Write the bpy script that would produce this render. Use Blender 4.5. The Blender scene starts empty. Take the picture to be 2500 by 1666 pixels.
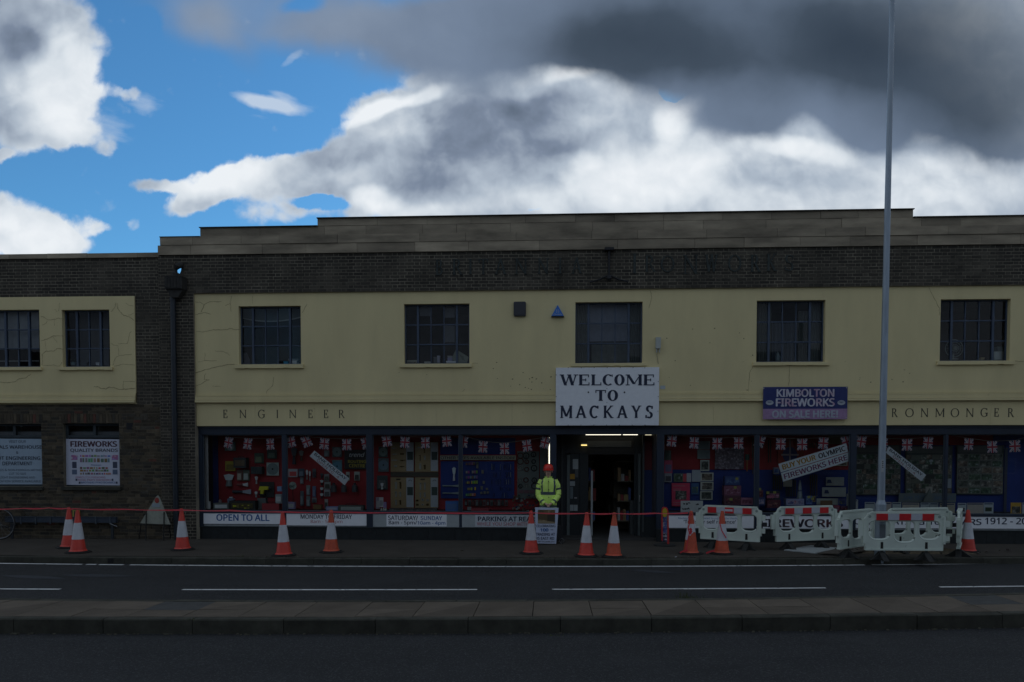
import bpy, math, random
from mathutils import Vector, Matrix, noise as mnoise
random.seed(7)
sc = bpy.context.scene
col = sc.collection

# ---------------------------------------------------------------- camera
F, YAW, PITCH, ROLL, PY = 1800.0, -0.04917, -0.03426, 0.0008, 1177.7
D, H = 16.8, 1.93            # facade stands 16.8 m away; lens 1.93 m above the far pavement
def basis():
    cy, sy, cp, sp, cr, sr = math.cos(YAW), math.sin(YAW), math.cos(PITCH), math.sin(PITCH), math.cos(ROLL), math.sin(ROLL)
    w = Vector((sy*cp, cy*cp, sp)); r = Vector((cy, -sy, 0)); u = r.cross(w)
    return cr*r + sr*u, -sr*r + cr*u, w
CR, CU, CW = basis()
cam_d = bpy.data.cameras.new('camera'); cam = bpy.data.objects.new('camera', cam_d); col.objects.link(cam)
M = Matrix((CR, CU, -CW)).transposed().to_4x4(); M.translation = (0, -D, H)
cam.matrix_world = M
cam_d.sensor_width = 36; cam_d.lens = 36*F/2500; cam_d.shift_y = (PY-833)/2500
cam_d.clip_start = .1; cam_d.clip_end = 3000
sc.camera = cam
CAM = Vector((0, -D, H))

# ---------------------------------------------------------------- light
SUN_EL, SUN_AZ = math.radians(28), math.radians(22)     # behind the building, to the right, behind cloud
w = bpy.data.worlds.new('World'); sc.world = w; w.use_nodes = True
N = w.node_tree.nodes; L = w.node_tree.links; N.clear()
SKY_STRENGTH = .1
def nd(t, **k):
    n = N.new(t)
    for a, b in k.items(): setattr(n, a, b)
    return n
def put(sock, v):
    if hasattr(v, 'is_output') or hasattr(v, 'links'): L.new(v, sock)
    else: sock.default_value = v
def ma(op, a, b=None, c=None, clamp=False):
    n = nd('ShaderNodeMath', operation=op, use_clamp=clamp)
    put(n.inputs[0], a)
    if b is not None: put(n.inputs[1], b)
    if c is not None: put(n.inputs[2], c)
    return n.outputs[0]
def vm(op, a, b=None, out=0):
    n = nd('ShaderNodeVectorMath', operation=op); put(n.inputs[0], a)
    if b is not None: put(n.inputs[3 if op == 'SCALE' else 1], b)
    return n.outputs[out]
def noise_w(vec, scale, detail=5, rough=.55, out=0, dist=0):
    n = nd('ShaderNodeTexNoise'); L.new(vec, n.inputs['Vector']); n.inputs['Scale'].default_value = scale
    n.inputs['Detail'].default_value = detail; n.inputs['Roughness'].default_value = rough; n.inputs['Distortion'].default_value = dist
    return n.outputs[out]
def sstep(v, a, b, lo=0., hi=1.):
    n = nd('ShaderNodeMapRange', interpolation_type='SMOOTHSTEP'); put(n.inputs[0], v)
    for i, x in enumerate((a, b, lo, hi)): n.inputs[i+1].default_value = x
    return n.outputs[0]
tc = nd('ShaderNodeTexCoord'); dirv = vm('NORMALIZE', tc.outputs['Generated'])
sky = nd('ShaderNodeTexSky', sky_type='NISHITA'); sky.sun_disc = False
sky.sun_elevation = SUN_EL; sky.sun_rotation = SUN_AZ; sky.air_density = 1.0; sky.dust_density = .25; sky.ozone_density = 1.6
# a chart of the southern sky: horizontal and vertical tangents about a fixed heading
def dot(v): return vm('DOT_PRODUCT', dirv, tuple(v), 1)
fw = dot(CW)
gx = ma('DIVIDE', dot(CR), ma('MAXIMUM', fw, .2)); gy = ma('DIVIDE', dot(CU), ma('MAXIMUM', fw, .2))
X = ma('MULTIPLY_ADD', gx, F/1000, 1.25); Y = ma('MULTIPLY_ADD', gy, -F/1000, PY/1000)
cmb = nd('ShaderNodeCombineXYZ'); L.new(X, cmb.inputs[0]); L.new(Y, cmb.inputs[1]); P0 = cmb.outputs[0]
def warp(p, scale, amt, detail=4, rough=.6):
    return vm('ADD', p, vm('SCALE', vm('SUBTRACT', noise_w(p, scale, detail, rough, 1), (.5, .5, .5)), amt))
PW = warp(warp(P0, 3.2, .11, 3, .5), 12, .055, 6, .62)
PS = warp(P0, 3.4, .12, 4, .55)
def blobs(p, lst, start):
    acc = start
    for cx, cy, rx, ry, rot, wt in lst:
        m = nd('ShaderNodeMapping', vector_type='TEXTURE'); L.new(p, m.inputs[0])
        m.inputs[1].default_value = (cx*1.0625/1000, cy*1.0625/1000, 0); m.inputs[2].default_value = (0, 0, math.radians(rot))
        m.inputs[3].default_value = (rx*1.0625/1000, ry*1.0625/1000, 1)
        ln = vm('LENGTH', vm('MULTIPLY', m.outputs[0], (1, 1, 0)), None, 1)
        acc = ma('ADD', acc, sstep(ln, .25, 1.0, wt, 0))
    return acc
# crisp cumulus: >0 cloud. chart units are thousandths of the tangent scale
COVER = [(70,120,210,260,0,1.4),(150,240,120,130,0,.7),(250,215,60,30,0,.35),(308,215,46,26,10,.5),(60,320,120,60,0,.6),(190,310,110,44,0,.6),(245,345,40,26,-30,.5),(5,352,34,28,0,.8),
 (540,425,210,62,-12,1.15),(362,420,100,32,-4,.9),(440,470,120,46,-12,.85),(650,475,120,56,-8,.55),(690,370,110,40,-10,.5),
 (760,390,170,90,-20,.8),(900,400,250,190,0,1.1),(860,270,110,60,-25,.6),(1200,330,420,300,0,1.4),(1150,210,330,120,-8,.9),(1500,350,600,330,0,1.6),(1900,330,700,330,0,1.8),(2300,350,500,350,0,1.6),(2150,60,560,220,0,1.6),(1500,60,400,160,0,.8),
 (40,530,180,100,20,1.2),(120,560,110,70,0,.8),(215,530,44,26,0,.5),(290,512,30,24,0,.5),
 (1560,215,60,42,0,-3.2),(735,458,70,24,5,-1.3),(1245,490,50,14,0,-1.0),(1600,490,60,10,0,-1.0)]
cov_in = blobs(PW, COVER, -.30)
n_big = noise_w(P0, 6.0, 7, .58)
cov_in = ma('ADD', cov_in, ma('MULTIPLY', ma('SUBTRACT', n_big, .5), 1.1))
def billow(vec, scale):
    v = nd('ShaderNodeTexVoronoi', feature='F1'); L.new(vec, v.inputs['Vector']); v.inputs['Scale'].default_value = scale
    v.inputs['Detail'].default_value = 1.5; v.inputs['Roughness'].default_value = .5; v.inputs['Lacunarity'].default_value = 2.3
    try: v.normalize = True
    except Exception: pass
    return v.outputs['Distance']
PB = warp(P0, 7.0, .05, 3, .5)
cov_in = ma('ADD', cov_in, ma('MULTIPLY', ma('SUBTRACT', .30, billow(PB, 19)), 1.0))
# beyond the charted part the sky goes on as broken cumulus
dn = noise_w(dirv, 2.3, 7, .58)
cov_out = ma('MULTIPLY_ADD', ma('SUBTRACT', dn, .37), 3.2, .2)
wt_in = sstep(fw, .62, .80)
def mixf(f, a, b):
    n = nd('ShaderNodeMix', data_type='FLOAT'); put(n.inputs[0], f); put(n.inputs[2], a); put(n.inputs[3], b); return n.outputs[0]
cover = sstep(mixf(wt_in, cov_out, cov_in), -.14, .46)
# thin high wisps
wz = nd('ShaderNodeMapping', vector_type='TEXTURE'); L.new(P0, wz.inputs[0]); wz.inputs[2].default_value = (0, 0, math.radians(13)); wz.inputs[3].default_value = (3.2, .8, 1)
wisp = blobs(warp(P0, 8, .035, 4, .6), [(622,242,120,24,13,1.3),(655,225,50,14,20,.5),(672,135,40,14,-35,.5),(330,235,40,36,60,.4),(430,360,260,30,-6,.25),(240,300,60,50,0,.4)], -.05)
wisp = ma('MULTIPLY', ma('MAXIMUM', ma('ADD', wisp, ma('MULTIPLY', ma('SUBTRACT', noise_w(wz.outputs[0], 22, 6, .6), .5), 1.2)), 0, clamp=True), sstep(blobs(P0, [(622,242,150,50,13,1),(672,135,60,30,-35,1),(330,235,60,50,0,1),(240,300,90,70,0,1)], 0), .05, .5))
wisp = ma('MULTIPLY', wisp, .75, clamp=True)
# brightness of the cloud itself: 0 slate, 1 white
BRIGHT = [(150,200,160,200,0,.26),(45,100,90,80,30,-.34),(20,290,120,90,0,-.12),(60,560,230,140,0,.30),(215,520,80,60,0,.05),
 (500,420,230,60,-12,.26),(620,480,120,50,0,.02),(870,245,115,26,-22,.42),(980,215,80,20,-14,.25),(1330,155,110,30,-14,.34),(1230,185,140,44,-10,.16),(1700,205,110,24,8,.26),(855,455,80,36,0,.30),(1330,375,60,40,0,.2),
 (1100,360,340,120,-4,-.20),(1060,430,260,50,0,-.08),(820,330,120,60,-20,-.08),(900,480,200,30,0,.08),(1160,225,300,100,-8,-.26),
 (1550,285,90,60,-60,.34),(1520,400,280,100,-16,.15),(1850,350,160,30,10,.26),(2150,300,110,50,0,.30),(1700,440,900,130,0,.12),(1750,395,160,60,0,-.12),(2000,420,200,60,0,-.06)]
PR = warp(P0, 5.0, .10, 4, .5)
br_in = ma('ADD', blobs(PS, BRIGHT, .67), ma('MULTIPLY', ma('SUBTRACT', noise_w(PS, 3.6, 5, .52), .5), .50))
br_in = ma('ADD', br_in, ma('MULTIPLY', ma('SUBTRACT', noise_w(vm('ADD', PR, (.012, -.030, 0)), 7.0, 4, .5), noise_w(PR, 7.0, 4, .5)), -.6))
br_out = ma('MULTIPLY_ADD', ma('SUBTRACT', noise_w(vm('ADD', dirv, (3, 1, 2)), 1.9, 7, .6), .5), 1.5, .50)
bright = ma('ADD', mixf(wt_in, br_out, br_in), sstep(mixf(wt_in, cov_out, cov_in), .05, .6, .08, 0), clamp=True)
def ramp(v, pts):
    r = nd('ShaderNodeValToRGB'); L.new(v, r.inputs[0]); e = r.color_ramp.elements
    e[0].position = pts[0][0]; e[0].color = (*pts[0][1], 1); e[1].position = pts[-1][0]; e[1].color = (*pts[-1][1], 1)
    for p_, c_ in pts[1:-1]: q = e.new(p_); q.color = (*c_, 1)
    return r.outputs[0]
CRMP = [(0, (.030,.047,.072)), (.18, (.075,.105,.15)), (.42, (.20,.25,.34)), (.62, (.42,.49,.58)), (.82, (.68,.74,.80)), (1, (.84,.88,.92))]
# the soft slate deck that lies over the right half, thin and bluish towards the left
DECK = [(620,20,420,130,3,.46),(470,60,130,100,0,.26),(560,120,90,60,30,.22),(760,60,200,110,0,.26),(1060,110,400,150,0,.85),(1350,40,500,170,0,.8),(1800,110,700,200,4,1.3),(2250,150,520,300,10,1.7),(1720,262,170,80,0,.85),(1990,295,140,80,30,.8),(2330,330,150,70,0,.5),(2300,60,600,200,0,.8),(2360,0,300,160,0,.9),(330,60,50,60,0,-.5),(700,0,60,30,0,-.5)]
deck_f = ma('ADD', blobs(warp(warp(P0, 2.6, .14, 3, .5), 9, .04, 4, .6), DECK, -.02), ma('MULTIPLY', ma('SUBTRACT', noise_w(P0, 3.4, 6, .52), .5), .45))
deck_a = ma('MULTIPLY', sstep(deck_f, .0, .78), wt_in)
deck_b = ma('ADD', blobs(PS, [(1700,80,700,200,3,-.17),(2250,150,600,300,8,-.24),(1450,120,340,140,0,-.14),(1720,262,190,90,0,-.06),(620,40,500,160,0,.08)], .44), ma('MULTIPLY', ma('SUBTRACT', noise_w(PS, 3.2, 6, .52), .5), .20), clamp=True)
def mixc(f, a, b):
    n = nd('ShaderNodeMix', data_type='RGBA'); put(n.inputs[0], f); L.new(a, n.inputs[6]); L.new(b, n.inputs[7]); return n.outputs[2]
def up(c): return vm('SCALE', c, 1/SKY_STRENGTH)
blue = vm('MULTIPLY', sky.outputs[0], (.42, .88, 1.16))
whitec = nd('ShaderNodeRGB'); whitec.outputs[0].default_value = (.62, .70, .80, 1)
skyc = mixc(ma('MULTIPLY', wisp, wt_in), blue, up(whitec.outputs[0]))
skyc = mixc(cover, skyc, up(ramp(bright, CRMP)))
skyc = mixc(deck_a, skyc, up(ramp(deck_b, [(0, (.026,.040,.062)), (.2, (.055,.078,.112)), (.45, (.17,.225,.32)), (.7, (.34,.42,.54))])))
bg = nd('ShaderNodeBackground'); bg.inputs[1].default_value = SKY_STRENGTH; L.new(skyc, bg.inputs[0])
wo = nd('ShaderNodeOutputWorld'); L.new(bg.outputs[0], wo.inputs[0])
w.cycles.sampling_method = 'MANUAL'; w.cycles.sample_map_resolution = 512

sl = bpy.data.lights.new('sun', 'SUN'); sl.energy = .5; sl.angle = math.radians(18); sl.color = (1, .95, .88)
so = bpy.data.objects.new('sun', sl); col.objects.link(so)
sd = Vector((math.sin(SUN_AZ)*math.cos(SUN_EL), math.cos(SUN_AZ)*math.cos(SUN_EL), math.sin(SUN_EL)))
so.rotation_euler = sd.to_track_quat('Z', 'Y').to_euler(); so.location = (0, 20, 40)
vs = sc.view_settings; vs.view_transform = 'Standard'; vs.look = 'None'; vs.exposure = 0; vs.gamma = 1; vs.use_curve_mapping = False

# ---------------------------------------------------------------- helpers
def ray(x, y): return CW*F + CR*(x-1250) - CU*(y-PY)
def at(x, y, Yp=0.):                      # photograph pixel -> point on the plane Y = Yp
    d = ray(x, y); t = (Yp - CAM.y)/d.y; return CAM + d*t
def gr(x, y, z=0.):                       # -> point on the plane Z = z
    d = ray(x, y); t = (z - CAM.z)/d.z; return CAM + d*t
def rc(x0, y0, x1, y1, Yp):               # px rectangle -> X0, X1, Z0, Z1 on plane
    xm, ym = (x0+x1)/2, (y0+y1)/2
    return at(x0, ym, Yp).x, at(x1, ym, Yp).x, at(xm, y1, Yp).z, at(xm, y0, Yp).z
def zm(ox, oy, s): return lambda *v: [ (ox if i % 2 == 0 else oy) + a/s for i, a in enumerate(v)]
ZA = zm(450, 1030, 4.706); ZB = zm(880, 1030, 4.706); ZC = zm(1280, 1030, 4.7075); ZD = zm(1580, 1030, 4.706); ZE = zm(2000, 1030, 4.706)

ORG = {}
def link(o, parent=None, org=None):
    col.objects.link(o)
    if parent is not None: o.parent = parent
    ORG[o.name] = Vector(org) if org is not None else (ORG[parent.name] if parent is not None else Vector((0, 0, 0)))
    return o
def tag(o, label=None, cat=None, group=None, kind=None):
    for k, v in (('label', label), ('category', cat), ('group', group), ('kind', kind)):
        if v: o[k] = v
    return o
def thing(name, label, cat, loc=(0, 0, 0), group=None, rz=0):
    o = bpy.data.objects.new(name, None); o.empty_display_size = .1; o.location = loc; o.rotation_euler = (0, 0, rz)
    link(o, None, loc); return tag(o, label, cat, group)
class MB:
    def __init__(s): s.v, s.f, s.m = [], [], []
    def poly(s, pts, m=0):
        b = len(s.v); s.v += [tuple(p) for p in pts]; s.f.append(tuple(range(b, b+len(pts)))); s.m.append(m)
    def box(s, x0, y0, z0, x1, y1, z1, m=0, back=True):
        b = len(s.v); s.v += [(x0,y0,z0),(x1,y0,z0),(x1,y1,z0),(x0,y1,z0),(x0,y0,z1),(x1,y0,z1),(x1,y1,z1),(x0,y1,z1)]
        fs = [(0,1,5,4),(1,2,6,5),(3,0,4,7),(4,5,6,7),(0,3,2,1)] + ([(2,3,7,6)] if back else [])
        for q in fs: s.f.append(tuple(b+i for i in q)); s.m.append(m)
        return s
    def obox(s, c, ax, ay, az, m=0):           # oriented box: centre and three half-axis vectors
        c, ax, ay, az = Vector(c), Vector(ax), Vector(ay), Vector(az); b = len(s.v)
        for k in (-1, 1):
            for i, j in ((-1,-1),(1,-1),(1,1),(-1,1)): s.v.append(tuple(c+i*ax+j*ay+k*az))
        for q in ((0,1,5,4),(1,2,6,5),(2,3,7,6),(3,0,4,7),(4,5,6,7),(0,3,2,1)): s.f.append(tuple(b+i for i in q)); s.m.append(m)
    def prism(s, pts, dy, m=0):                # pts: outline in a plane, dy: extrusion vector
        n = len(pts); b = len(s.v); dy = Vector(dy)
        s.v += [tuple(p) for p in pts] + [tuple(Vector(p)+dy) for p in pts]
        s.f.append(tuple(range(b, b+n))); s.m.append(m); s.f.append(tuple(range(b+2*n-1, b+n-1, -1))); s.m.append(m)
        for i in range(n):
            j = (i+1) % n; s.f.append((b+j, b+i, b+n+i, b+n+j)); s.m.append(m)
    def tube(s, pts, r, n=8, m=0, cap=True):
        pts = [Vector(p) for p in pts]; rs = r if isinstance(r, (list, tuple)) else [r]*len(pts); b = len(s.v)
        for i, p in enumerate(pts):
            t = (pts[min(i+1, len(pts)-1)] - pts[max(i-1, 0)]).normalized()
            a = t.cross(Vector((0, 0, 1)) if abs(t.z) < .9 else Vector((1, 0, 0))).normalized(); c = t.cross(a)
            for k in range(n):
                q = 2*math.pi*k/n; s.v.append(tuple(p + rs[i]*(math.cos(q)*a + math.sin(q)*c)))
        for i in range(len(pts)-1):
            for k in range(n):
                k2 = (k+1) % n; s.f.append((b+i*n+k, b+i*n+k2, b+(i+1)*n+k2, b+(i+1)*n+k)); s.m.append(m)
        if cap:
            s.f.append(tuple(b+k for k in range(n-1, -1, -1))); s.m.append(m)
            s.f.append(tuple(b+(len(pts)-1)*n+k for k in range(n))); s.m.append(m)
    def lathe(s, c, prof, n=24, m=None, axis='z', sx=1, sy=1):
        b = len(s.v)
        for (r, z) in prof:
            for k in range(n):
                q = 2*math.pi*k/n; a_, b_ = r*math.cos(q)*sx, r*math.sin(q)*sy
                s.v.append((c[0]+a_, c[1]+b_, c[2]+z) if axis == 'z' else (c[0]+a_, c[1]+z, c[2]+b_))
        for i in range(len(prof)-1):
            for k in range(n):
                k2 = (k+1) % n; s.f.append((b+i*n+k, b+i*n+k2, b+(i+1)*n+k2, b+(i+1)*n+k)); s.m.append(m[i] if isinstance(m, (list, tuple)) else (m or 0))
        mm = (m[-1] if isinstance(m, (list, tuple)) else (m or 0)); m0 = (m[0] if isinstance(m, (list, tuple)) else (m or 0))
        s.f.append(tuple(b+k for k in range(n-1, -1, -1))); s.m.append(m0)
        s.f.append(tuple(b+(len(prof)-1)*n+k for k in range(n))); s.m.append(mm)
    def mesh(s, name, mats, org=(0, 0, 0), smooth=False):
        o = Vector(org); me = bpy.data.meshes.new(name)
        me.from_pydata([tuple(Vector(v)-o) for v in s.v], [], s.f)
        for m in (mats if isinstance(mats, (list, tuple)) else [mats]): me.materials.append(m)
        me.polygons.foreach_set('material_index', s.m)
        if smooth:
            me.polygons.foreach_set('use_smooth', [True]*len(s.f))
            try: me.set_sharp_from_angle(angle=math.radians(38))
            except Exception: pass
        me.update(); return me
    def build(s, name, mats, parent=None, smooth=False, org=None, kind=None, label=None):
        og = ORG[parent.name] if parent is not None else Vector(org or (0, 0, 0))
        o = bpy.data.objects.new(name, s.mesh(name, mats, og, smooth))
        if parent is None: o.location = og
        link(o, parent, og)
        if kind: o['kind'] = kind
        if label: o['label'] = label
        return o
def lmesh(mb, name, mats, parent=None, smooth=False, label=None):   # built in the parent's own local space
    o = bpy.data.objects.new(name, mb.mesh(name, mats, (0, 0, 0), smooth)); link(o, parent, (0, 0, 0))
    if label: o['label'] = label
    return o
def copy_tree(o, parent=None):
    c = o.copy(); col.objects.link(c); c.parent = parent; ORG[c.name] = ORG.get(o.name, Vector((0, 0, 0)))
    for ch in list(o.children): copy_tree(ch, c)
    return c
# ---- materials
def mat(name, c, rough=.7, var=.15, scale=8, bump=0, metal=0, c2=None, detail=6, island=0, stretch=(1, 1, 1), spec=.5, bscale=None, speck=None, streak=None):
    m = bpy.data.materials.new(name); m.use_nodes = True; n = m.node_tree.nodes; l = m.node_tree.links
    b = n['Principled BSDF']; b.inputs['Roughness'].default_value = rough; b.inputs['Metallic'].default_value = metal
    b.inputs['Specular IOR Level'].default_value = spec
    g = n.new('ShaderNodeNewGeometry'); mp = n.new('ShaderNodeMapping'); l.new(g.outputs['Position'], mp.inputs[0]); mp.inputs[3].default_value = stretch
    t = n.new('ShaderNodeTexNoise'); l.new(mp.outputs[0], t.inputs['Vector']); t.inputs['Scale'].default_value = scale; t.inputs['Detail'].default_value = detail; t.inputs['Roughness'].default_value = .6
    mr = n.new('ShaderNodeMapRange'); l.new(t.outputs[0], mr.inputs[0]); mr.inputs[1].default_value = .3; mr.inputs[2].default_value = .7
    mixn = n.new('ShaderNodeMix'); mixn.data_type = 'RGBA'; l.new(mr.outputs[0], mixn.inputs[0])
    c2 = c2 or tuple(x*(1+var) for x in c); c1 = tuple(x*(1-var) for x in c)
    mixn.inputs[6].default_value = (*c1, 1); mixn.inputs[7].default_value = (*c2, 1)
    out = mixn.outputs[2]
    if streak:
        s2 = n.new('ShaderNodeMapping'); l.new(g.outputs['Position'], s2.inputs[0]); s2.inputs[3].default_value = streak[0]
        v = n.new('ShaderNodeTexNoise'); l.new(s2.outputs[0], v.inputs['Vector']); v.inputs['Scale'].default_value = streak[1]; v.inputs['Detail'].default_value = 5
        m2 = n.new('ShaderNodeMapRange'); l.new(v.outputs[0], m2.inputs[0]); m2.inputs[1].default_value = .48; m2.inputs[2].default_value = .72; m2.inputs[4].default_value = streak[2]
        x2 = n.new('ShaderNodeMix'); x2.data_type = 'RGBA'; l.new(m2.outputs[0], x2.inputs[0]); l.new(out, x2.inputs[6]); x2.inputs[7].default_value = (*streak[3], 1); out = x2.outputs[2]
    if speck:
        v = n.new('ShaderNodeTexNoise'); l.new(g.outputs['Position'], v.inputs['Vector']); v.inputs['Scale'].default_value = speck[0]; v.inputs['Detail'].default_value = 2
        m2 = n.new('ShaderNodeMapRange'); l.new(v.outputs[0], m2.inputs[0]); m2.inputs[1].default_value = speck[1]; m2.inputs[2].default_value = speck[1]+.06; m2.inputs[4].default_value = speck[2]
        x2 = n.new('ShaderNodeMix'); x2.data_type = 'RGBA'; l.new(m2.outputs[0], x2.inputs[0]); l.new(out, x2.inputs[6]); x2.inputs[7].default_value = (*speck[3], 1); out = x2.outputs[2]
    if island:
        oi = n.new('ShaderNodeObjectInfo'); ad = n.new('ShaderNodeMath'); ad.operation = 'ADD'; l.new(oi.outputs['Random'], ad.inputs[0]); l.new(g.outputs['Random Per Island'], ad.inputs[1])
        fr = n.new('ShaderNodeMath'); fr.operation = 'FRACT'; l.new(ad.outputs[0], fr.inputs[0])
        m3 = n.new('ShaderNodeMapRange'); l.new(fr.outputs[0], m3.inputs[0]); m3.inputs[3].default_value = 1-island; m3.inputs[4].default_value = 1+island
        vmn = n.new('ShaderNodeVectorMath'); vmn.operation = 'SCALE'; l.new(out, vmn.inputs[0]); l.new(m3.outputs[0], vmn.inputs[3]); out = vmn.outputs[0]
    l.new(out, b.inputs['Base Color'])
    if bump:
        bp = n.new('ShaderNodeBump'); bp.inputs['Strength'].default_value = bump; bp.inputs['Distance'].default_value = .01
        t2 = n.new('ShaderNodeTexNoise'); l.new(g.outputs['Position'], t2.inputs['Vector']); t2.inputs['Scale'].default_value = bscale or scale*6; t2.inputs['Detail'].default_value = 4
        l.new(t2.outputs[0], bp.inputs['Height']); l.new(bp.outputs[0], b.inputs['Normal'])
    return m
_pc = {}
def pm(c, rough=.55, var=.06, metal=0, name='paint'):          # plain coloured goods
    k = (tuple(c), rough, metal)
    if k not in _pc: _pc[k] = mat(name, c, rough, var, 12, 0, metal)
    return _pc[k]
def printed(name, c, c2, c3, scale=30, t1=.5, t2=.6):            # a printed picture: three inks in patches
    if name.startswith(('photo', 'street', 'firework', 'union', 'flower', 'yellow_f')): c, c2, c3 = [tuple(min(.8, v*1.7) for v in q) for q in (c, c2, c3)]
    m = bpy.data.materials.new(name); m.use_nodes = True; n = m.node_tree.nodes; l = m.node_tree.links; b = n['Principled BSDF']; b.inputs['Roughness'].default_value = .45
    g = n.new('ShaderNodeNewGeometry'); t = n.new('ShaderNodeTexNoise'); l.new(g.outputs['Position'], t.inputs['Vector']); t.inputs['Scale'].default_value = scale; t.inputs['Detail'].default_value = 5; t.inputs['Roughness'].default_value = .65
    r = n.new('ShaderNodeValToRGB'); l.new(t.outputs[0], r.inputs[0]); e = r.color_ramp.elements
    e[0].position = t1-.1; e[0].color = (*c, 1); e[1].position = t2+.06; e[1].color = (*c3, 1); q = e.new((t1+t2)/2); q.color = (*c2, 1)
    l.new(r.outputs[0], b.inputs['Base Color']); return m
def emis(name, c, s):
    m = bpy.data.materials.new(name); m.use_nodes = True; b = m.node_tree.nodes['Principled BSDF']; b.inputs['Base Color'].default_value = (.8, .8, .8, 1)
    b.inputs['Emission Color'].default_value = (*c, 1); b.inputs['Emission Strength'].default_value = s; return m
def glass(name, tint=.95):
    m = bpy.data.materials.new(name); m.use_nodes = True; n = m.node_tree.nodes; l = m.node_tree.links; n.clear()
    tr = n.new('ShaderNodeBsdfTransparent'); tr.inputs[0].default_value = (tint, tint*1.02, tint, 1)
    gl = n.new('ShaderNodeBsdfGlossy'); gl.inputs['Roughness'].default_value = .01
    fr = n.new('ShaderNodeFresnel'); fr.inputs[0].default_value = 1.36
    g = n.new('ShaderNodeNewGeometry'); t = n.new('ShaderNodeTexNoise'); l.new(g.outputs['Position'], t.inputs['Vector']); t.inputs['Scale'].default_value = 1.5
    bp = n.new('ShaderNodeBump'); bp.inputs['Strength'].default_value = .03; l.new(t.outputs[0], bp.inputs['Height']); l.new(bp.outputs[0], gl.inputs['Normal'])
    mxx = n.new('ShaderNodeMixShader'); l.new(fr.outputs[0], mxx.inputs[0]); l.new(tr.outputs[0], mxx.inputs[1]); l.new(gl.outputs[0], mxx.inputs[2])
    o = n.new('ShaderNodeOutputMaterial'); l.new(mxx.outputs[0], o.inputs[0]); return m

CREAM = mat('cream_render', (.70, .59, .315), .8, .07, 1.3, .15, bscale=60, stretch=(1, 1, .35), speck=(9, .73, .25, (.35, .27, .13)), streak=((2.6, 2.6, .4), 1.0, .12, (.44, .35, .17)))
BRICK = mat('dark_brick', (.050, .043, .032), .9, .5, 1.3, .5, island=.35, bscale=120)
BRICK2 = mat('brown_brick', (.075, .058, .036), .9, .4, 4, .5, island=.45, bscale=120)
REDBR = mat('red_brick', (.11, .045, .03), .9, .3, 9, .3)
MORTAR = mat('mortar', (.24, .21, .155), .95, .55, 1.1, .3, bscale=90)
MORTAR2 = mat('mortar_brown', (.15, .13, .09), .95, .3, 3, .3, bscale=90)
STONE = mat('parapet_stone', (.29, .24, .17), .9, .42, 1.6, .3, island=.2, stretch=(.6, 1, 2.5), bscale=70)
STONEJ = mat('stone_joint', (.05, .045, .035), .95, .2, 4)
ASPH = mat('asphalt', (.031, .032, .0325), .85, .14, 1.2, .8, bscale=260, speck=(55, .57, .6, (.085, .086, .088)), streak=((.25, 2.2, 1), 1.0, .35, (.018, .019, .021)), spec=.2)
FOOT = mat('footway_asphalt', (.068, .060, .050), .95, .15, 1.6, .4, bscale=160, speck=(90, .70, .4, (.13, .12, .1)), spec=.1)
GROUND = mat('bare_ground', (.05, .045, .035), .95, .2, 2)
SLAB = mat('paving_slab', (.115, .094, .072), .92, .16, 2.5, .4, island=.16, bscale=120, spec=.15)
KERB = mat('kerb_stone', (.055, .054, .043), .92, .3, 5, .5, island=.12, bscale=90, spec=.15)
DIRT = mat('dirt', (.028, .026, .02), .95, .4, 8, .6)
LINE = mat('road_paint', (.62, .62, .60), .8, .15, 6, 0, speck=(14, .62, .9, (.06, .065, .07)))
NAVY = mat('navy_paint', (.011, .020, .038), .5, .2, 2)
NAVYD = mat('dark_green_tile', (.010, .014, .015), .5, .5, 9)
STEEL = mat('window_steel', (.05, .072, .11), .6, .2, 5)
ROOMD = mat('dim_room', (.05, .05, .055), .9, .3, 2)
GLASS = glass('window_glass')
WHITE = pm((.82, .83, .84), .5, .04, 0, 'white_board')
INK = pm((.012, .020, .05), .6, .05, 0, 'navy_ink'); BLACKM = pm((.012, .012, .014), .6, .1, 0, 'black'); REDINK = pm((.42, .10, .12), .6, .05, 0, 'red_ink')
BLUEINK = pm((.03, .11, .30), .6, .05, 0, 'blue_ink')
REDBACK = mat('red_display_board', (.40, .035, .042), .8, .2, 1.5, .2)
BLUEBACK = mat('blue_display_board', (.022, .05, .24), .8, .2, 1.5, .2)
CONER = mat('cone_red', (.62, .055, .035), .5, .15, 7, speck=(22, .68, .5, (.25, .05, .03)))
CONEO = mat('cone_orange', (.55, .085, .035), .55, .2, 7, speck=(22, .64, .5, (.2, .06, .03)))
CONEW = mat('cone_sleeve', (.55, .56, .58), .4, .10, 7, speck=(30, .69, .6, (.25, .25, .25)))
RUBBER = mat('black_rubber', (.02, .02, .018), .85, .3, 9, .3)
BARR = mat('barrier_plastic', (.60, .67, .58), .5, .08, 3, speck=(16, .68, .35, (.2, .23, .2)))
TAPE = pm((.62,.045,.06), .4, .05, 0, 'red_tape')
GALV = mat('galvanised_steel', (.30, .35, .40), .45, .15, 3, metal=.35, stretch=(3, 3, .5))

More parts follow.
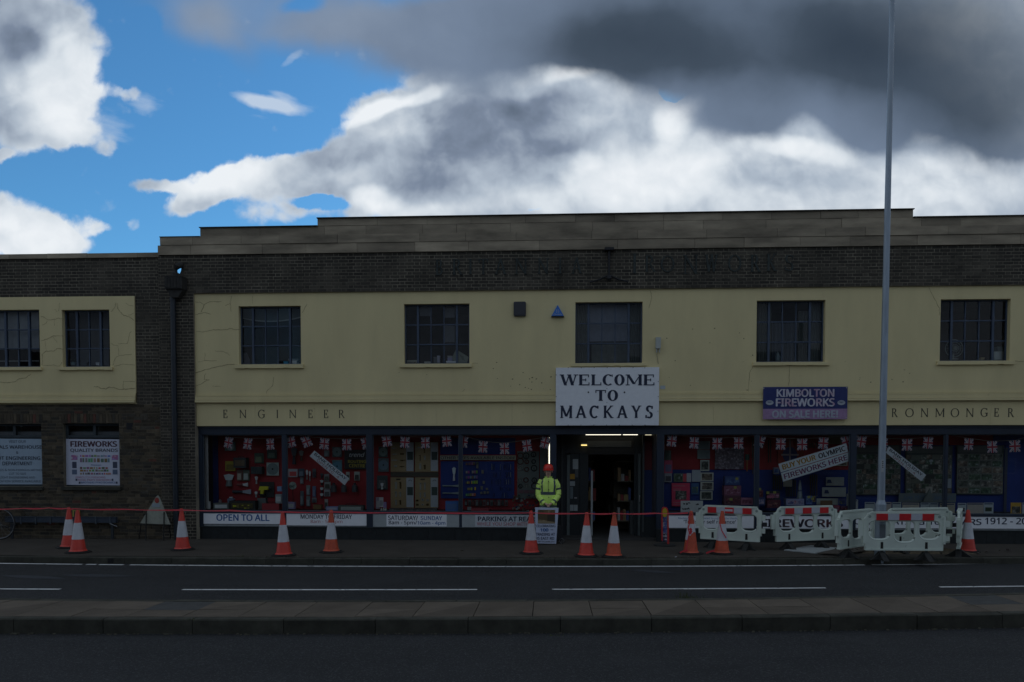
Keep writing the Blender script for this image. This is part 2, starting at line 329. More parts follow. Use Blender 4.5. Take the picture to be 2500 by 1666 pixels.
# ---- text
try: FONT = bpy.data.fonts.load(bpy.utils.system_resource('DATAFILES', path='fonts') + '/NotoSansHebrew-Regular.woff2')
except Exception: FONT = None
def text_mesh(s, bold=0.0, shear=0):
    c = bpy.data.curves.new('txt', 'FONT'); c.body = s
    if FONT: c.font = FONT
    c.shear = shear; c.resolution_u = 4; c.space_character = 1.0
    o = bpy.data.objects.new('txt', c); me = bpy.data.meshes.new_from_object(o); bpy.data.objects.remove(o); bpy.data.curves.remove(c)
    return me
def text(s, px, Yp, m, parent, bold=.012, name='lettering', fit=True, shear=0):
    """lettering laid flat on a board; px = (x0,y0,x1,y1) rectangle or 3 corner points (bottom-left, bottom-right, top-left)"""
    me = text_mesh(s, bold, shear); vs_ = [v.co.copy() for v in me.vertices]
    x0, x1 = min(v.x for v in vs_), max(v.x for v in vs_); y0, y1 = min(v.y for v in vs_), max(v.y for v in vs_)
    if len(px) == 4 and not hasattr(px[0], '__len__'):
        a, b, c_, d = rc(*px, Yp); O, U, V = Vector((a, Yp, c_)), Vector((b-a, 0, 0)), Vector((0, 0, d-c_))
    else:
        p = [at(q[0], q[1], Yp) for q in px]; O, U, V = p[0], p[1]-p[0], p[2]-p[0]
    og = ORG[parent.name]; b = bold*1.15; fs = [tuple(p.vertices) for p in me.polygons]; nv = len(vs_); VV, FF = [], []
    offs = [(0, 0)] if b < .004 else [(-b, 0), (b, 0), (0, b*.6), (0, -b*.6)]      # heavier cut: the outline struck again beside itself
    for k, (ox, oy) in enumerate(offs):
        for v in vs_:
            q = O + U*((v.x-x0+ox+b)/(x1-x0+2*b)) + V*((v.y-y0+oy+b*.6)/(y1-y0+1.2*b)); q = q + Vector((0, -.0004*k, 0)); VV.append(tuple(q-og))
        FF += [tuple(i+k*nv for i in f) for f in fs]
    bpy.data.meshes.remove(me); me = bpy.data.meshes.new(name); me.from_pydata(VV, [], FF)
    me.materials.append(m); me.update()
    o = bpy.data.objects.new(name, me); link(o, parent); return o
# slab and roman capitals drawn stroke by stroke
GL = {'E': (.74, [('v', .16), ('h', .12, .70, 'T', 1), ('h', .16, .52, 'M', 2), ('h', .12, .74, 'B', 1)]),
 'L': (.72, [('v', .18), ('h', .12, .72, 'B', 1)]), 'I': (.34, [('v', .17)]), 'T': (.78, [('v', .39), ('h', .02, .76, 'T', 3)]),
 'N': (.86, [('t', .14, 1), ('d', .12, 1, .74, 0, 1), ('t', .74, 2)]), 'M': (1.02, [('t', .12, 1), ('d', .12, 1, .51, .12, 1), ('d', .90, 1, .51, .12, 0), ('v', .88)]),
 'W': (1.12, [('d', .10, 1, .34, 0, 1), ('d', .58, 1, .34, 0, 0), ('d', .58, 1, .80, 0, 1), ('d', 1.02, 1, .80, 0, 0), ('s', .10, 1), ('s', .58, 1), ('s', 1.02, 1)]),
 'A': (.86, [('d', .43, 1, .10, 0, 0), ('d', .43, 1, .76, 0, 1), ('b', .24, .62, .32), ('s', .10, 0), ('s', .76, 0)]),
 'K': (.84, [('v', .16), ('d', .70, 1, .22, .42, 0), ('d', .34, .52, .72, 0, 1), ('s', .70, 1), ('s', .74, 0)]),
 'Y': (.84, [('d', .10, 1, .42, .44, 1), ('d', .74, 1, .42, .44, 0), ('d', .42, .46, .42, 0, 1), ('s', .10, 1), ('s', .74, 1), ('s', .42, 0)]),
 'O': (.88, [('a', .44, .5, .40, .5, 0, 360)]), 'C': (.82, [('a', .46, .5, .42, .5, 48, 312), ('q', .74, .76, .97)]),
 'G': (.86, [('a', .46, .5, .42, .5, 48, 318), ('q', .74, .76, .97), ('b2', .52, .86, .44), ('d', .74, .42, .74, .12, 1)]),
 'S': (.66, [('a', .33, .745, .25, .255, 40, 270), ('a', .33, .265, .27, .265, 220, 450), ('q', .54, .74, .96), ('q', .10, .04, .26)]),
 'R': (.80, [('v', .16), ('a', .36, .75, .27, .25, -90, 90), ('h', .16, .38, 'T', 0), ('b', .16, .38, .5), ('d', .40, .50, .74, 0, 1), ('s', .74, 0)]),
 'B': (.76, [('v', .16), ('a', .36, .76, .24, .24, -90, 90), ('a', .38, .27, .29, .27, -90, 90), ('h', .16, .38, 'T', 0), ('b', .16, .40, .52), ('h', .16, .40, 'B', 0)]),
 '.': (.25, [('p', .12)])}
def glyph(mb, ch, X0, Z0, wd, ht, Yf, dep, S, t, sl, so_, m=0, up=None):
    """X0,Z0 lower-left corner; wd,ht size; S stem, t thin stroke, sl slab thickness, so_ slab overhang (all in units of height)"""
    W_, st = GL[ch]; kx = wd/W_; ly = [Yf]
    def q(pts):
        ly[0] -= .0004
        P_ = [(X0 + a*kx, ly[0], Z0 + b*ht) for a, b in pts]; mb.prism(P_, (0, dep, 0), m)
    a_ = ht/kx if kx else 1
    S_, t_, o_ = S*a_, t*a_, so_*a_
    def serif(x, top): q([(x-S_/2-o_, 1-sl), (x+S_/2+o_, 1-sl), (x+S_/2+o_, 1), (x-S_/2-o_, 1)] if top else [(x-S_/2-o_, 0), (x+S_/2+o_, 0), (x+S_/2+o_, sl), (x-S_/2-o_, sl)])
    for s in st:
        k = s[0]
        if k in 'vt' and len(k) == 1:
            ww = S_ if k == 'v' else t_*1.2; q([(s[1]-ww/2, 0), (s[1]+ww/2, 0), (s[1]+ww/2, 1), (s[1]-ww/2, 1)])
            if k == 'v' or s[2] in (1,): serif(s[1], False)
            serif(s[1], True)
        elif k == 'h':
            z0 = {'T': 1-t, 'M': .5-t/2, 'B': 0}[s[3]]; q([(s[1], z0), (s[2], z0), (s[2], z0+t), (s[1], z0+t)])
            if s[4] in (1, 3):
                a, b = (1-.26, 1) if s[3] == 'T' else (0, .26); q([(s[2]-t_, a), (s[2], a), (s[2], b), (s[2]-t_, b)])
                if s[4] == 3: q([(s[1], a), (s[1]+t_, a), (s[1]+t_, b), (s[1], b)])
            if s[4] == 2: q([(s[2]-t_, .38), (s[2], .38), (s[2], .62), (s[2]-t_, .62)])
        elif k in ('b', 'b2'): q([(s[1], s[3]-t/2), (s[2], s[3]-t/2), (s[2], s[3]+t/2), (s[1], s[3]+t/2)])
        elif k == 'd':
            ww = (S_ if s[5] else t_*1.25)/2; q([(s[3]-ww, s[4]), (s[3]+ww, s[4]), (s[1]+ww, s[2]), (s[1]-ww, s[2])])
        elif k == 's': serif(s[1], s[2] == 1)
        elif k == 'q': q([(s[1]-t_/2, s[2]), (s[1]+t_/2, s[2]), (s[1]+t_/2, s[3]), (s[1]-t_/2, s[3])])
        elif k == 'p': q([(.02, 0), (.02+S_, 0), (.02+S_, S), (.02, S)])
        elif k == 'a':
            cx, cy, rx, ry, a0, a1 = s[1:]; n = 14; ly[0] -= .0004
            for i in range(n):
                u0, u1 = math.radians(a0+(a1-a0)*i/n), math.radians(a0+(a1-a0)*(i+1)/n)
                def pt(u, inner):
                    if not inner: return (cx+rx*math.cos(u), cy+ry*math.sin(u))
                    return (cx+(rx-S_)*math.cos(u), cy+(ry-t)*math.sin(u))
                P_ = [(X0+a*kx, ly[0], Z0+b*ht) for a, b in (pt(u0, 1), pt(u0, 0), pt(u1, 0), pt(u1, 1))]
                mb.prism(P_, (0, dep, 0), m)

# ================================================================ ground
def quad_fit(px, z):
    P_ = [gr(x, y, z) for x, y in px]; n = len(P_)
    S = [sum(p.x**k for p in P_) for k in range(5)]; T_ = [sum(p.y*p.x**k for p in P_) for k in range(3)]
    A = Matrix(((S[0], S[1], S[2]), (S[1], S[2], S[3]), (S[2], S[3], S[4]))); a, b, c = A.inverted() @ Vector(T_)
    def f(x):
        l = 13.0; xx = max(-l, min(l, x)); return a + b*xx + c*xx*xx + (b+2*c*xx)*(x-xx)
    return f
def strip(mb, f0, f1, x0, x1, z, n=60, m=0, wob=0):
    xs = [x0+(x1-x0)*i/n for i in range(n+1)]
    for a, b in zip(xs[:-1], xs[1:]): mb.poly([(a, f0(a), z), (b, f0(b), z), (b, f1(b), z), (a, f1(a), z)], m)
def fn(v): return lambda x: v
g = MB(); g.poly([(-600, -600, -.16), (600, -600, -.16), (600, 600, -.16), (-600, 600, -.16)]); o = g.build('ground', GROUND); tag(o, kind='structure')
kerb_f = quad_fit([(0,1359.4),(500,1362),(850,1363.5),(1250,1365.5),(1600,1365.5),(1900,1364.5),(2300,1363),(2500,1361)], 0)
isl_b = quad_fit([(0,1461),(500,1464),(900,1465.5),(1250,1465),(1500,1462),(1900,1459),(2200,1453),(2500,1447)], .055)
isl_f = quad_fit([(0,1510),(400,1512),(900,1512.5),(1250,1510.5),(1600,1507),(1900,1505),(2200,1502),(2500,1498)], .055)
line_f = quad_fit([(0,1377),(200,1377.5),(500,1380),(850,1381.8),(1200,1384),(1550,1384),(1900,1382),(2000,1380.5),(2300,1377.2),(2500,1374.3)], -.116)
dash_f = quad_fit([(0,1439),(445,1438.8),(850,1438.3),(1165,1440),(1350,1440),(1900,1437.4),(2300,1433),(2500,1431)], -.116)
r_ = MB(); strip(r_, fn(-70), lambda x: kerb_f(x)+.02, -150, 150, -.12, 90); o = r_.build('road', ASPH); tag(o, kind='structure')
# painted lines
def line_thing(name, f, segs, wdt, kind='structure'):
    mb = MB()
    for xa, xb in segs:
        a, b = at(xa, 1420, -3).x, at(xb, 1420, -3).x
        for _ in range(4): a, b = at(xa, 1420, f(a)).x, at(xb, 1420, f(b)).x
        n = max(2, int((b-a)/.25)); xs = [a+(b-a)*i/n for i in range(n+1)]; jit = [random.uniform(-.006, .006) for _ in xs]
        for i in range(n): mb.poly([(xs[i], f(xs[i])-wdt/2+jit[i], -.116), (xs[i+1], f(xs[i+1])-wdt/2+jit[i+1], -.116), (xs[i+1], f(xs[i+1])+wdt/2, -.116), (xs[i], f(xs[i])+wdt/2, -.116)])
    o = mb.build(name, LINE); tag(o, kind=kind)
line_thing('edge_line', line_f, [(-400,201),(212,236),(243,302),(318,2110),(2128,2900)], .085)
line_thing('lane_line', dash_f, [(-400,-60),(-40,147),(445,1165),(1348,2016),(2294,2700)], .075)
wear = MB()
for (xa, xb, ya, yb) in [(0,160,1405,1413),(150,330,1404,1407),(1540,1650,1392,1399)]:
    a, b = gr(xa, ya, -.117), gr(xb, yb, -.117); n = 8
    for i in range(n):
        u0, u1 = i/n, (i+1)/n
        h0 = .12*math.sin(math.pi*u0)+.01; h1 = .12*math.sin(math.pi*u1)+.01
        wear.poly([(a.x+(b.x-a.x)*u0, a.y+(b.y-a.y)*u0-h0, -.117), (a.x+(b.x-a.x)*u1, a.y+(b.y-a.y)*u1-h1, -.117), (a.x+(b.x-a.x)*u1, a.y+(b.y-a.y)*u1+h1, -.117), (a.x+(b.x-a.x)*u0, a.y+(b.y-a.y)*u0+h0, -.117)])
tag(wear.build('road_patch', mat('tar_patch', (.028,.032,.038), .9, .2, 5, .4)), kind='structure')
ck = MB()      # hairline cracks and sealed joints in the carriageway
random.seed(31)
for (xa, ya, xb, yb, wd_) in [(1180,1384,1290,1402,.02),(560,1388,600,1436,.016),(1700,1640,2100,1585,.014),(300,1660,640,1600,.012),(2050,1400,2120,1436,.018),(880,1600,1010,1660,.010),(1960,1565,2420,1600,.012),(40,1420,330,1408,.022)]:
    A_, B_ = gr(xa, ya, -.118), gr(xb, yb, -.118); n = 24; pr_ = None; off = 0
    for k in range(n+1):
        off = off*.8+random.uniform(-.03, .03); p = A_+(B_-A_)*(k/n)+Vector((off, off*.6, 0)); w__ = wd_*random.uniform(.4, 1.1)
        if pr_ is not None: d_ = (p-pr_); nn_ = Vector((-d_.y, d_.x, 0)).normalized()*w__/2; ck.poly([pr_-nn_, p-nn_, p+nn_, pr_+nn_])
        pr_ = p
tag(ck.build('road_cracks', mat('tar_seal', (.014,.015,.017), .8, .2, 5)), kind='structure')
# far pavement with its kerb
KW = .13
pv = MB(); strip(pv, lambda x: kerb_f(x)+KW+.05, fn(1.3), -150, 150, 0, 90); pave = pv.build('pavement', FOOT); tag(pave, kind='structure')
kb = MB()
strip(kb, lambda x: kerb_f(x)+.02, lambda x: kerb_f(x)+KW+.07, -150, 150, -.012, 90); kerb = kb.build('kerb', DIRT); tag(kerb, kind='structure')
def kerb_run(parent, f, z, depth, xs, side=1):
    for a, b in zip(xs[:-1], xs[1:]):
        a_, b_ = a+.004, b-.004; ya, yb = f(a_), f(b_); dy = random.uniform(-.004, .004); dz = random.uniform(-.004, .003); ch = .014
        mb = MB(); v = []
        for (x, y) in ((a_, ya+dy), (b_, yb+dy)):
            v.append([(x, y, -.15), (x, y, z-ch+dz), (x, y+ch, z+dz), (x, y+depth, z+dz), (x, y+depth, -.15)])
        for i in range(4): mb.poly([v[0][i], v[1][i], v[1][i+1], v[0][i+1]])
        mb.poly(v[0]); mb.poly(v[1][::-1])
        mb.build('kerb_stone', KERB, parent)
kerb_run(kerb, kerb_f, 0, KW, [-13.6+i*.915 for i in range(32)])
mb = MB(); p = gr(254, 1365, 0); yk = kerb_f(p.x); mb.box(p.x-.06, yk-.012, -.11, p.x+.05, yk+.02, -.02); mb.build('drain_outlet', pm((.008,.008,.008), .9), kerb)
# traffic island: slabs and kerb stones are pieces
im = MB(); strip(im, lambda x: isl_f(x)+.05, lambda x: isl_b(x)-.02, -60, 60, .03, 60)
strip(im, lambda x: isl_b(x)-.02, lambda x: isl_b(x)-.02, -60, 60, .03, 2)
isl = im.build('traffic_island', DIRT); tag(isl, kind='structure')
jx = [gr(x, 1510, .055).x for x in (-190,35,255,473,695,917.7,1143,1368,1592,1817,2038,2259.7,2481,2703)]
jx = [jx[0]-1.04*k for k in (3,2,1)] + jx + [jx[-1]+1.04*k for k in (1,2,3)]
kerb_run(isl, isl_f, .055, .125, jx)
bk = [(x, y) for x, y in [(-14+.9*i, 0) for i in range(32)]]
for i in range(31):   # back kerb of the island
    a, b = -14+.915*i+.004, -14+.915*(i+1)-.004
    mb = MB(); q = [(a, isl_b(a)-.12), (b, isl_b(b)-.12), (b, isl_b(b)), (a, isl_b(a))]
    mb.prism([(x, y, -.15) for x, y in q], (0, 0, .205+random.uniform(-.003, .003))); mb.build('kerb_stone', KERB, isl)
sj = [gr(x, 1503, .055).x for x in (-398,-254,-110,34,178,312,450,587,723,869,1009,1156,1300,1447,1591,1735.5,1881,2024.6,2167.5,2312,2448.6,2592,2736)]
half = {4, 5, 6, 9, 13, 15, 16, 19, 20}
for i, (a, b) in enumerate(zip(sj[:-1], sj[1:])):
    def slab(u0, u1, m=SLAB, nm='paving_slab', xa=a, xb=b):
        mb = MB(); q = []
        for x, u in ((xa+.005, u0), (xb-.005, u0), (xb-.005, u1), (xa+.005, u1)):
            f0, f1 = isl_f(x)+.13, isl_b(x)-.125; q.append((x, f0+(f1-f0)*u, .02))
        dz = [random.uniform(-.003, .003) for _ in range(4)]
        t_ = [(p[0], p[1], .054+dz[k]) for k, p in enumerate(q)]
        mb.poly(t_[:3]); mb.poly([t_[0], t_[2], t_[3]])
        for k in range(4): mb.poly([q[k], q[(k+1) % 4], t_[(k+1) % 4], t_[k]])
        mb.build(nm, m, isl)
    if i in half:
        k = .47 if i not in (5, 20) else .42; slab(0, k-.006); 
        if i in (5, 20): slab(k+.006, 1, mat('manhole_infill', (.045,.045,.042), .8, .3, 8, .5), 'inspection_cover')
        else: slab(k+.006, 1)
    else: slab(0, 1)
wl = MB()
for _ in range(420):      # weeds and grit along the kerb foot
    x = random.uniform(-7, 7); fr_ = random.random() < .5
    y = (isl_f(x)-random.uniform(.0, .05)) if fr_ else (kerb_f(x)+KW+random.uniform(.0, .06)); z = -.12 if fr_ else 0
    s_ = random.uniform(.004, .014); wl.obox((x, y, z+s_*.4), (s_, 0, 0), (0, s_*.8, 0), (0, 0, s_*.6))
tag(wl.build('grit', mat('grit', (.09,.085,.06), .95, .4, 30)), 'loose grit and crumbs lying along the kerb stones', 'grit', None, 'stuff')
wd = MB()
for (px_, py_, n_, h_) in [(1672,1459,26,.09),(590,1360,12,.05),(470,1512,10,.03),(1355,1551,8,.02),(1700,1460,12,.06)]:
    p = gr(px_, py_, .055 if py_ > 1400 else 0)
    for _ in range(n_):
        x, y = p.x+random.gauss(0, .06), p.y+random.gauss(0, .015); a = random.uniform(0, 6.28); r = h_*random.uniform(.4, 1.1)
        wd.poly([(x, y, p.z-.01), (x+.008, y, p.z-.01), (x+math.cos(a)*r*.6, y+math.sin(a)*r*.3, p.z+r)])
tag(wd.build('weeds', mat('weed', (.07,.085,.03), .9, .4, 20)), 'small tufts of weed growing along the edges of the kerbs', 'weeds', None, 'stuff')

# ================================================================ the buildings
def zat(y, Yp=0., x=1250): return at(x, y, Yp).z
def plate(outer, holes, thick, mats, res=1):      # outline + holes in XZ, filled and extruded: returns MB in local coords (y from 0 to thick)
    c = bpy.data.curves.new('c', 'CURVE'); c.dimensions = '2D'; c.fill_mode = 'BOTH'; c.extrude = thick/2
    for r in [outer]+holes:
        s = c.splines.new('POLY'); s.points.add(len(r)-1); s.use_cyclic_u = True
        for i, (x, z) in enumerate(r): s.points[i].co = (x, z, 0, 1)
    o = bpy.data.objects.new('c', c); me = bpy.data.meshes.new_from_object(o); bpy.data.objects.remove(o); bpy.data.curves.remove(c)
    mb = MB(); mb.v = [(v.co.x, thick/2-v.co.z, v.co.y) for v in me.vertices]; mb.f = [tuple(p.vertices) for p in me.polygons]; mb.m = [0]*len(mb.f)
    bpy.data.meshes.remove(me); return mb
def shift(mb, v): mb.v = [(a+v[0], b+v[1], c+v[2]) for a, b, c in mb.v]; return mb
def wall(mb, X0, X1, Z0, Z1, Yf, holes, depth, m=0):
    xs = sorted({X0, X1, *[h[0] for h in holes], *[h[1] for h in holes]}); zs = sorted({Z0, Z1, *[h[2] for h in holes], *[h[3] for h in holes]})
    xs = [x for x in xs if X0 <= x <= X1]; zs = [z for z in zs if Z0 <= z <= Z1]
    for a, b in zip(xs[:-1], xs[1:]):
        for c, d in zip(zs[:-1], zs[1:]):
            mx_, mz_ = (a+b)/2, (c+d)/2
            if any(h[0] < mx_ < h[1] and h[2] < mz_ < h[3] for h in holes): continue
            mb.poly([(a, Yf, c), (b, Yf, c), (b, Yf, d), (a, Yf, d)], m); mb.poly([(a, Yf+depth, c), (b, Yf+depth, c), (b, Yf+depth, d), (a, Yf+depth, d)], m)
    for (a, b, c, d) in holes+[(X0, X1, Z0, Z1)]:
        Y1 = Yf+depth
        for q in (((a, c), (b, c)), ((b, c), (b, d)), ((b, d), (a, d)), ((a, d), (a, c))):
            (x0, z0), (x1, z1) = q; mb.poly([(x0, Yf, z0), (x1, Yf, z1), (x1, Y1, z1), (x0, Y1, z0)], m)
    return mb
UB = {}
def unit_brick(m):
    if m.name not in UB:
        L_ = []
        for k in range(4):
            mb = MB(); j = lambda: random.uniform(-.012, .012)
            f = [(-.5+j(), -.5, -.5+j()*2), (.5+j(), -.5, -.5+j()*2), (.5+j(), -.5, .5+j()*2), (-.5+j(), -.5, .5+j()*2)]; b_ = [(-.5, .5, -.5), (.5, .5, -.5), (.5, .5, .5), (-.5, .5, .5)]
            mb.poly(f)
            for i in range(4): mb.poly([f[i], b_[i], b_[(i+1) % 4], f[(i+1) % 4]])
            L_.append(mb.mesh('brick', m))
        UB[m.name] = L_
    return UB[m.name]
def lay(X0, X1, Z0, Z1, Yf, holes=(), n=None, mtl=None, bond='flemish', pr=.006, vertical=False):
    """courses of bricks filling a rectangle; returns list of (cx, y, cz, w, h, material, proud)"""
    out = []; n = n or max(1, round((Z1-Z0)/.0752)); ch = (Z1-Z0)/n; j = .014
    for r in range(n):
        z0, z1 = Z0+r*ch+j/2, Z0+(r+1)*ch-j/2; zc = (z0+z1)/2
        x = X0 - ((.17*(r % 2)) if bond == 'flemish' else random.uniform(0, .3)); k = 0
        cuts = sorted([(h[0], h[1]) for h in holes if h[2] < zc < h[3]])
        while x < X1:
            l = (.225 if (k % 2 == 0) else .1125) if bond == 'flemish' else (random.choice((.225, .225, .1125, .2))*random.uniform(.92, 1.06) if bond != 'soldier' else .075)
            a, b = max(x, X0), min(x+l, X1); x += l; k += 1
            segs = [(a, b)]
            for c0, c1 in cuts:
                ns = []
                for s0, s1 in segs:
                    if s1 <= c0 or s0 >= c1: ns.append((s0, s1))
                    else:
                        if s0 < c0: ns.append((s0, c0))
                        if s1 > c1: ns.append((c1, s1))
                segs = ns
            for s0, s1 in segs:
                if s1-s0 < .03: continue
                out.append(((s0+s1)/2, Yf+random.uniform(-.002, .002), zc, s1-s0-j, z1-z0, mtl, pr))
    return out
def place_bricks(lst, parent, budget):
    lst = sorted(lst, key=lambda b: (-round(b[3], 2), abs(b[0]-1))); ind, rest = lst[:budget], lst[budget:]
    og = ORG[parent.name]
    for (x, y, z, w_, h_, m, pr) in ind:
        o = bpy.data.objects.new('brick', random.choice(unit_brick(m))); o.location = Vector((x, y-pr/2+.012, z))-og; o.scale = (w_, .024+pr, h_); col.objects.link(o); o.parent = parent
    mats = []; mb = MB(); rnd = lambda: random.uniform(-.0025, .0025)
    for (x, y, z, w_, h_, m, pr) in rest:
        if m not in mats: mats.append(m)
        k = mats.index(m); a, b, c, d = x-w_/2, x+w_/2, z-h_/2, z+h_/2; Yf = y-pr; Yb = y+.02
        f = [(a+rnd(), Yf, c+rnd()), (b+rnd(), Yf, c+rnd()), (b+rnd(), Yf, d+rnd()), (a+rnd(), Yf, d+rnd())]; bb = [(a, Yb, c), (b, Yb, c), (b, Yb, d), (a, Yb, d)]
        s = len(mb.v); mb.v += f+bb; mb.f.append((s, s+1, s+2, s+3)); mb.m.append(k)
        for i in range(4): mb.f.append((s+i, s+4+i, s+4+(i+1) % 4, s+(i+1) % 4)); mb.m.append(k)
    if rest: mb.build('brick', mats, parent, kind='stuff')

YB = -.05      # brick face of the main block
YS = .12       # shopfront plane
shop = thing('shop_building', 'long two storey shop building with cream render band, dark brick and stepped stone parapet', 'building', (at(1480, 1325).x, 0, 0))
wing = thing('wing_building', 'lower brick wing at the left edge with plain coping and two boarded ground floor windows', 'building', (at(160, 1316).x, 0, 0))
XL, XR = at(390, 900, YB).x, at(2790, 900, YB).x
XC = at(477, 880, 0).x
ZT = zat(709.6); ZP = zat(613.6, YB); ZF = zat(1039.5)
n_main = 12; chh = (ZP-ZT)/n_main
nlow = round(ZT/chh); 
# mortar backing of the brickwork, with the outlet hole in it
hx0, hx1, hz0, hz1 = rc(423, 644, 449, 674, YB)
bm_ = MB(); wall(bm_, XL, XR, ZT, ZP, YB, [(hx0, hx1, hz0, hz1)], .20); bm_.build('brick_band', MORTAR, shop)
bm_ = MB(); wall(bm_, XL, XC, 0, ZT-.002, YB, [], .24); bm_.build('pier', MORTAR, shop)
holeP = [at(x, y, YB) for x, y in ((427.5,654),(441,649.5),(443,652),(442,662),(438.5,669),(432,664.5))]
mb = plate([(hx0, hz0), (hx1, hz0), (hx1, hz1), (hx0, hz1)], [[(p.x, p.z) for p in holeP]], .03, None); shift(mb, (0, YB-.004, 0)); mb.build('outlet_surround', BRICK, shop)
bl = lay(XL, XR, ZT, ZP, YB, [(hx0-.002, hx1+.002, hz0, hz1)], n_main, BRICK) + lay(XL, XC, 0, ZT, YB, [(at(430.5,1216,YB).x-.0, at(436,1216,YB).x, 9, 9)], nlow, BRICK)
place_bricks(bl, shop, 300)

# parapet stones, four stepped courses
zc_ = [zat(y, YB, 1900) for y in (604.5, 580.7, 559.4, 536.6, 517)]
zc_[0] = ZP
spans = [(at(388, 620, YB).x, XR), (at(394, 595, YB).x, XR), (at(490, 570, YB).x, XR), (at(776, 548, YB).x, at(2228, 528, YB).x)]
for k in range(4):
    a, b = spans[k]; x = a; z0, z1 = zc_[k]+.003, zc_[k+1]-.003
    while x < b-.05:
        l = random.uniform(.75, 1.9) if k < 3 else random.uniform(.8, 1.7); e = min(x+l, b)
        if b-e < .4: e = b
        dy = random.uniform(-.006, .006) + (-.035 if k == 1 else (.0 if k else -.02)) ; cap = .035 if (k == 3 or (k == 2)) else 0
        s_ = MB(); s_.box(x+.003, YB-.03+dy, z0, e-.003, YB+.22, z1 - (0.012 if k == 3 else 0))
        s_.build('parapet_stone', STONE, shop); x = e
    j_ = MB(); j_.box(a+.01, YB-.012, zc_[k]-.003 + (.004 if k == 0 else 0), b-.01, YB+.2, zc_[k+1]-.008); j_.build('parapet_bed', STONEJ, shop)
# moulded left end of the second course
p_ = [at(x, y, YB) for x, y in ((388,606),(394,606),(395.5,598),(393,590),(393,583.5),(397,583.5),(397,606))]
mb = MB(); mb.prism([(p.x, YB-.05, p.z) for p in p_], (0, .2, 0)); mb.build('moulded_end', STONE, shop)
# thin lead/felt capping line on the parapet
for (xa, xb, k) in ((spans[3][0], spans[3][1], 4), (spans[2][0], spans[3][0], 3), (spans[3][1], XR, 3), (spans[1][0], spans[2][0], 2)):
    c_ = MB(); c_.box(xa-.008, YB-.075, zc_[k]-.012, xb+.008, YB+.24, zc_[k]+.006); c_.build('parapet_capping', STONEJ, shop)

# cream render with window openings
WIN = [(583,747.5,734.5,890,1,(575,890,742,900)), (986.5,742,1146,888.5,1,(977,888.5,1152,898)), (1404.5,737.5,1569,887,3,(1394,887,1578,895)), (1847,733.5,2014.5,884,1,(1837,884.5,2023,893)), (2295.5,730.5,2466,881.5,1,(2286,881.5,2474,891))]
holes = [rc(*q[:4], 0) for q in WIN]
zc1 = zat(963); zc2 = zat(981.5)
rm = MB(); wall(rm, XC, XR, zc2-.02, ZT-.002, 0, holes, .22); rm.build('render_wall', CREAM, shop)
fm = MB(); fb = [XC]+[at(x, 1010).x for x in (622,768,915,1065,1250,1432,1605,1742,1900,2060,2230,2420,2600)]+[XR]
for a, b in zip(fb[:-1], fb[1:]):
    fm = MB(); fm.box(a+.0015, .015, ZF, b-.0015, .13, zc2-.021); fm.build('fascia_panel', CREAM, shop)
f_ = MB(); f_.box(XC, .03, ZF+.01, XR, .2, zc2-.02); f_.build('fascia_backing', STONEJ, shop)
cm = MB()
for (ya, yb, yy) in ((958.5,962.5,-.012),(963,966,-.03),(966.6,975.4,-.042),(976,981.2,-.06)):
    cm.box(XC, yy, zat(yb), XR, .02, zat(ya))
cm.build('cornice', CREAM, shop)
# roof and body
rf = MB(); rf.box(XL+.02, .25, zat(700)-.1, XR-.02, 14, zat(700)); rf.box(XL, 13.8, -.1, XR, 14, zat(700)-.1); rf.box(XR-.25, .25, -.1, XR, 13.8, zat(700)-.1); rf.box(XL, .3, -.1, XL+.2, 13.8, zat(700)-.1)
rf.build('roof', pm((.06,.06,.06), .9), shop)

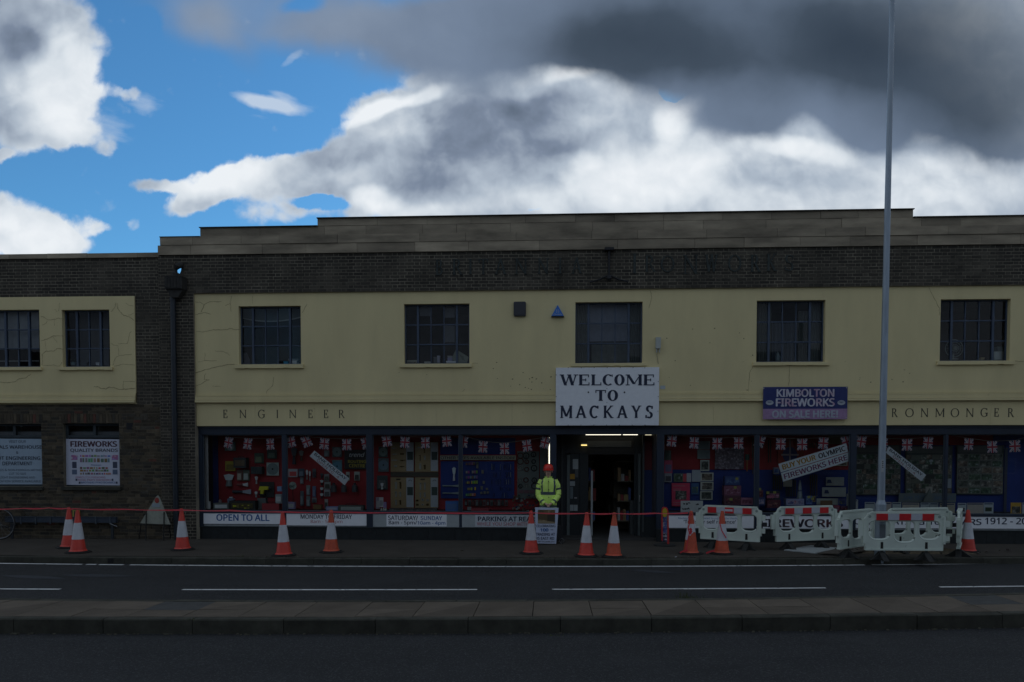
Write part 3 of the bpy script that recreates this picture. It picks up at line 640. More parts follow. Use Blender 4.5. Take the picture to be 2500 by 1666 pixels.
def steel_window(parent, px, cols, rows, cas, sillpx, room='dim', Yr=0., nm='window', csplit=None):
    X0, X1, Z0, Z1 = rc(*px, Yr); Yg = Yr+.14; fw_ = .028
    fr = MB(); 
    fr.box(X0, Yg-.03, Z0, X0+fw_, Yg+.03, Z1); fr.box(X1-fw_, Yg-.03, Z0, X1, Yg+.03, Z1); fr.box(X0+fw_, Yg-.03, Z0, X1-fw_, Yg+.03, Z0+fw_); fr.box(X0+fw_, Yg-.03, Z1-fw_, X1-fw_, Yg+.03, Z1)
    w_ = fr.build(nm, STEEL, parent)
    cx = csplit or [X0+(X1-X0)*i/cols for i in range(cols+1)]; cz = [Z0+(Z1-Z0)*i/rows for i in range(rows+1)]
    a, b = cas
    for i in range(1, cols):
        t_ = .024 if i in (a, b) else .011; bb = MB(); bb.box(cx[i]-t_, Yg-(.035 if i in (a, b) else .02), Z0+fw_, cx[i]+t_, Yg+.02, Z1-fw_); bb.build('glazing_bar', STEEL, w_)
    for r in range(1, rows):
        t_ = .014; bb = MB(); bb.box(X0+fw_, Yg-.016, cz[r]-t_, X1-fw_, Yg+.016, cz[r]+t_); bb.build('glazing_bar', STEEL, w_)
        if r == 1: bb = MB(); bb.box(cx[a], Yg-.036, cz[r]-.012, cx[b], Yg-.017, cz[r]+.014); bb.build('casement_rail', STEEL, w_)
    for i in range(cols):
        for r in range(rows):
            tx, tz = random.uniform(-.0025, .0025), random.uniform(-.005, .005)
            p = MB(); p.poly([(cx[i], Yg+tx+tz, cz[r]), (cx[i+1], Yg-tx+tz, cz[r]), (cx[i+1], Yg-tx-tz, cz[r+1]), (cx[i], Yg+tx-tz, cz[r+1])]); p.build('pane', GLASS, w_)
    if sillpx:
        a_, b_, c_, d_ = rc(*sillpx, Yr); s = MB(); n = 14
        xs = [a_+(b_-a_)*i/n for i in range(n+1)]
        for i in range(n):
            j0 = random.uniform(0, .012)*(random.random() < .35); s.box(xs[i], Yr-.055, c_+j0, xs[i+1], Yr+.12, d_-.004, back=False)
        s.build('sill', CREAM if nm == 'window' else KERB, w_)
    rb = MB(); e = .02   # the room behind: five dull inner faces
    q0 = Yg+.08; q1 = Yg+2.6; A, B, C_, D_ = X0-.5, X1+.5, Z0-.35, Z1+.25
    rb.poly([(A, q1, C_), (B, q1, C_), (B, q1, D_), (A, q1, D_)]); rb.poly([(A, q0, C_), (A, q1, C_), (A, q1, D_), (A, q0, D_)]); rb.poly([(B, q0, C_), (B, q1, C_), (B, q1, D_), (B, q0, D_)])
    rb.poly([(A, q0, D_), (B, q0, D_), (B, q1, D_), (A, q1, D_)]); rb.poly([(A, q0, Z0-.02), (B, q0, Z0-.02), (B, q1, Z0-.02), (A, q1, Z0-.02)])
    rb.build('room', ROOMD, parent)
    return w_, (X0, X1, Z0, Z1, Yg)
WO = []
for i, (a, b, c, d, k, s) in enumerate(WIN): WO.append(steel_window(shop, (a, b, c, d), 5, 3, (1, 4), s))
# blinds and drapes seen through the panes
def sheet(px, Yp, m, parent, name, fold=0, thick=.006, n=16):
    X0, X1, Z0, Z1 = rc(*px, Yp); mb = MB()
    for i in range(n):
        a, b = X0+(X1-X0)*i/n, X0+(X1-X0)*(i+1)/n; ya, yb = Yp+fold*math.sin(i*1.9), Yp+fold*math.sin((i+1)*1.9)
        mb.poly([(a, ya, Z0), (b, yb, Z0), (b, yb, Z1), (a, ya, Z1)]); mb.poly([(a, ya+thick, Z0), (b, yb+thick, Z0), (b, yb+thick, Z1), (a, ya+thick, Z1)])
    return mb.build(name, m, parent)
BL = pm((.20,.22,.28), .8, .1, 0, 'blind_grey'); BL2 = pm((.11,.125,.12), .8, .15, 0, 'blind_dark')
sheet((1440,742,1536,834), .32, BL, WO[2][0], 'blind', .004); sheet((1408,742,1438,884), .34, BL2, WO[2][0], 'drape', .01); sheet((1538,742,1566,884), .34, BL2, WO[2][0], 'drape', .01); sheet((1444,836,1536,884), .36, BL2, WO[2][0], 'blind', .004)
sheet((1850,738,1882,882), .36, BL2, WO[3][0], 'drape', .02); sheet((1884,790,1945,882), .42, pm((.08,.10,.13), .8), WO[3][0], 'drape', .03); sheet((1948,760,1974,882), .40, BL2, WO[3][0], 'drape', .02); sheet((1980,740,2012,882), .36, pm((.13,.15,.15), .8), WO[3][0], 'drape', .01)
mb = MB(); A_, B_ = at(588, 776, .5), at(734, 776, .5); C2_ = at(660, 784, .5)
for i in range(12):       # sagging blind in the first window
    u0, u1 = i/12, (i+1)/12; x0, x1 = A_.x+(B_.x-A_.x)*u0, A_.x+(B_.x-A_.x)*u1; s0, s1 = 4*u0*(1-u0)*.09, 4*u1*(1-u1)*.09
    mb.poly([(x0, .5, A_.z-s0), (x1, .5, A_.z-s1), (x1, .5, A_.z+.35), (x0, .5, A_.z+.35)]); mb.poly([(x0, .49, A_.z-s0-.02), (x1, .49, A_.z-s1-.02), (x1, .49, A_.z-s1+.01), (x0, .49, A_.z-s0+.01)], 1)
mb.build('blind', [BL2, pm((.35,.37,.36), .8)], WO[0][0])
for q in ((1024,752,1050,772),(1084,752,1110,776),(1084,796,1110,836)): sheet(q, .3, pm((.10,.11,.13), .7), WO[1][0], 'card_sheet', 0, .004, 1)

# letters
LET = pm((.018,.018,.016), .6, .1, 0, 'letter_black'); LETG = mat('verdigris_letter', (.040,.048,.044), .9, .4, 9)
def letters(chars, m, Yf, S, t, sl, so_, parent, dep=.03, name='letter'):
    for ch, x0, y0, x1, y1 in chars:
        X0, X1, Z0, Z1 = rc(x0, y0, x1, y1, Yf); mb = MB(); glyph(mb, ch, X0, Z0, X1-X0, Z1-Z0, Yf, dep, S, t, sl, so_); mb.build(name, m, parent)
eng = [('E',544.5,1001,555,1021),('N',583.5,1001,602,1021),('G',629,1000.5,647,1022),('I',674,1001,680,1021),('N',705,1001,724,1021),('E',752,1001,763,1021),('E',790,1001,801,1021),('R',826,1001,841,1021)]
letters(eng, LET, .012, .11, .06, .045, .035, shop)
iro = [('I',2152,997,2158,1019),('R',2176.5,997.5,2191,1018.5),('O',2209,997,2232,1019),('N',2247,997.5,2267,1018.5),('M',2283,997.5,2307,1018.5),('O',2320,997,2343,1019),('N',2357.5,997.5,2378,1018.5),('G',2393,996.5,2412,1018.5),('E',2427,997,2438.5,1017.5),('R',2460,997,2475,1018.5),('.',2484,1013,2489,1018)]
letters(iro, LET, .012, .11, .06, .045, .035, shop)
bri = [('B',1063,634,1083,672),('R',1104,633,1128,671),('I',1145,632,1152,670),('T',1168,632,1192,670),('A',1208,632,1236,670),('N',1256,631,1288,670),('N',1312,631,1340,669),('I',1364,630,1371,668),('A',1396,629,1420,668)]
letters(bri, LETG, YB-.022, .13, .07, .04, .04, shop, .012)
iwo = [('I',1545,619,1554,668),('R',1574,624,1600,664),('O',1611,624,1649,665),('N',1667,623,1705,669),('W',1722,622,1752,664),('O',1776,622,1812,664),('R',1832,622,1856,664),('K',1872,620,1896,662),('S',1914,622,1940,662)]
letters(iwo, LETG, YB-.022, .12, .06, .04, .04, shop, .012)
# iron wall bracket between the words
br = MB(); a = at(1487, 610, YB-.05); b = at(1486, 675, YB-.05)
br.box(a.x-.1, YB-.16, a.z-.03, a.x+.1, YB-.02, a.z+.03); br.box(a.x-.022, YB-.10, b.z, a.x+.022, YB-.03, a.z)
for sx in (-1, 1): br.tube([(a.x, YB-.07, b.z+.02), (a.x+sx*.10, YB-.07, b.z-.02), (a.x+sx*.22, YB-.07, b.z-.08), (a.x+sx*.42, YB-.07, b.z-.13)], .02, 6)
br.lathe((a.x, YB-.07, b.z-.06), [(.02, -.05), (.06, 0), (.05, .06), (.02, .09)], 10)
br.build('iron_bracket', pm((.012,.012,.014), .7), shop)

# hopper and downpipe
dp = MB(); c = at(426, 1000, YB-.1); zt, zb = at(426, 727, YB-.1).z, 0.02
dp.tube([(c.x+.01, YB-.10, zb), (c.x+.0, YB-.10, .5), (c.x, YB-.10, zt)], .06, 12)
for z in (.5, 1.6, 2.9, 4.2, 5.2, zt-.05): dp.lathe((c.x, YB-.10, z), [(.062, -.03), (.074, -.03), (.074, .03), (.062, .03)], 12)
down = dp.build('downpipe', pm((.012,.018,.026), .45, .2), shop, smooth=True)
h0, h1, hz_, hz2 = rc(406, 678, 448, 712, YB-.18); xc = (h0+h1)/2
hp = MB(); hp.box(h0, YB-.26, hz_+.05, h1, YB-.01, hz2); hp.box(h0-.008, YB-.27, hz2, h1+.008, YB-.01, hz2+.02)
for i in range(5): hp.box(h0+.03+i*.07, YB-.275, hz_+.07, h0+.06+i*.07, YB-.26, hz2-.02)
hp.prism([(h0, YB-.2, hz_+.048), (h1, YB-.2, hz_+.048), (xc+.07, YB-.2, hz_-.14), (xc-.07, YB-.2, hz_-.14)], (0, .16, 0))
hp.tube([(xc+.08, YB-.02, hz2+.33), (xc+.02, YB-.12, hz2+.26), (xc-.02, YB-.15, hz2+.1), (xc-.02, YB-.15, hz2)], .07, 10)
hp.build('rainwater_hopper', pm((.030,.028,.024), .8, .4), down)

# cracks in the render
CRK = pm((.32,.25,.13), .95, .2, 0, 'crack')
def cracks(lst, Yf, parent):
    mb = MB()
    for pl, wd_ in lst:
        pts = []
        for i in range(len(pl)-1):
            (x0, y0), (x1, y1) = pl[i], pl[i+1]; n = 5
            for k in range(n):
                u = k/n; pts.append((x0+(x1-x0)*u+random.uniform(-.9, .9), y0+(y1-y0)*u+random.uniform(-.9, .9)))
        pts.append(pl[-1]); P_ = [at(x, y, Yf) for x, y in pts]
        for i in range(len(P_)-1):
            t_ = (P_[i+1]-P_[i]); nrm = Vector((-t_.z, 0, t_.x)).normalized()*wd_*.5*random.uniform(.6, 1.3)
            mb.poly([P_[i]-nrm, P_[i+1]-nrm, P_[i+1]+nrm, P_[i]+nrm])
    mb.build('crack', CRK, parent)
Z2 = zm(350, 700, 4.355); Z3 = zm(0, 740, 6.03); Z4 = zm(950, 700, 5.88); Z5 = zm(1340, 700, 4.355); Z6 = zm(1800, 700, 4.355)
def zl(Z, *v): q = Z(*v); return list(zip(q[::2], q[1::2]))
cracks([(zl(Z2,555,165,600,165,645,190),.010),(zl(Z2,610,275,650,190,700,160,830,158),.012),(zl(Z2,555,298,610,285,660,278,715,295),.010),(zl(Z2,940,100,925,180,870,202),.009),(zl(Z2,925,180,935,265),.008),
 (zl(Z2,555,475,640,482,740,458,870,460,930,445,980,462,1025,452),.010),(zl(Z2,765,685,850,692,900,710,918,735),.008),(zl(Z2,555,920,680,880,790,848,900,832,1000,828),.014),(zl(Z2,585,805,650,790,780,785),.008),(zl(Z2,655,705,655,790),.007),
 (zl(Z2,660,920,645,990,700,995),.008),(zl(Z2,555,1055,620,1035,650,1010,705,990),.009),(zl(Z2,730,1062,820,1062),.006),(zl(Z2,1385,960,1375,1050,1310,1110,1300,1220),.008),(zl(Z2,1740,185,1690,280),.010),(zl(Z2,1160,100,1160,180),.006),
 (zl(Z5,1080,40,1095,120,1065,225),.009),(zl(Z6,165,850,130,920,115,1130),.009),(zl(Z6,555,840,555,950,545,1060),.009),(zl(zm(2150,600,3.41),400,345,440,430,490,520,490,580),.009),(zl(zm(2150,600,3.41),1100,955,1190,968),.012),
 (zl(Z4,1050,1510,1090,1470),.006),(zl(Z4,1195,1105,1275,1100),.007)], -.003, shop)
sp = MB()
for _ in range(46):      # chips and plugged screw holes
    x, y = random.choice(((random.uniform(1180,1400), random.uniform(900,960)), (random.uniform(1615,1840), random.uniform(800,960)), (random.uniform(960,1340), random.uniform(880,960)), (random.uniform(2030,2300), random.uniform(880,950))))
    p = at(x, y, -.002); s_ = random.uniform(.006, .017)
    n = 6; sp.poly([(p.x+s_*math.cos(k*6.283/n)*random.uniform(.6, 1.5), -.0025, p.z+s_*math.sin(k*6.283/n)*random.uniform(.5, 1.1)) for k in range(n)])
sp.build('chipped_paint', pm((.12,.09,.05), .95, .2, 0, 'bare_patch'), shop)

# ================================================================ unseen terrace behind the viewer, added so the shop glass reflects something dark
opp = thing('unseen_terrace', 'dark brick terrace across the road, out of view, added for the shop glass to reflect', 'building', (0, -30, 0))
mb = MB(); mb.box(-60, -38, -.12, 60, -30, 5.4); mb.build('wall', mat('terrace_brick', (.10,.07,.05), .9, .3, 1.5), opp)
mb = MB(); mb.prism([(-60.3, -29.7, 5.4), (-60.3, -38.3, 5.4), (-60.3, -34, 7.8)], (120.6, 0, 0)); mb.build('roof', mat('terrace_slate', (.05,.05,.055), .8, .2, 3), opp)
for i in range(22):
    for z_ in (.9, 3.4):
        x_ = -57+i*5.3; mb = MB(); mb.box(x_, -30.03, z_, x_+1.1, -29.97, z_+1.6, 0); mb.box(x_+.08, -29.969, z_+.08, x_+1.02, -29.96, z_+.76, 1); mb.box(x_+.08, -29.969, z_+.84, x_+1.02, -29.96, z_+1.52, 1); mb.build('sash_window', [pm((.4,.4,.38), .6), pm((.03,.035,.04), .1)], opp)

# ================================================================ the wing
YW = .03; XW0 = at(-330, 900, YW).x; XW1 = XL
zwt = zat(723.6, YW, 320); zwp = zat(629.5, YW, 375); zwc = zat(618, YW, 375)
WU = [(-60,756.8,97,896.5,0,(-70,897,104,905)), (152,756.5,268,896,0,(145,896.5,277,904.5))]
WLo = [(-48,1035,102,1188), (155,1034,292,1188)]
XWC = at(330, 850, .0).x
hu = [rc(*q[:4], .0) for q in WU]; hl = [rc(*q, YW) for q in WLo]
wz2 = zat(984, 0, 200)
mb = MB(); wall(mb, XW0, XWC, wz2-.03, zwt-.002, 0, hu, .22); mb.build('render_wall', CREAM, wing)
mb = MB(); wall(mb, XW0, XW1, zwt, zwp, YW, [], .24); mb.build('upper_brickwork', MORTAR, wing)
mb = MB(); wall(mb, XWC+.002, XW1, wz2-.035, zwt-.002, YW, [], .24); mb.build('side_brickwork', MORTAR, wing)
mb = MB(); wall(mb, XW0, XW1, 0, wz2-.037, YW, hl, .24); mb.build('lower_brickwork', MORTAR2, wing)
mb = MB(); 
for (ya, yb, yy) in ((961,965,-.012),(965.6,969,-.03),(969.6,978.4,-.045),(979,984,-.07)): mb.box(XW0, yy, zat(yb, 0, 200), XWC, .03, zat(ya, 0, 200))
mb.build('cornice', CREAM, wing)
x = XW0
while x < XW1-.03:
    e = min(x+random.uniform(.6, 1.3), XW1); s_ = MB(); s_.box(x+.003, YW-.05, zwp+.002, e-.003, YW+.26, zwc+random.uniform(-.004, .004)); s_.build('coping_stone', STONE, wing); x = e
mb = MB(); mb.box(XW0, .3, zat(700)-.3, XW1-.01, 14, zat(700)-.2); mb.box(XW0, .3, -.1, XW0+.2, 14, zat(700)-.3); mb.box(XW0, 13.8, -.1, XW1, 14, zat(700)-.3); mb.build('roof', pm((.06,.06,.06), .9), wing)
zsol0, zsol1 = zat(1033.5, YW, 230), zat(1010.5, YW, 230)
sol = [(at(-60, 1020, YW).x, at(104, 1020, YW).x), (at(150, 1020, YW).x, at(297, 1020, YW).x)]
low = lay(XW0, XW1, 0, zsol0, YW, hl, None, BRICK2, 'random') + lay(XW0, XW1, zsol0, zsol1, YW, [(a, b, -9, 9) for a, b in sol], None, BRICK2, 'random') + lay(XW0, XW1, zsol1, wz2-.037, YW, [], None, BRICK2, 'random')
def recol(b):
    r = random.random(); return b[:5]+((REDBR if r < .008 else BRICK if r < .3 else BRICK2), b[6]+random.uniform(0, .006))
low = [recol(b) for b in low]
for a, b in sol:
    n = round((b-a)/.078); wd_ = (b-a)/n
    for i in range(n):
        low.append((a+(i+.5)*wd_, YW, (zsol0+zsol1)/2, wd_-.01, zsol1-zsol0-.01, REDBR if random.random() < .12 else random.choice((BRICK, BRICK2, BRICK2)), .010))
up = lay(XW0, XW1, zwt, zwp, YW, [], None, BRICK) + lay(XWC+.002, XW1, wz2-.035, zwt, YW, [], None, BRICK)
vis = [b for b in low if b[0] > at(0, 1100).x and not (b[2] > zsol0 and b[2] < zsol1 and b[3] < .05)]
place_bricks(low+up, wing, 300)
WW = []
for i, (a, b, c, d, k, s) in enumerate(WU):
    X0, X1 = rc(a, b, c, d, 0)[:2]
    if i == 0: cs = [X0] + [at(x, 830, .14).x for x in (-18, 16, 46, 73)] + [X1]; WW.append(steel_window(wing, (a, b, c, d), 5, 3, (2, 4), s, csplit=cs))
    else: WW.append(steel_window(wing, (a, b, c, d), 4, 3, (1, 3), s))
sheet((-50,760,95,854), .30, pm((.26,.28,.31), .8, .08), WW[0][0], 'blind', .003); 
mb = MB(); q = rc(-50, 881, 95, 883, .45); mb.box(q[0], .44, q[2], q[1], .46, q[3]); mb.build('window_rail', pm((.3,.32,.33), .6), WW[0][0])
sheet((160,760,266,893), .55, pm((.085,.088,.092), .8, .08), WW[1][0], 'blind', .004); sheet((190,852,266,893), .45, pm((.12,.13,.15), .8, .1), WW[1][0], 'blind', .002)
# ground floor openings of the wing: transom lights above painted boards
for i, (q, st) in enumerate(zip(WLo, hl)):
    X0, X1, Z0, Z1 = st; zt_ = zat(1066, YW+.1, 220); Yg = YW+.13
    f = MB(); t_ = .05
    f.box(X0, Yg-.03, Z0, X0+.06, Yg+.04, Z1); f.box(X1-.03, Yg-.03, Z0, X1, Yg+.04, Z1); f.box(X0+.06, Yg-.03, Z1-.05, X1-.03, Yg+.04, Z1); f.box(X0+.06, Yg-.03, Z0, X1-.03, Yg+.04, Z0+.05)
    f.box(X0+.06, Yg-.04, zt_-.03, X1-.03, Yg+.04, zt_+.03); xm_ = (X0+X1)/2+.02; f.box(xm_-.03, Yg-.03, zt_+.03, xm_+.03, Yg+.04, Z1-.05)
    f.box(X0+.06, Yg+.05, Z0+.05, X1-.03, Yg+.06, zt_-.03)
    wn = f.build('ground_window', pm((.03,.042,.048), .6, .2), wing)
    for a, b in ((X0+.06, xm_-.03), (xm_+.03, X1-.03)):
        p = MB(); p.poly([(a, Yg, zt_+.03), (b, Yg, zt_+.03), (b, Yg, Z1-.05), (a, Yg, Z1-.05)]); p.build('pane', GLASS, wn)
    p = MB(); p.box(X0, Yg+.12, zt_-.1, X1, Yg+.14, zt_+.12, 0); p.box(X0, Yg+.35, zt_-.1, X1, Yg+.37, Z1+.1, 1); p.build('blind', [pm((.17,.18,.20), .8), pm((.05,.05,.055), .8)], wn)
    s = MB(); s.box(X0-.04, YW-.06, Z0-.085, X1+.04, YW+.1, Z0-.01); s.build('sill', KERB, wn)
v = rc(308, 1033, 324, 1049, YW-.02); mb = MB(); mb.box(v[0], YW-.012, v[2], v[1], YW+.01, v[3]); 
for i in range(4): mb.box(v[0]+.01, YW-.016, v[2]+.02+i*.035, v[1]-.01, YW-.012, v[2]+.034+i*.035)
mb.build('air_vent', pm((.015,.016,.018), .8), wing)

cracks([(zl(Z3,600,195,640,205,690,245,780,248,860,225,940,235),.010),(zl(Z3,700,260,680,300,620,325),.007),(zl(Z3,800,250,800,335),.006),(zl(Z3,875,0,862,120),.007),(zl(Z3,800,90,845,130),.006),
 (zl(Z3,610,560,700,525,790,485,935,490),.010),(zl(Z3,780,495,840,580),.006),(zl(Z3,665,560,680,690),.007),(zl(Z3,610,770,680,710,800,705,850,665,935,680),.010),(zl(Z3,625,760,620,920,780,915,880,930,915,870),.008),
 (zl(Z3,1725,0,1722,60,1760,120,1820,185,1900,200,1975,255),.011),(zl(Z3,1700,0,1700,60,1630,130),.008),(zl(Z3,1890,180,1970,150),.007),(zl(Z3,1850,0,1900,35,1970,45),.007),(zl(Z3,1630,590,1670,620,1740,630,1750,770),.008),
 (zl(Z3,1740,605,1880,595,1905,450,1935,420),.008),(zl(Z3,1660,920,1710,790,1800,770,1940,755),.009),(zl(Z3,1680,935,1800,905,1985,915),.008),(zl(Z3,1385,1228,1450,1235,1480,1260,1560,1265,1600,1240,1680,1245,1740,1272,1850,1270,1990,1255),.014),
 (zl(Z3,1815,1265,1815,1150,1985,1160),.008),(zl(Z3,0,1165,100,1175,210,1165,280,1120,380,1100,450,1050),.010),(zl(Z3,300,1360,310,1470),.007),(zl(Z3,1155,1310,1155,1470),.008)], -.003, wing)

# ================================================================ shopfront
zgb, zbt, zbb, zhd = zat(1250.5, YS), zat(1256.5, YS), zat(1287.5, YS), zat(1061, YS)
def X(px_, Yp=YS, y=1150): return at(px_, y, Yp).x
hb = MB(); xl, xr = X(478), X(2790)
hb.box(xl, YS-.02, zhd, xr, YS+.10, zat(1046, YS)); hb.box(xl, YS-.045, zat(1046, YS), xr, YS+.1, ZF+.02); hb.build('shopfront_head', NAVY, shop)
posts = [(478,496),(689,699.5),(895,910),(1120.5,1128),(1343.5,1358),(1603,1620),(1843.5,1853),(2075,2089.5),(2306,2313.5),(2560,2575)]
for i, (a, b) in enumerate(posts):
    p = MB(); thin = (b-a) < 12; p.box(X(a), YS-.03 if not thin else YS-.01, .28 if False else 0.30, X(b), YS+.09, zhd-.002); p.build('shopfront_post', NAVY, shop)
for a, b in ((478,1358),(1603,2790)):
    q = MB(); q.box(X(a)+.002, YS-.022, zbt, X(b)-.002, YS+.1, zgb-.002); q.build('shopfront_sill', NAVY, shop)
    q = MB(); q.box(X(a)+.001, YS+.01, .302, X(b)-.001, YS+.09, zbt-.002); q.build('shopfront_apron', pm((.28,.30,.30), .7, .2), shop)
    q = MB(); q.box(X(a), YS-.035, .285, X(b), YS+.1, .30); q.build('shopfront_ledge', pm((.03,.04,.04), .6), shop)
    x = X(a); 
    while x < X(b)-.02:       # glazed stall riser tiles
        e = min(x+.61, X(b)); q = MB(); q.box(x+.002, YS-.01+random.uniform(-.001, .001), 0, e-.002, YS+.09, .284); q.build('riser_tile', NAVYD, shop); x = e
DISP = [(496,689),(699.5,895),(910,1120.5),(1128,1343.5),(1620,1843.5),(1853,2075),(2089.5,2306),(2313.5,2560)]
for i, (a, b) in enumerate(DISP):
    f = MB(); X0, X1 = X(a), X(b); t_ = .014
    f.box(X0, YS+.02, zgb, X0+t_, YS+.06, zhd-.002); f.box(X1-t_, YS+.02, zgb, X1, YS+.06, zhd-.002); f.box(X0+t_, YS+.02, zgb, X1-t_, YS+.06, zgb+t_); f.box(X0+t_, YS+.02, zhd-.002-t_, X1-t_, YS+.06, zhd-.002)
    wv = f.build('shop_window', pm((.10,.12,.14), .5, .1, .3), shop)
    p = MB(); p.poly([(X0+.002, YS+.04, zgb+.002), (X1-.002, YS+.04, zgb+.002), (X1-.002, YS+.04, zhd-.003), (X0+.002, YS+.04, zhd-.003)]); p.build('pane', GLASS, wv)
YD = 1.0     # back boards of the displays
def disp_box(a, b, mfloor, side):
    mb = MB(); X0, X1 = X(a, YS)-.02, X(b, YS)+.02
    mb.box(X0, YS+.1, zgb-.04, X1, YD+.1, zgb-.005, 0); mb.box(X0, YS+.1, zhd+.0, X1, YD+.1, zhd+.04, 1)
    mb.build('display_deck', [mfloor, pm((.5,.5,.5), .9)], shop)
disp_box(478, 1358, pm((.10,.02,.022), .8), 0); disp_box(1603, 2790, pm((.05,.05,.06), .8), 0)
def back(x0, y0, x1, y1, m, Yp=YD, name='display_board'):
    q = rc(x0, y0, x1, y1, Yp); mb = MB(); mb.box(q[0], Yp, q[2], q[1], Yp+.03, q[3]); return mb.build(name, m, shop)
back(533, 1050, 1121, 1252, REDBACK); back(512, 1050, 532.5, 1252, BLUEBACK, .98); back(480, 1050, 511.5, 1252, pm((.02,.03,.05), .8), 1.02)
back(1121.5, 1050, 1352, 1252, REDBACK); back(1075, 1070, 1258, 1110, BLUEBACK, .985); 
back(1604, 1050, 2088, 1147, REDBACK); back(1604, 1147.5, 2088, 1262, BLUEBACK)
back(2088.5, 1050, 2424, 1087, REDBACK); back(2088.5, 1087.5, 2452, 1262, BLUEBACK); back(2424.5, 1050, 2700, 1087, BLUEBACK); back(2452.5, 1087.5, 2700, 1262, BLUEBACK, .99)
mb = MB()   # dividers between display bays
for x_, s in ((478, 1), (1358, -1), (1603, 1)):
    mb.box(X(x_)-.01, YS+.1, zgb-.04, X(x_)+.01, YD+.1, zhd)
mb.build('display_side', pm((.03,.03,.04), .8), shop)
# entrance recess
YE = 1.15
en = MB(); xa, xb = X(1358), X(1603)
en.poly([(xa, YS+.1, zat(1052, YS)), (xb, YS+.1, zat(1052, YS)), (xb+.1, 6, zat(1052, YS)), (xa-.1, 6, zat(1052, YS))])
en.build('recess_ceiling', pm((.10,.10,.09), .9), shop)
fl = MB(); fl.box(xa-.3, .35, -.02, xb+.3, 7, .03); fl.build('entrance_floor', pm((.05,.048,.045), .8, .2), shop)
it = MB(); x0, x1 = X(1412, YE), X(1560, YE)
it.poly([(x0-.6, YE+.2, 0), (x0-.6, 7, 0), (x0-.6, 7, 3), (x0-.6, YE+.2, 3)]); it.poly([(x1+.6, YE+.2, 0), (x1+.6, 7, 0), (x1+.6, 7, 3), (x1+.6, YE+.2, 3)]); it.poly([(x0-.6, 7, 0), (x1+.6, 7, 0), (x1+.6, 7, 3), (x0-.6, 7, 3)]); it.poly([(x0-.6, YE+.2, 2.9), (x1+.6, YE+.2, 2.9), (x1+.6, 7, 2.9), (x0-.6, 7, 2.9)])
it.build('shop_interior', pm((.13,.10,.07), .9, .3), shop)
random.seed(44)
for sx, xs_ in ((-1, x0+.05), (1, x1-.45)):      # aisle shelving seen dimly through the open door
    for yy in (1.9, 3.2, 4.6):
        mb = MB()
        for z_ in (.3, .8, 1.3, 1.8): mb.box(xs_, yy, z_, xs_+.4, yy+1.0, z_+.03)
        mb.box(xs_, yy+.98, .0, xs_+.4, yy+1.0, 2.0); sf = mb.build('aisle_shelf', pm((.16,.14,.10), .8), shop)
        for z_ in (.33, .83, 1.33):
            x_ = xs_+.02
            while x_ < xs_+.33: w__ = random.uniform(.06, .12); mb = MB(); mb.box(x_, yy+.05, z_, x_+w__-.01, yy+.3, z_+random.uniform(.12, .34)); mb.build('stock', pm(random.choice(((.4,.3,.12), (.5,.5,.46), (.3,.05,.04), (.08,.12,.3), (.35,.22,.1))), .6), sf); x_ += w__
DG = pm((.016,.022,.024), .5, .2, 0, 'door_green'); LG = pm((.13,.155,.15), .5, .1, 0, 'door_grey')
def pbox(name, px, y0, y1, m, parent=None, sm=False):
    q = rc(*px, y0); mb = MB(); mb.box(q[0], y0, q[2], q[1], y1, q[3]); return mb.build(name, m, parent or shop)
pbox('recess_panel', (1360,1056,1384,1322), YE, YE+.06, pm((.022,.026,.03), .6)); pbox('recess_post', (1370,1062,1374,1318), YE-.03, YE, pm((.05,.055,.055), .6))
ld = pbox('entrance_door', (1391.5,1108,1414,1319), YE-.02, YE+.03, DG); pbox('door_stile', (1384,1111,1391,1320), YE-.04, YE+.03, LG, ld)
pbox('recess_panel', (1384,1056,1432,1107), YE, YE+.05, pm((.028,.032,.034), .6)); pbox('recess_panel', (1414.5,1107,1436,1319), YE+.02, YE+.08, DG)
pbox('transom', (1430,1066,1548,1110), YE+.01, YE+.07, pm((.02,.022,.024), .7)); pbox('transom_board', (1433,1077,1541,1092), YE-.01, YE+.01, pm((.075,.085,.088), .7))
pbox('recess_panel', (1548,1056,1570,1322), YE, YE+.06, DG); rd_ = pbox('entrance_door', (1553.5,1110,1557,1320), YE-.06, YE-.001, DG); pbox('door_stile', (1557.5,1108,1563.5,1322), YE-.04, YE-.002, LG, rd_)
mb = MB(); p = at(1562, 1218, YE-.08); mb.lathe((p.x, p.y, p.z), [(.012, -.08), (.016, -.07), (.016, .07), (.012, .08)], 8); mb.build('door_handle', pm((.5,.52,.5), .3, .05, .8), rd_)
for k, (r, c_) in enumerate((((558,430,620,545),(.40,.44,.44)),((525,600,580,660),(.45,.24,.02)),((525,685,582,738),(.34,.38,.38)),((527,748,560,885),(.14,.18,.19)),((584,545,620,640),(.10,.11,.11)),((525,955,566,1025),(.38,.42,.42)),((570,955,612,1025),(.38,.42,.42)),((575,868,606,884),(.3,.3,.3)))):
    q = rc(*ZC(r[0], r[1]), *ZC(r[2], r[3]), YE-.03); mb = MB(); mb.box(q[0], YE-.032, q[2], q[1], YE-.024, q[3]); mb.build('notice', pm(c_, .6), ld)
hq = rc(1442.5, 1150, 1447, 1311, YE-.05); mb = MB(); mb.box(hq[0], YE-.07, hq[2], hq[1], YE-.04, hq[3]); mb.build('door_edge', pm((.40,.43,.42), .5), ld)
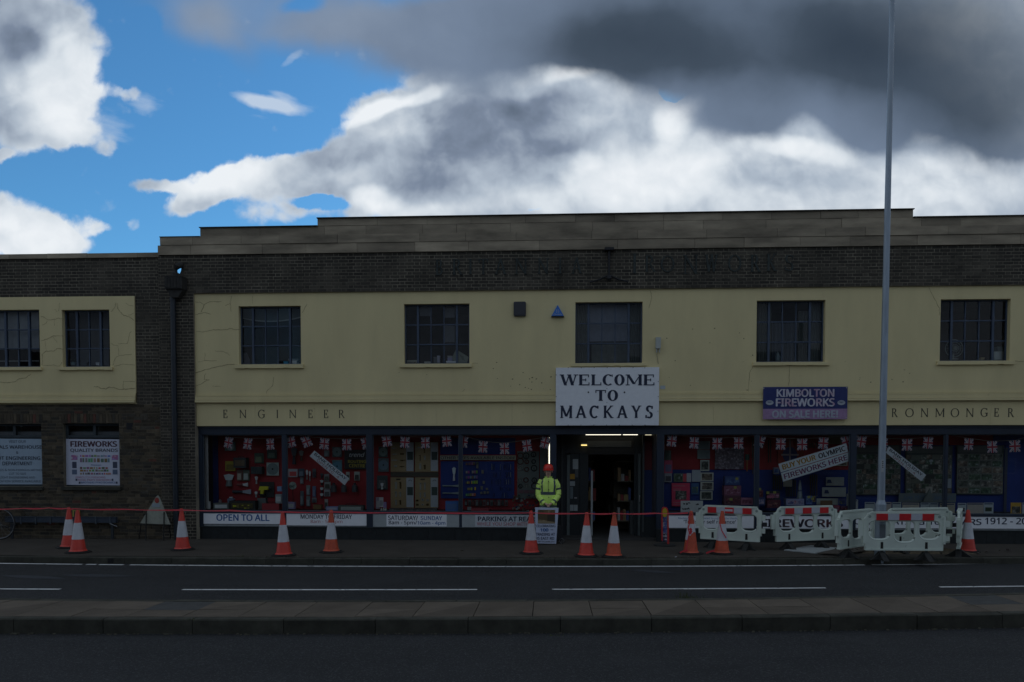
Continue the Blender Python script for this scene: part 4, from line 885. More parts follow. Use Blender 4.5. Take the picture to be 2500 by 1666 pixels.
pbox('recess_window', (1573,1066,1603,1262), YE-.35, YE-.3, pm((.12,.018,.02), .8)); pbox('recess_window', (1573,1148,1603,1262), YE-.37, YE-.351, pm((.012,.028,.09), .8)); pbox('recess_post', (1569,1062,1573,1300), YE-.4, YE-.2, pm((.06,.07,.07), .6)); pbox('recess_riser', (1565,1262,1603,1322), YE-.36, YE-.3, pm((.022,.028,.03), .7))
pbox('grey_cabinet', (1538.5,1222.5,1552,1306), YE+.3, YE+.6, pm((.07,.078,.078), .7))
LAMP = emis('tube_light', (1, .93, .75), 2.0); LAMP2 = emis('warm_tube', (1, .75, .25), 1.6)
def tube_lamp(px, Yp, m, label, name='fluorescent_lamp', vertical=False):
    q = rc(*px, Yp); t = thing(name, label, 'lamp', ((q[0]+q[1])/2, Yp, q[3]))
    mb = MB()
    if vertical: mb.tube([((q[0]+q[1])/2, Yp, q[2]), ((q[0]+q[1])/2, Yp, q[3])], (q[1]-q[0])/2, 8)
    else: mb.tube([(q[0], Yp, (q[2]+q[3])/2), (q[1], Yp, (q[2]+q[3])/2)], (q[3]-q[2])/2, 8)
    mb.build('tube', m, t)
    mb = MB()
    if vertical: mb.box(q[0]-.015, Yp+.03, q[2], q[1]+.015, Yp+.05, q[3])
    else: mb.box(q[0], Yp-.04, q[3]+.004, q[1], Yp+.04, q[3]+.04)
    mb.build('batten', pm((.5,.5,.48), .6), t)
tube_lamp((1430,1059,1516,1062.5), .9, LAMP, 'left and longer lit white tube under the ceiling of the shop entrance'); tube_lamp((1521,1059,1557,1062.5), .9, LAMP, 'shorter lit white tube at the right under the ceiling of the shop entrance')
tube_lamp((1419,1086,1433,1088.5), YE-.05, LAMP2, 'small amber strip light above the entrance beside the transom board')
tube_lamp((1340,1069,1342.3,1134), .3, LAMP, 'upright lit white tube at the right edge of the shop window above the hard hat', 'upright_lamp', True)
tube_lamp((1575,1061.5,1603,1063), .85, emis('dim_tube', (1, .9, .6), .7), 'dim strip light at the far right under the entrance ceiling')

# ================================================================ signs on the buildings
def board(name, label, cat, px, Yp, m, thick=.02, group=None, quad=None, part='panel'):
    """flat board as a thing; px rect or quad of 4 px corners bl, br, tr, tl"""
    if quad: P_ = [at(x, y, Yp) for x, y in quad]
    else:
        q = rc(*px, Yp); P_ = [Vector((q[0], Yp, q[2])), Vector((q[1], Yp, q[2])), Vector((q[1], Yp, q[3])), Vector((q[0], Yp, q[3]))]
    c = (P_[0]+P_[1])/2; t = thing(name, label, cat, c, group)
    mb = MB(); mb.prism(P_, (0, thick, 0)); mb.build(part, m, t); return t
t = board('welcome_sign', 'large white board above the entrance reading WELCOME TO MACKAYS in navy letters', 'sign', (1357,897.5,1609,1039), -.075, WHITE, .055)
zW = zm(1340, 700, 4.355)
def zl_(Z, ch, a, b, c, d): q = Z(a, b, c, d); return (ch, *q)
wel = [zl_(zW,'W',122,935,304,1050), zl_(zW,'E',314,935,432,1050), zl_(zW,'L',444,935,558,1050), zl_(zW,'C',565,932,684,1053), zl_(zW,'O',690,932,812,1053), zl_(zW,'M',818,935,995,1050), zl_(zW,'E',1003,935,1122,1050),
 zl_(zW,'T',492,1100,610,1215), zl_(zW,'O',617,1098,742,1218)]
mac = [zl_(zW,'M',122,1266,250,1398), zl_(zW,'A',287,1266,396,1398), zl_(zW,'C',426,1264,530,1402), zl_(zW,'K',578,1266,684,1398), zl_(zW,'A',726,1266,834,1398), zl_(zW,'Y',880,1266,978,1398), zl_(zW,'S',1020,1264,1114,1402)]
letters(wel, INK, -.079, .27, .085, .075, .06, t, .003); letters(mac, INK, -.079, .19, .12, .06, .03, t, .003)
mb = MB()
for (a, b) in [(206,862),(345,864),(482,862),(620,862),(758,862),(895,862),(1020,864),(205,1472),(341,1472),(478,1472),(614,1472),(749,1472),(886,1472),(1023,1472),(78,940),(78,1170),(78,1330),(1163,1010),(1163,1170),(1160,1325),(617,1085),(617,1232)]:
    p = at(*zW(a, b), -.08); mb.lathe((p.x, -.081, p.z), [(.009, 0), (.009, .006)], 6, axis='y')
mb.build('fixing_screw', pm((.06,.06,.07), .6), t)
mb = MB()
for (a, b) in [(420,1124),(804,1124)]: p = at(*zW(a, b), -.08); mb.lathe((p.x, -.082, p.z), [(.018, 0), (.018, .006)], 8, axis='y')
mb.build('bolt_head', BLACKM, t)
t = thing('banner', 'blue and pink vinyl banner reading KIMBOLTON FIREWORKS ON SALE HERE', 'banner', at(1966, 1024, -.08))
q = rc(1863,944.8,2069.5,1024, -.08); zsp = at(1966, 998.5, -.08).z
for nm, z0, z1, m in (('blue_cloth', zsp, q[3], pm((.012,.022,.13), .45, .1)), ('pink_cloth', q[2], zsp-.001, pm((.33,.20,.34), .45, .15))):
    mb = MB(); n = 24
    for i in range(n):
        a, b = q[0]+(q[1]-q[0])*i/n, q[0]+(q[1]-q[0])*(i+1)/n; ya, yb = -.075+.006*math.sin(i*1.1), -.075+.006*math.sin((i+1)*1.1)
        mb.poly([(a, ya, z0), (b, yb, z0), (b, yb, z1), (a, ya, z1)])
    mb.build(nm, m, t)
PINKW = printed('faded_pink', (.55,.56,.62), (.48,.38,.46), (.42,.24,.36), 5)
text('KIMBOLTON', (1896,950,2037,969.5), -.085, PINKW, t, .03); text('FIREWORKS', (1894,972.5,2038,993), -.085, PINKW, t, .03); text('ON SALE HERE!', (1885,1002,2046,1020.5), -.085, pm((.40,.44,.50), .5), t, .03)
for xx in (1879, 2054):
    p = at(xx, 983.5, -.085); mb = MB(); mb.lathe((p.x, -.086, p.z), [(.085, 0), (.08, .003)], 20, axis='y', sy=.62); mb.build('shell_emblem', pm((.42,.45,.5), .5, .2), t)
    mb = MB()
    for k in range(7): a = math.pi*(.12+.76*k/6); mb.obox((p.x+.038*math.cos(a), -.0885, p.z+.022*math.sin(a)), (.034*math.cos(a), 0, .022*math.sin(a)), (0, .0008, 0), (-.002*math.sin(a), 0, .003*math.cos(a)))
    mb.build('shell_ribs', pm((.05,.06,.12), .6), t)
mb = MB()
for x_, y_ in ((1865,948),(2067,947),(2066,1020),(1965,1022)): p = at(x_, y_, -.088); mb.lathe((p.x, -.089, p.z), [(.012, 0), (.012, .004)], 8, axis='y')
mb.build('eyelet', pm((.45,.45,.42), .5), t)

t = thing('alarm_box', 'dark square alarm sounder box on the cream wall between the second and third windows', 'alarm box', at(1269, 771, 0))
q = rc(1254,737,1284,772, -.05); mb = MB(); r_ = .03; P_ = []
for cx_, cz_, a0 in ((q[1]-r_, q[2]+r_, -90), (q[1]-r_, q[3]-r_, 0), (q[0]+r_, q[3]-r_, 90), (q[0]+r_, q[2]+r_, 180)):
    for k in range(5): a = math.radians(a0+22.5*k); P_.append((cx_+r_*math.cos(a), -.06, cz_+r_*math.sin(a)))
mb.prism([(p[0], -.062, p[2]) for p in P_], (0, .06, 0)); mb.build('cover', pm((.035,.035,.042), .5), t, smooth=False)
mb = MB(); cx_, cz_ = (q[0]+q[1])/2, (q[2]+q[3])/2; mb.prism([(cx_+(p[0]-cx_)*.88, -.075, cz_+(p[2]-cz_)*.88) for p in P_], (0, .013, 0)); mb.build('front_face', pm((.03,.03,.036), .5), t)
t = thing('triangular_alarm_box', 'blue triangular burglar alarm box on the cream wall left of the middle window', 'alarm box', at(1361, 774, 0))
T3 = [at(x, y, -.05) for x, y in ((1346,773.5),(1377,773.5),(1361.5,745))]
mb = MB(); mb.prism([(p.x, -.07, p.z) for p in T3], (0, .07, 0)); mb.build('cover', pm((.02,.16,.55), .5), t)
mb = MB(); mb.prism([(T3[0].x, -.075, T3[0].z-.004), (T3[1].x, -.075, T3[1].z-.004), (T3[1].x, -.075, T3[1].z+.014), (T3[0].x, -.075, T3[0].z+.014)], (0, .07, 0)); mb.build('base_rim', BLACKM, t)
text('Chubb', (1351.5,766,1371.5,769.5), -.0725, pm((.45,.5,.55), .5), t, .02)
mb = MB(); p = at(1361.5, 760, -.072)
for sx in (-1, 1):
    mb.box(p.x+sx*.026-.004, -.0725, p.z-.030, p.x+sx*.026+.004, -.0705, p.z+.030); 
    for sz in (-1, 1): mb.box(min(p.x+sx*.026, p.x+sx*.008), -.0722, p.z+sz*.030-.004, max(p.x+sx*.026, p.x+sx*.008), -.0706, p.z+sz*.030+.004)
mb.box(p.x-.008, -.0728, p.z-.004, p.x+.014, -.0709, p.z+.004); mb.build('emblem', pm((.45,.5,.55), .5), t)
t = thing('wall_unit', 'slim white radio unit with two short stubs on the cream wall above the welcome board', 'wall unit', at(1606, 855, 0))
q = rc(1601,824,1613,851, -.06); mb = MB(); mb.box(q[0], -.08, q[2], q[1], -.002, q[3]); mb.build('casing', pm((.42,.44,.40), .5), t)
mb = MB(); 
for s in (-.03, .03): mb.tube([((q[0]+q[1])/2+s, -.05, q[2]), ((q[0]+q[1])/2+s, -.05, q[2]-.09)], .014, 8)
mb.build('stub_aerial', pm((.40,.42,.40), .5), t); mb = MB(); mb.tube([((q[0]+q[1])/2, -.02, q[2]), ((q[0]+q[1])/2-.02, -.02, q[2]-.14), ((q[0]+q[1])/2+.01, -.02, q[2]-.34)], .005, 5); mb.build('cable', pm((.2,.18,.13), .6), t)
t = board('sticker', 'little white and yellow sticker on the cream wall just right of the welcome board', 'sticker', (1612,942,1624,950), -.004, pm((.45,.50,.52), .5), .003)

# boards under the shop windows
SB = YS-.012
def us(px, label, texts, m=WHITE, part='panel'):
    t = board('window_sign', label, 'sign', px, SB, m, .012, None, None, part)
    for s, r, c, bd in texts: text(s, r, SB-.003, c, t, bd)
    return t
us((493,1250.5,689,1279.5), 'white board reading OPEN TO ALL in blue under the leftmost shop window', [('OPEN TO ALL', (*ZA(368,1063), *ZA(978,1140)), BLUEINK, .02)])
t = us((699.5,1252,896,1283.5), 'white board with opening hours MONDAY TO FRIDAY under the second shop window', [('MONDAY TO FRIDAY', (*ZA(1336,1066), *ZA(1926,1116)), INK, .012), ('8am - 5.15pm', (*ZA(1450,1128), *ZA(1816,1176)), REDINK, .0)])
t = us((910,1256,1121,1287), 'grey board with weekend hours SATURDAY/ SUNDAY under the third shop window', [], pm((.33,.36,.36), .6))
q = rc(943.5,1256.5,1090.5,1285.5, SB-.003); mb = MB(); mb.box(q[0], SB-.004, q[2], q[1], SB-.001, q[3]); mb.build('white_sheet', WHITE, t)
for s, r, c in (('SATURDAY/', (*ZB(317,1078), *ZB(662,1130)), INK), ('SUNDAY', (*ZB(692,1083), *ZB(938,1130)), BLUEINK), ('8am - 5pm/', (*ZB(323,1138), *ZB(650,1192)), INK), ('10am - 4pm', (*ZB(655,1143), *ZB(976,1194)), BLUEINK)): text(s, r, SB-.006, c, t, .012)
t = us((1128,1257,1343,1288), 'grey board reading PARKING AT REAR beside the hard hatted person', [], pm((.33,.36,.36), .6))
q = rc(1160,1258,1343,1287, SB-.003); mb = MB(); mb.box(q[0], SB-.004, q[2], q[1], SB-.001, q[3]); mb.build('white_sheet', pm((.50,.53,.55), .5), t)
text('PARKING AT REAR', (*ZB(1350,1090), *ZB(2008,1145)), SB-.006, INK, t, .02); text('WHILE YOU SHOP WITH US', (*ZB(1338,1155), *ZB(2015,1196)), SB-.006, REDINK, t, .005)
LB = pm((.10,.20,.36), .6, .05)
us((1630,1259,1840,1289.5), "white board quoting 'Tools for self reliance' behind the leftmost barrier", [("Mackays", (*ZD(358,1096), *ZD(478,1126)), LB, 0), ('are pleased to support the charity', (*ZD(560,1098), *ZD(1045,1126)), LB, 0), ("'Tools for self reliance'", (*ZD(420,1128), *ZD(1018,1170)), INK, .008)])
FWK = printed('red_black_ink', (.02,.02,.04), (.05,.03,.04), (.22,.06,.06), 5)
us((1853,1259.5,2075,1291), 'white board reading FIREWORKS in dark letters behind the middle barrier', [('FIREWORKS', (*ZD(1300,1118), *ZD(2250,1214)), FWK, .025)])
us((2089.5,1259,2570,1290.5), 'long white board reading CELEBRATING 100 YEARS 1912 - 2012 behind the barrier enclosure', [('CELEBRATING 100 YEARS', (*ZE(400,1112), *ZE(1865,1184)), INK, .015), ('1912 - 2012', (*ZE(1905,1104), *ZE(2520,1180)), INK, .015)])
# strips stuck inside the glass
YG = YS+.075
def strip_sign(label, quad, m, texts, Yp=YG):
    t = board('paper_strip', label, 'sign', None, Yp, m, .004, None, quad)
    return t
zq = lambda Z, *v: list(zip(Z(*v)[::2], Z(*v)[1::2]))
PAPER = pm((.80,.84,.88), .6, .04, 0, 'paper')
def lerp(a, b, u): return (a[0]+(b[0]-a[0])*u, a[1]+(b[1]-a[1])*u)
def on_quad(s, qd, u0, v0, u1, v1, m, t, Yp, bold=.01):
    bl_, br_, tr_, tl_ = qd; f = lambda u, v: lerp(lerp(bl_, br_, u), lerp(tl_, tr_, u), v)
    text(s, [f(u0, v0), f(u1, v0), f(u0, v1)], Yp-.003, m, t, bold)
for Z, c, lab in ((ZA, (1440,395, 1842,730, 1897,652, 1495,332), 'tilted paper strip reading BANK HOLIDAY in the second shop window'), (ZE, (765,355, 1172,684, 1230,612, 802,282), 'tilted paper strip reading BANK HOLIDAY in the window right of the lamp post')):
    q = zq(Z, *c); t = strip_sign(lab, q, PAPER, None); on_quad('BANK HOLIDAY', q, .05, .50, .94, .88, INK, t, YG, .015); on_quad('OPEN 10 - 4', q, .18, .10, .80, .42, REDINK, t, YG, 0)
q = zq(ZD, 1535,583, 2310,345, 2285,250, 1507,485); t = strip_sign('upper white strip reading BUY YOUR OLYMPIC slanting up to the right in the shop window', q, PAPER, None)
on_quad('BUY YOUR', q, .04, .2, .535, .8, pm((.50,.27,.02), .5), t, YG, .03); on_quad('OLYMPIC', q, .575, .2, .97, .8, FWK, t, YG, .03)
q = zq(ZD, 1562,690, 2330,450, 2312,352, 1537,590); t = strip_sign('lower white strip reading FIREWORKS HERE slanting up to the right in the shop window', q, PAPER, None)
on_quad('FIREWORKS HERE', q, .03, .2, .97, .8, printed('plum_ink', (.10,.04,.14), (.25,.05,.16), (.30,.06,.08), 6), t, YG, .02)
# boards in the wing windows
YWb = YW+.085
t = board('fireworks_sign', 'white poster board headed FIREWORKS QUALITY BRANDS in a ground floor window of the wing', 'sign', None, YWb, pm((.55,.57,.66), .5, .04), .012, None, [(162,1184),(292.5,1185.5),(291,1073),(161,1072)])
Z0_ = zm(0, 960, 4.706); TY = YWb-.003
def tx(s, a, b, c, d, m, bd=.01, Z=Z0_, Yp=TY, par=None): text(s, (*Z(a, b), *Z(c, d)), Yp, m, par or t, bd)
tx('FIREWORKS', 808,552,1345,618, pm((.06,.015,.03), .6), .03); tx('QUALITY BRANDS', 808,638,1353,684, BLACKM, .015)
PKS = pm((.38,.14,.24), .5); DKS = pm((.05,.06,.10), .5)
tx('KIMBOLTON FIREWORKS', 870,957,1210,980, PKS, 0); tx('ROYAL PARTY FIREWORKS', 895,988,1275,1010, PKS, .004); tx('BROTHERS PYROTECHNICS', 932,1018,1325,1040, BLUEINK, .008); tx('Mackays', 1048,818,1162,838, BLUEINK, .01)
def swatch(a, b, c, d, m, nm='picture', Z=Z0_, Yp=TY, par=None):
    q = rc(*Z(a, b), *Z(c, d), Yp); mb = MB(); mb.box(q[0], Yp-.001, q[2], q[1], Yp+.001, q[3]); return mb.build(nm, m, par or t)
for a in (818, 1284): swatch(a, 712, a+72, 768, printed('pink_logo', (.35,.25,.5), (.4,.1,.2), (.5,.5,.6), 12)); swatch(a+12, 790, a+62, 862, DKS); swatch(a+10, 880, a+66, 935, pm((.10,.14,.22), .5))
for yy, mm in ((712, (.3,.2,.35)), (750, (.2,.25,.2)), (850, (.25,.2,.12)), (880, (.2,.25,.1)), (915, (.3,.15,.15))):
    x_ = 920
    while x_ < 1250: 
        w__ = random.randint(14, 34); swatch(x_, yy+random.randint(-2, 3), x_+w__, yy+(45 if yy == 750 else 22), pm(tuple(min(.6, c*random.uniform(.3, 1.6)) for c in mm), .5)); x_ += w__+random.randint(5, 14)
for a, b in ((868,985),(1282,985),(905,1018),(1330,1018)): swatch(a, b, a+20, b+24, DKS)
t = board('warehouse_sign', 'white board reading METALS WAREHOUSE & LIGHT ENGINEERING DEPARTMENT at the far left', 'sign', None, YWb, pm((.33,.42,.50), .5, .04), .012, None, [(-48,1183),(103.5,1183),(102.5,1072),(-48,1071)])
INK2 = pm((.02,.03,.05), .6)
tx('VISIT OUR', 100,543,298,572, INK2, 0); tx('METALS WAREHOUSE', -130,600,482,640, INK2, .015); tx('&', 185,668,212,698, INK2, .01); tx('LIGHT ENGINEERING', -120,727,463,768, INK2, .015); tx('DEPARTMENT', 28,788,372,830, INK2, .015)
tx('FERROUS & NON-FERROUS METALS', -110,873,484,896, INK2, 0); tx('CUT TO SIZE', 103,914,300,940, INK2, 0); tx('LIGHT ENGINEERING AND', 0,957,402,982, INK2, 0); tx('FABRICATION SERVICE AVAILABLE', -110,1000,468,1026, INK2, 0)

# ================================================================ goods behind the glass
def goods(kind, Z, r, c, label, Yp=.93, c2=None, cat=None, name=None, group=None):
    px = (*Z(r[0], r[1]), *Z(r[2], r[3])); q = rc(*px, Yp); X0, X1, Z0, Z1 = q; xm_, zm_ = (X0+X1)/2, (Z0+Z1)/2; W_, H_ = X1-X0, Z1-Z0
    br_ = lambda k: tuple(min(.8, v*2.3) for v in k)
    m = c if isinstance(c, bpy.types.Material) else pm(br_(c)); m2 = (c2 if isinstance(c2, bpy.types.Material) else pm(br_(c2))) if c2 else m
    nm = name or {'card': 'display_card', 'pack': 'blister_pack', 'box': 'product_box', 'disc': 'saw_blade_card', 'tool': 'hand_tool', 'drill': 'power_drill', 'frame': 'framed_picture', 'poster': 'poster', 'leaflet': 'leaflet', 'jar': 'bottle', 'case': 'tool_case'}[kind]
    t = thing(nm, label, cat or nm.replace('_', ' ').split()[-1] if not cat else cat, (xm_, Yp, Z0), group)
    b = MB(); f = MB()
    if kind in ('card', 'poster', 'leaflet'):
        b.prism([(X0+random.uniform(-.003, .003), Yp, Z0), (X1, Yp, Z0), (X1, Yp, Z1), (X0, Yp, Z1+random.uniform(-.003, .003))], (0, .008, 0)); b.build('sheet' if kind != 'card' else 'card', m, t)
        if c2: f.box(X0+.12*W_, Yp-.003, Z0+.12*H_, X1-.12*W_, Yp-.0005, Z0+.68*H_); f.build('picture', m2, t)
    elif kind == 'pack':
        b.box(X0, Yp, Z0, X1, Yp+.006, Z1); b.build('card', m, t); f.prism([(X0+.15*W_, Yp-.03, Z0+.1*H_), (X1-.15*W_, Yp-.03, Z0+.1*H_), (X1-.2*W_, Yp-.03, Z0+.66*H_), (X0+.2*W_, Yp-.03, Z0+.66*H_)], (0, .0295, 0)); f.build('blister', m2, t)
    elif kind in ('box', 'case'):
        d_ = min(.18, .6*W_); b.box(X0, Yp-d_, Z0, X1, Yp, Z1); b.build('carton' if kind == 'box' else 'body', m, t)
        if c2: f.box(X0+.1*W_, Yp-d_-.003, Z0+.2*H_, X1-.1*W_, Yp-d_-.0005, Z0+.75*H_); f.build('print' if kind == 'box' else 'label_plate', m2, t)
        if kind == 'case': h = MB(); h.tube([(xm_-.25*W_, Yp-d_*.5, Z1), (xm_-.2*W_, Yp-d_*.5, Z1+.03), (xm_+.2*W_, Yp-d_*.5, Z1+.03), (xm_+.25*W_, Yp-d_*.5, Z1)], .007, 6); h.build('handle', BLACKM, t)
    elif kind == 'disc':
        b.box(X0, Yp, Z0, X1, Yp+.006, Z1); b.build('card', m, t); R_ = min(W_, H_)*.47; f.lathe((xm_, Yp-.006, zm_), [(R_*(1+.05*(k % 2)), 0) for k in range(1)]+[(R_, .004)], 28, axis='y'); f.build('blade', m2, t)
        h = MB(); h.lathe((xm_, Yp-.009, zm_), [(R_*.16, 0), (R_*.16, .003)], 12, axis='y'); h.build('arbor_hole', BLACKM, t)
    elif kind == 'tool':
        up_ = H_ >= W_; 
        if up_: b.tube([(xm_, Yp-.02, Z0), (xm_, Yp-.02, Z0+.5*H_)], [.32*W_, .22*W_], 8); f.prism([(X0+.2*W_, Yp-.03, Z0+.5*H_), (X1-.2*W_, Yp-.03, Z0+.5*H_), (X1, Yp-.03, Z1-.1*H_), (xm_, Yp-.03, Z1), (X0, Yp-.03, Z1-.1*H_)], (0, .02, 0))
        else: b.tube([(X0, Yp-.02, zm_), (X0+.55*W_, Yp-.02, zm_)], [.3*H_, .22*H_], 8); f.prism([(X0+.5*W_, Yp-.03, Z0+.3*H_), (X1, Yp-.03, Z0), (X1, Yp-.03, Z1), (X0+.5*W_, Yp-.03, Z1-.3*H_)], (0, .02, 0))
        b.build('handle', m, t); f.build('head', m2, t)
    elif kind == 'drill':
        b.prism([(X0, Yp-.09, Z0+.55*H_), (X0+.78*W_, Yp-.09, Z0+.62*H_), (X0+.78*W_, Yp-.09, Z1), (X0+.1*W_, Yp-.09, Z1)], (0, .07, 0)); b.prism([(X0+.12*W_, Yp-.085, Z0+.1*H_), (X0+.34*W_, Yp-.085, Z0+.1*H_), (X0+.42*W_, Yp-.085, Z0+.6*H_), (X0+.16*W_, Yp-.085, Z0+.58*H_)], (0, .05, 0)); b.build('body', m, t)
        f.tube([(X0+.78*W_, Yp-.055, Z0+.8*H_), (X1, Yp-.055, Z0+.8*H_)], [.12*H_, .04*H_], 10); f.build('chuck', m2, t); h = MB(); h.box(X0, Yp-.1, Z0, X0+.5*W_, Yp-.02, Z0+.14*H_); h.build('battery', BLACKM, t)
    elif kind == 'frame':
        b.box(X0, Yp, Z0, X1, Yp+.015, Z1); b.build('mount', m, t); f.box(X0+.1*W_, Yp-.003, Z0+.12*H_, X1-.1*W_, Yp-.0005, Z1-.12*H_); f.build('photograph', m2, t)
    elif kind == 'jar':
        b.lathe((xm_, Yp-.05, Z0), [(W_*.48, 0), (W_*.5, H_*.05), (W_*.5, H_*.66), (W_*.28, H_*.8), (W_*.22, H_*.84)], 14); b.build('bottle_body', m, t, smooth=True); f.lathe((xm_, Yp-.05, Z0+H_*.84), [(W_*.25, 0), (W_*.25, H_*.16)], 12); f.build('cap', m2, t)
    return t
GRY = (.16,.18,.19); DRK = (.03,.035,.04); SIL = (.34,.37,.38); YEL = (.42,.36,.02); TEAL = (.05,.11,.12)
A = ZA
goods('disc', A, (465,232,588,335), (.07,.10,.09), 'round sanding disc card at the top left of the first window', c2=(.16,.20,.19))
goods('card', A, (470,455,585,567), (.20,.16,.02), 'yellow packed set hanging at the left of the first window below the round disc card', c2=(.11,.08,.02))
goods('case', A, (600,412,742,530), (.018,.018,.02), 'black open tool roll hanging above the two lamps in the first window', c2=(.06,.04,.02))
goods('pack', A, (604,552,668,678), (.09,.05,.04), 'left clear pack of small tools under the black tool roll', c2=(.25,.22,.18)); goods('pack', A, (674,552,748,678), (.06,.07,.05), 'right clear pack of small tools under the black tool roll', c2=(.22,.24,.22))
goods('pack', A, (805,360,912,478), (.035,.05,.035), 'dark green sander pack near the top right of the first window', c2=(.09,.11,.06))
goods('case', A, (795,515,920,600), (.012,.018,.02), 'flat black case left of the grey fan patterned blade card')
goods('disc', A, (945,470,1085,618), (.20,.24,.22), 'big pale square blade card right of the flat black case', c2=(.09,.12,.12))
goods('pack', A, (950,322,1062,425), (.02,.035,.03), 'dark pack hanging above the big pale blade card', c2=(.05,.08,.06))
goods('tool', A, (458,600,575,740), (.10,.12,.12), 'pale grey hand router hanging at the left edge of the first window', c2=(.30,.34,.36))
goods('tool', A, (610,700,735,746), (.12,.03,.03), 'pliers lying level beneath the two clear tool packs', c2=SIL)
goods('tool', A, (560,775,770,832), (.03,.03,.04), 'long row of sockets on a rail near the bottom of the first window', c2=(.20,.21,.24))
goods('tool', A, (815,625,850,714), (.20,.22,.22), 'small plumb bob hanging left of the yellow drill board', c2=SIL); goods('tool', A, (812,800,846,868), (.16,.18,.18), 'small silver dial hanging at the lower left of the yellow drill board', c2=SIL)
goods('card', A, (865,690,1032,868), (.012,.012,.012), 'black backing board behind the yellow drill', .96)
goods('drill', A, (868,742,1012,842), (.40,.33,.015), 'yellow cordless drill on a black board in the first window', .93, DRK)
goods('box', A, (1078,742,1128,798), (.14,.22,.38), 'pale blue carton at the right edge of the first window', .6); goods('box', A, (1062,832,1132,935), (.18,.22,.22), 'grey and white carton standing below the pale blue carton', .5, SIL)
goods('box', A, (862,875,960,1000), (.07,.08,.08), 'grey crate standing on the deck below the yellow drill', .6)
goods('case', A, (925,935,1118,1010), (.20,.02,.025), 'red metal toolbox on the deck at the right of the first window', .5)
goods('box', A, (552,905,850,1008), (.016,.016,.014), 'wide black tool tray with yellow handles on the deck of the first window', .45, (.05,.04,.01))
for k, (a, b, c, d) in enumerate(((566,950,630,990),(666,952,694,972),(735,950,765,972),(690,985,750,1000))):
    goods('tool', A, (a, b, c, d), YEL, ('yellow handled chisel at the left of the black tray', 'short yellow handle in the middle of the black tray', 'short yellow handle at the right of the black tray', 'yellow tape measure at the front edge of the black tray')[k], .26, (.12,.10,.03))
goods('box', A, (372,930,545,1000), (.08,.09,.085), 'grey tray of drill bits at the front left of the first window', .4, SIL); goods('jar', A, (508,862,590,930), (.10,.13,.18), 'squat blue grey pot behind the tray of drill bits', .6, SIL)
goods('jar', A, (405,890,440,935), (.18,.14,.14), 'small pale pot at the far left of the window deck', .6)
goods('card', A, (238,150,276,1005), (.42,.47,.50), 'tall white perforated upright at the left end of the shop front', .32, None, 'upright', 'perforated_upright')
goods('tool', A, (262,480,288,705), (.22,.16,.02), 'long yellow spirit level leaning by the blue side panel', .6, (.05,.06,.10)); goods('leaflet', A, (262,915,300,1003), (.40,.42,.36), 'pale leaflet leaning at the very left of the window deck', .3)
goods('card', A, (1300,905,1300.5,905.5), DRK, 'x') if False else None
# second bay
goods('tool', A, (1228,290,1300,490), (.02,.02,.03), 'dark panel saw hanging near the top left of the second window', c2=(.05,.05,.06)); goods('tool', A, (1322,330,1375,450), (.05,.02,.015), 'hand saw with a bright edge right of the dark panel saw', c2=(.13,.13,.12))
goods('card', A, (1195,543,1300,636), (.24,.25,.26), 'white card with a red clamp above the round mirror lamp', c2=(.30,.04,.04)); goods('pack', A, (1312,540,1380,632), (.035,.05,.07), 'dark blue pack right of the white clamp card', c2=(.10,.12,.15))
t = thing('mirror_lamp', 'round silvery inspection mirror on a thin stalk in the second window', 'mirror lamp', at(*A(1245, 912), .7))
p = at(*A(1245, 735), .7); mb = MB(); mb.lathe((p.x, .69, p.z), [(.09, 0), (.095, .008), (.088, .02)], 24, axis='y'); mb.build('mirror', printed('silver_mirror', (.05,.09,.07), (.45,.55,.48), (.7,.8,.7), 9), t)
mb = MB(); mb.tube([(p.x, .7, p.z-.09), (p.x+.01, .7, p.z-.42)], .008, 6); mb.build('stalk', BLACKM, t)
goods('box', A, (1190,920,1284,1000), (.22,.20,.34), 'lilac and white carton below the mirror lamp', .6, (.40,.40,.48)); goods('box', A, (1500,950,1592,1002), (.10,.06,.02), 'brown carton on the deck in the middle of the second window', .5)
goods('tool', A, (1400,552,1424,665), (.14,.15,.15), 'left of two bright pliers in the second window', c2=SIL); goods('tool', A, (1434,565,1458,682), (.14,.15,.15), 'right of two bright pliers in the second window', c2=SIL)
for r, c, c2, lb in (((1330,640,1370,715),(.08,.09,.10),GRY,'small grey pack under the dark blue pack'),((1332,795,1372,965),(.06,.08,.09),(.14,.16,.17),'tall slim grey pack at the bottom left of the two pliers'),((1402,730,1446,845),(.10,.13,.13),GRY,'upper slim pack below the left pliers'),((1402,855,1446,972),(.09,.12,.12),GRY,'lower slim pack below the left pliers'),
 ((1472,540,1512,640),(.05,.06,.07),(.02,.02,.03),'dark pack just left of the patterned pack column, top'),((1472,740,1512,865),(.06,.08,.14),(.10,.12,.18),'blue pack left of the patterned pack column'),((1465,872,1518,930),(.13,.13,.14),DRK,'small square pack with a black window below the blue pack'),
 ((1607,330,1665,400),(.12,.13,.14),GRY,'patterned card at the top of the middle column'),((1606,600,1664,682),(.15,.15,.15),(.05,.05,.04),'first patterned pack under the bank holiday strip'),((1608,690,1680,770),(.17,.17,.16),(.04,.04,.03),'second patterned pack under the bank holiday strip'),((1606,778,1676,858),(.19,.19,.20),(.05,.05,.05),'third patterned pack under the bank holiday strip'),((1612,890,1650,1000),(.18,.17,.16),(.03,.03,.03),'tall black and white pack standing on the deck under the pack column')):
    goods('pack', A, r, c, lb, .93, c2)
for k, y in enumerate((590, 668, 752, 820)): goods('tool', A, (1562, y, 1602, y+62), (.014,.014,.016), ('first','second','third','fourth')[k]+' dark file from the top beside the patterned packs', .93, (.30,.32,.32) if k else DRK)
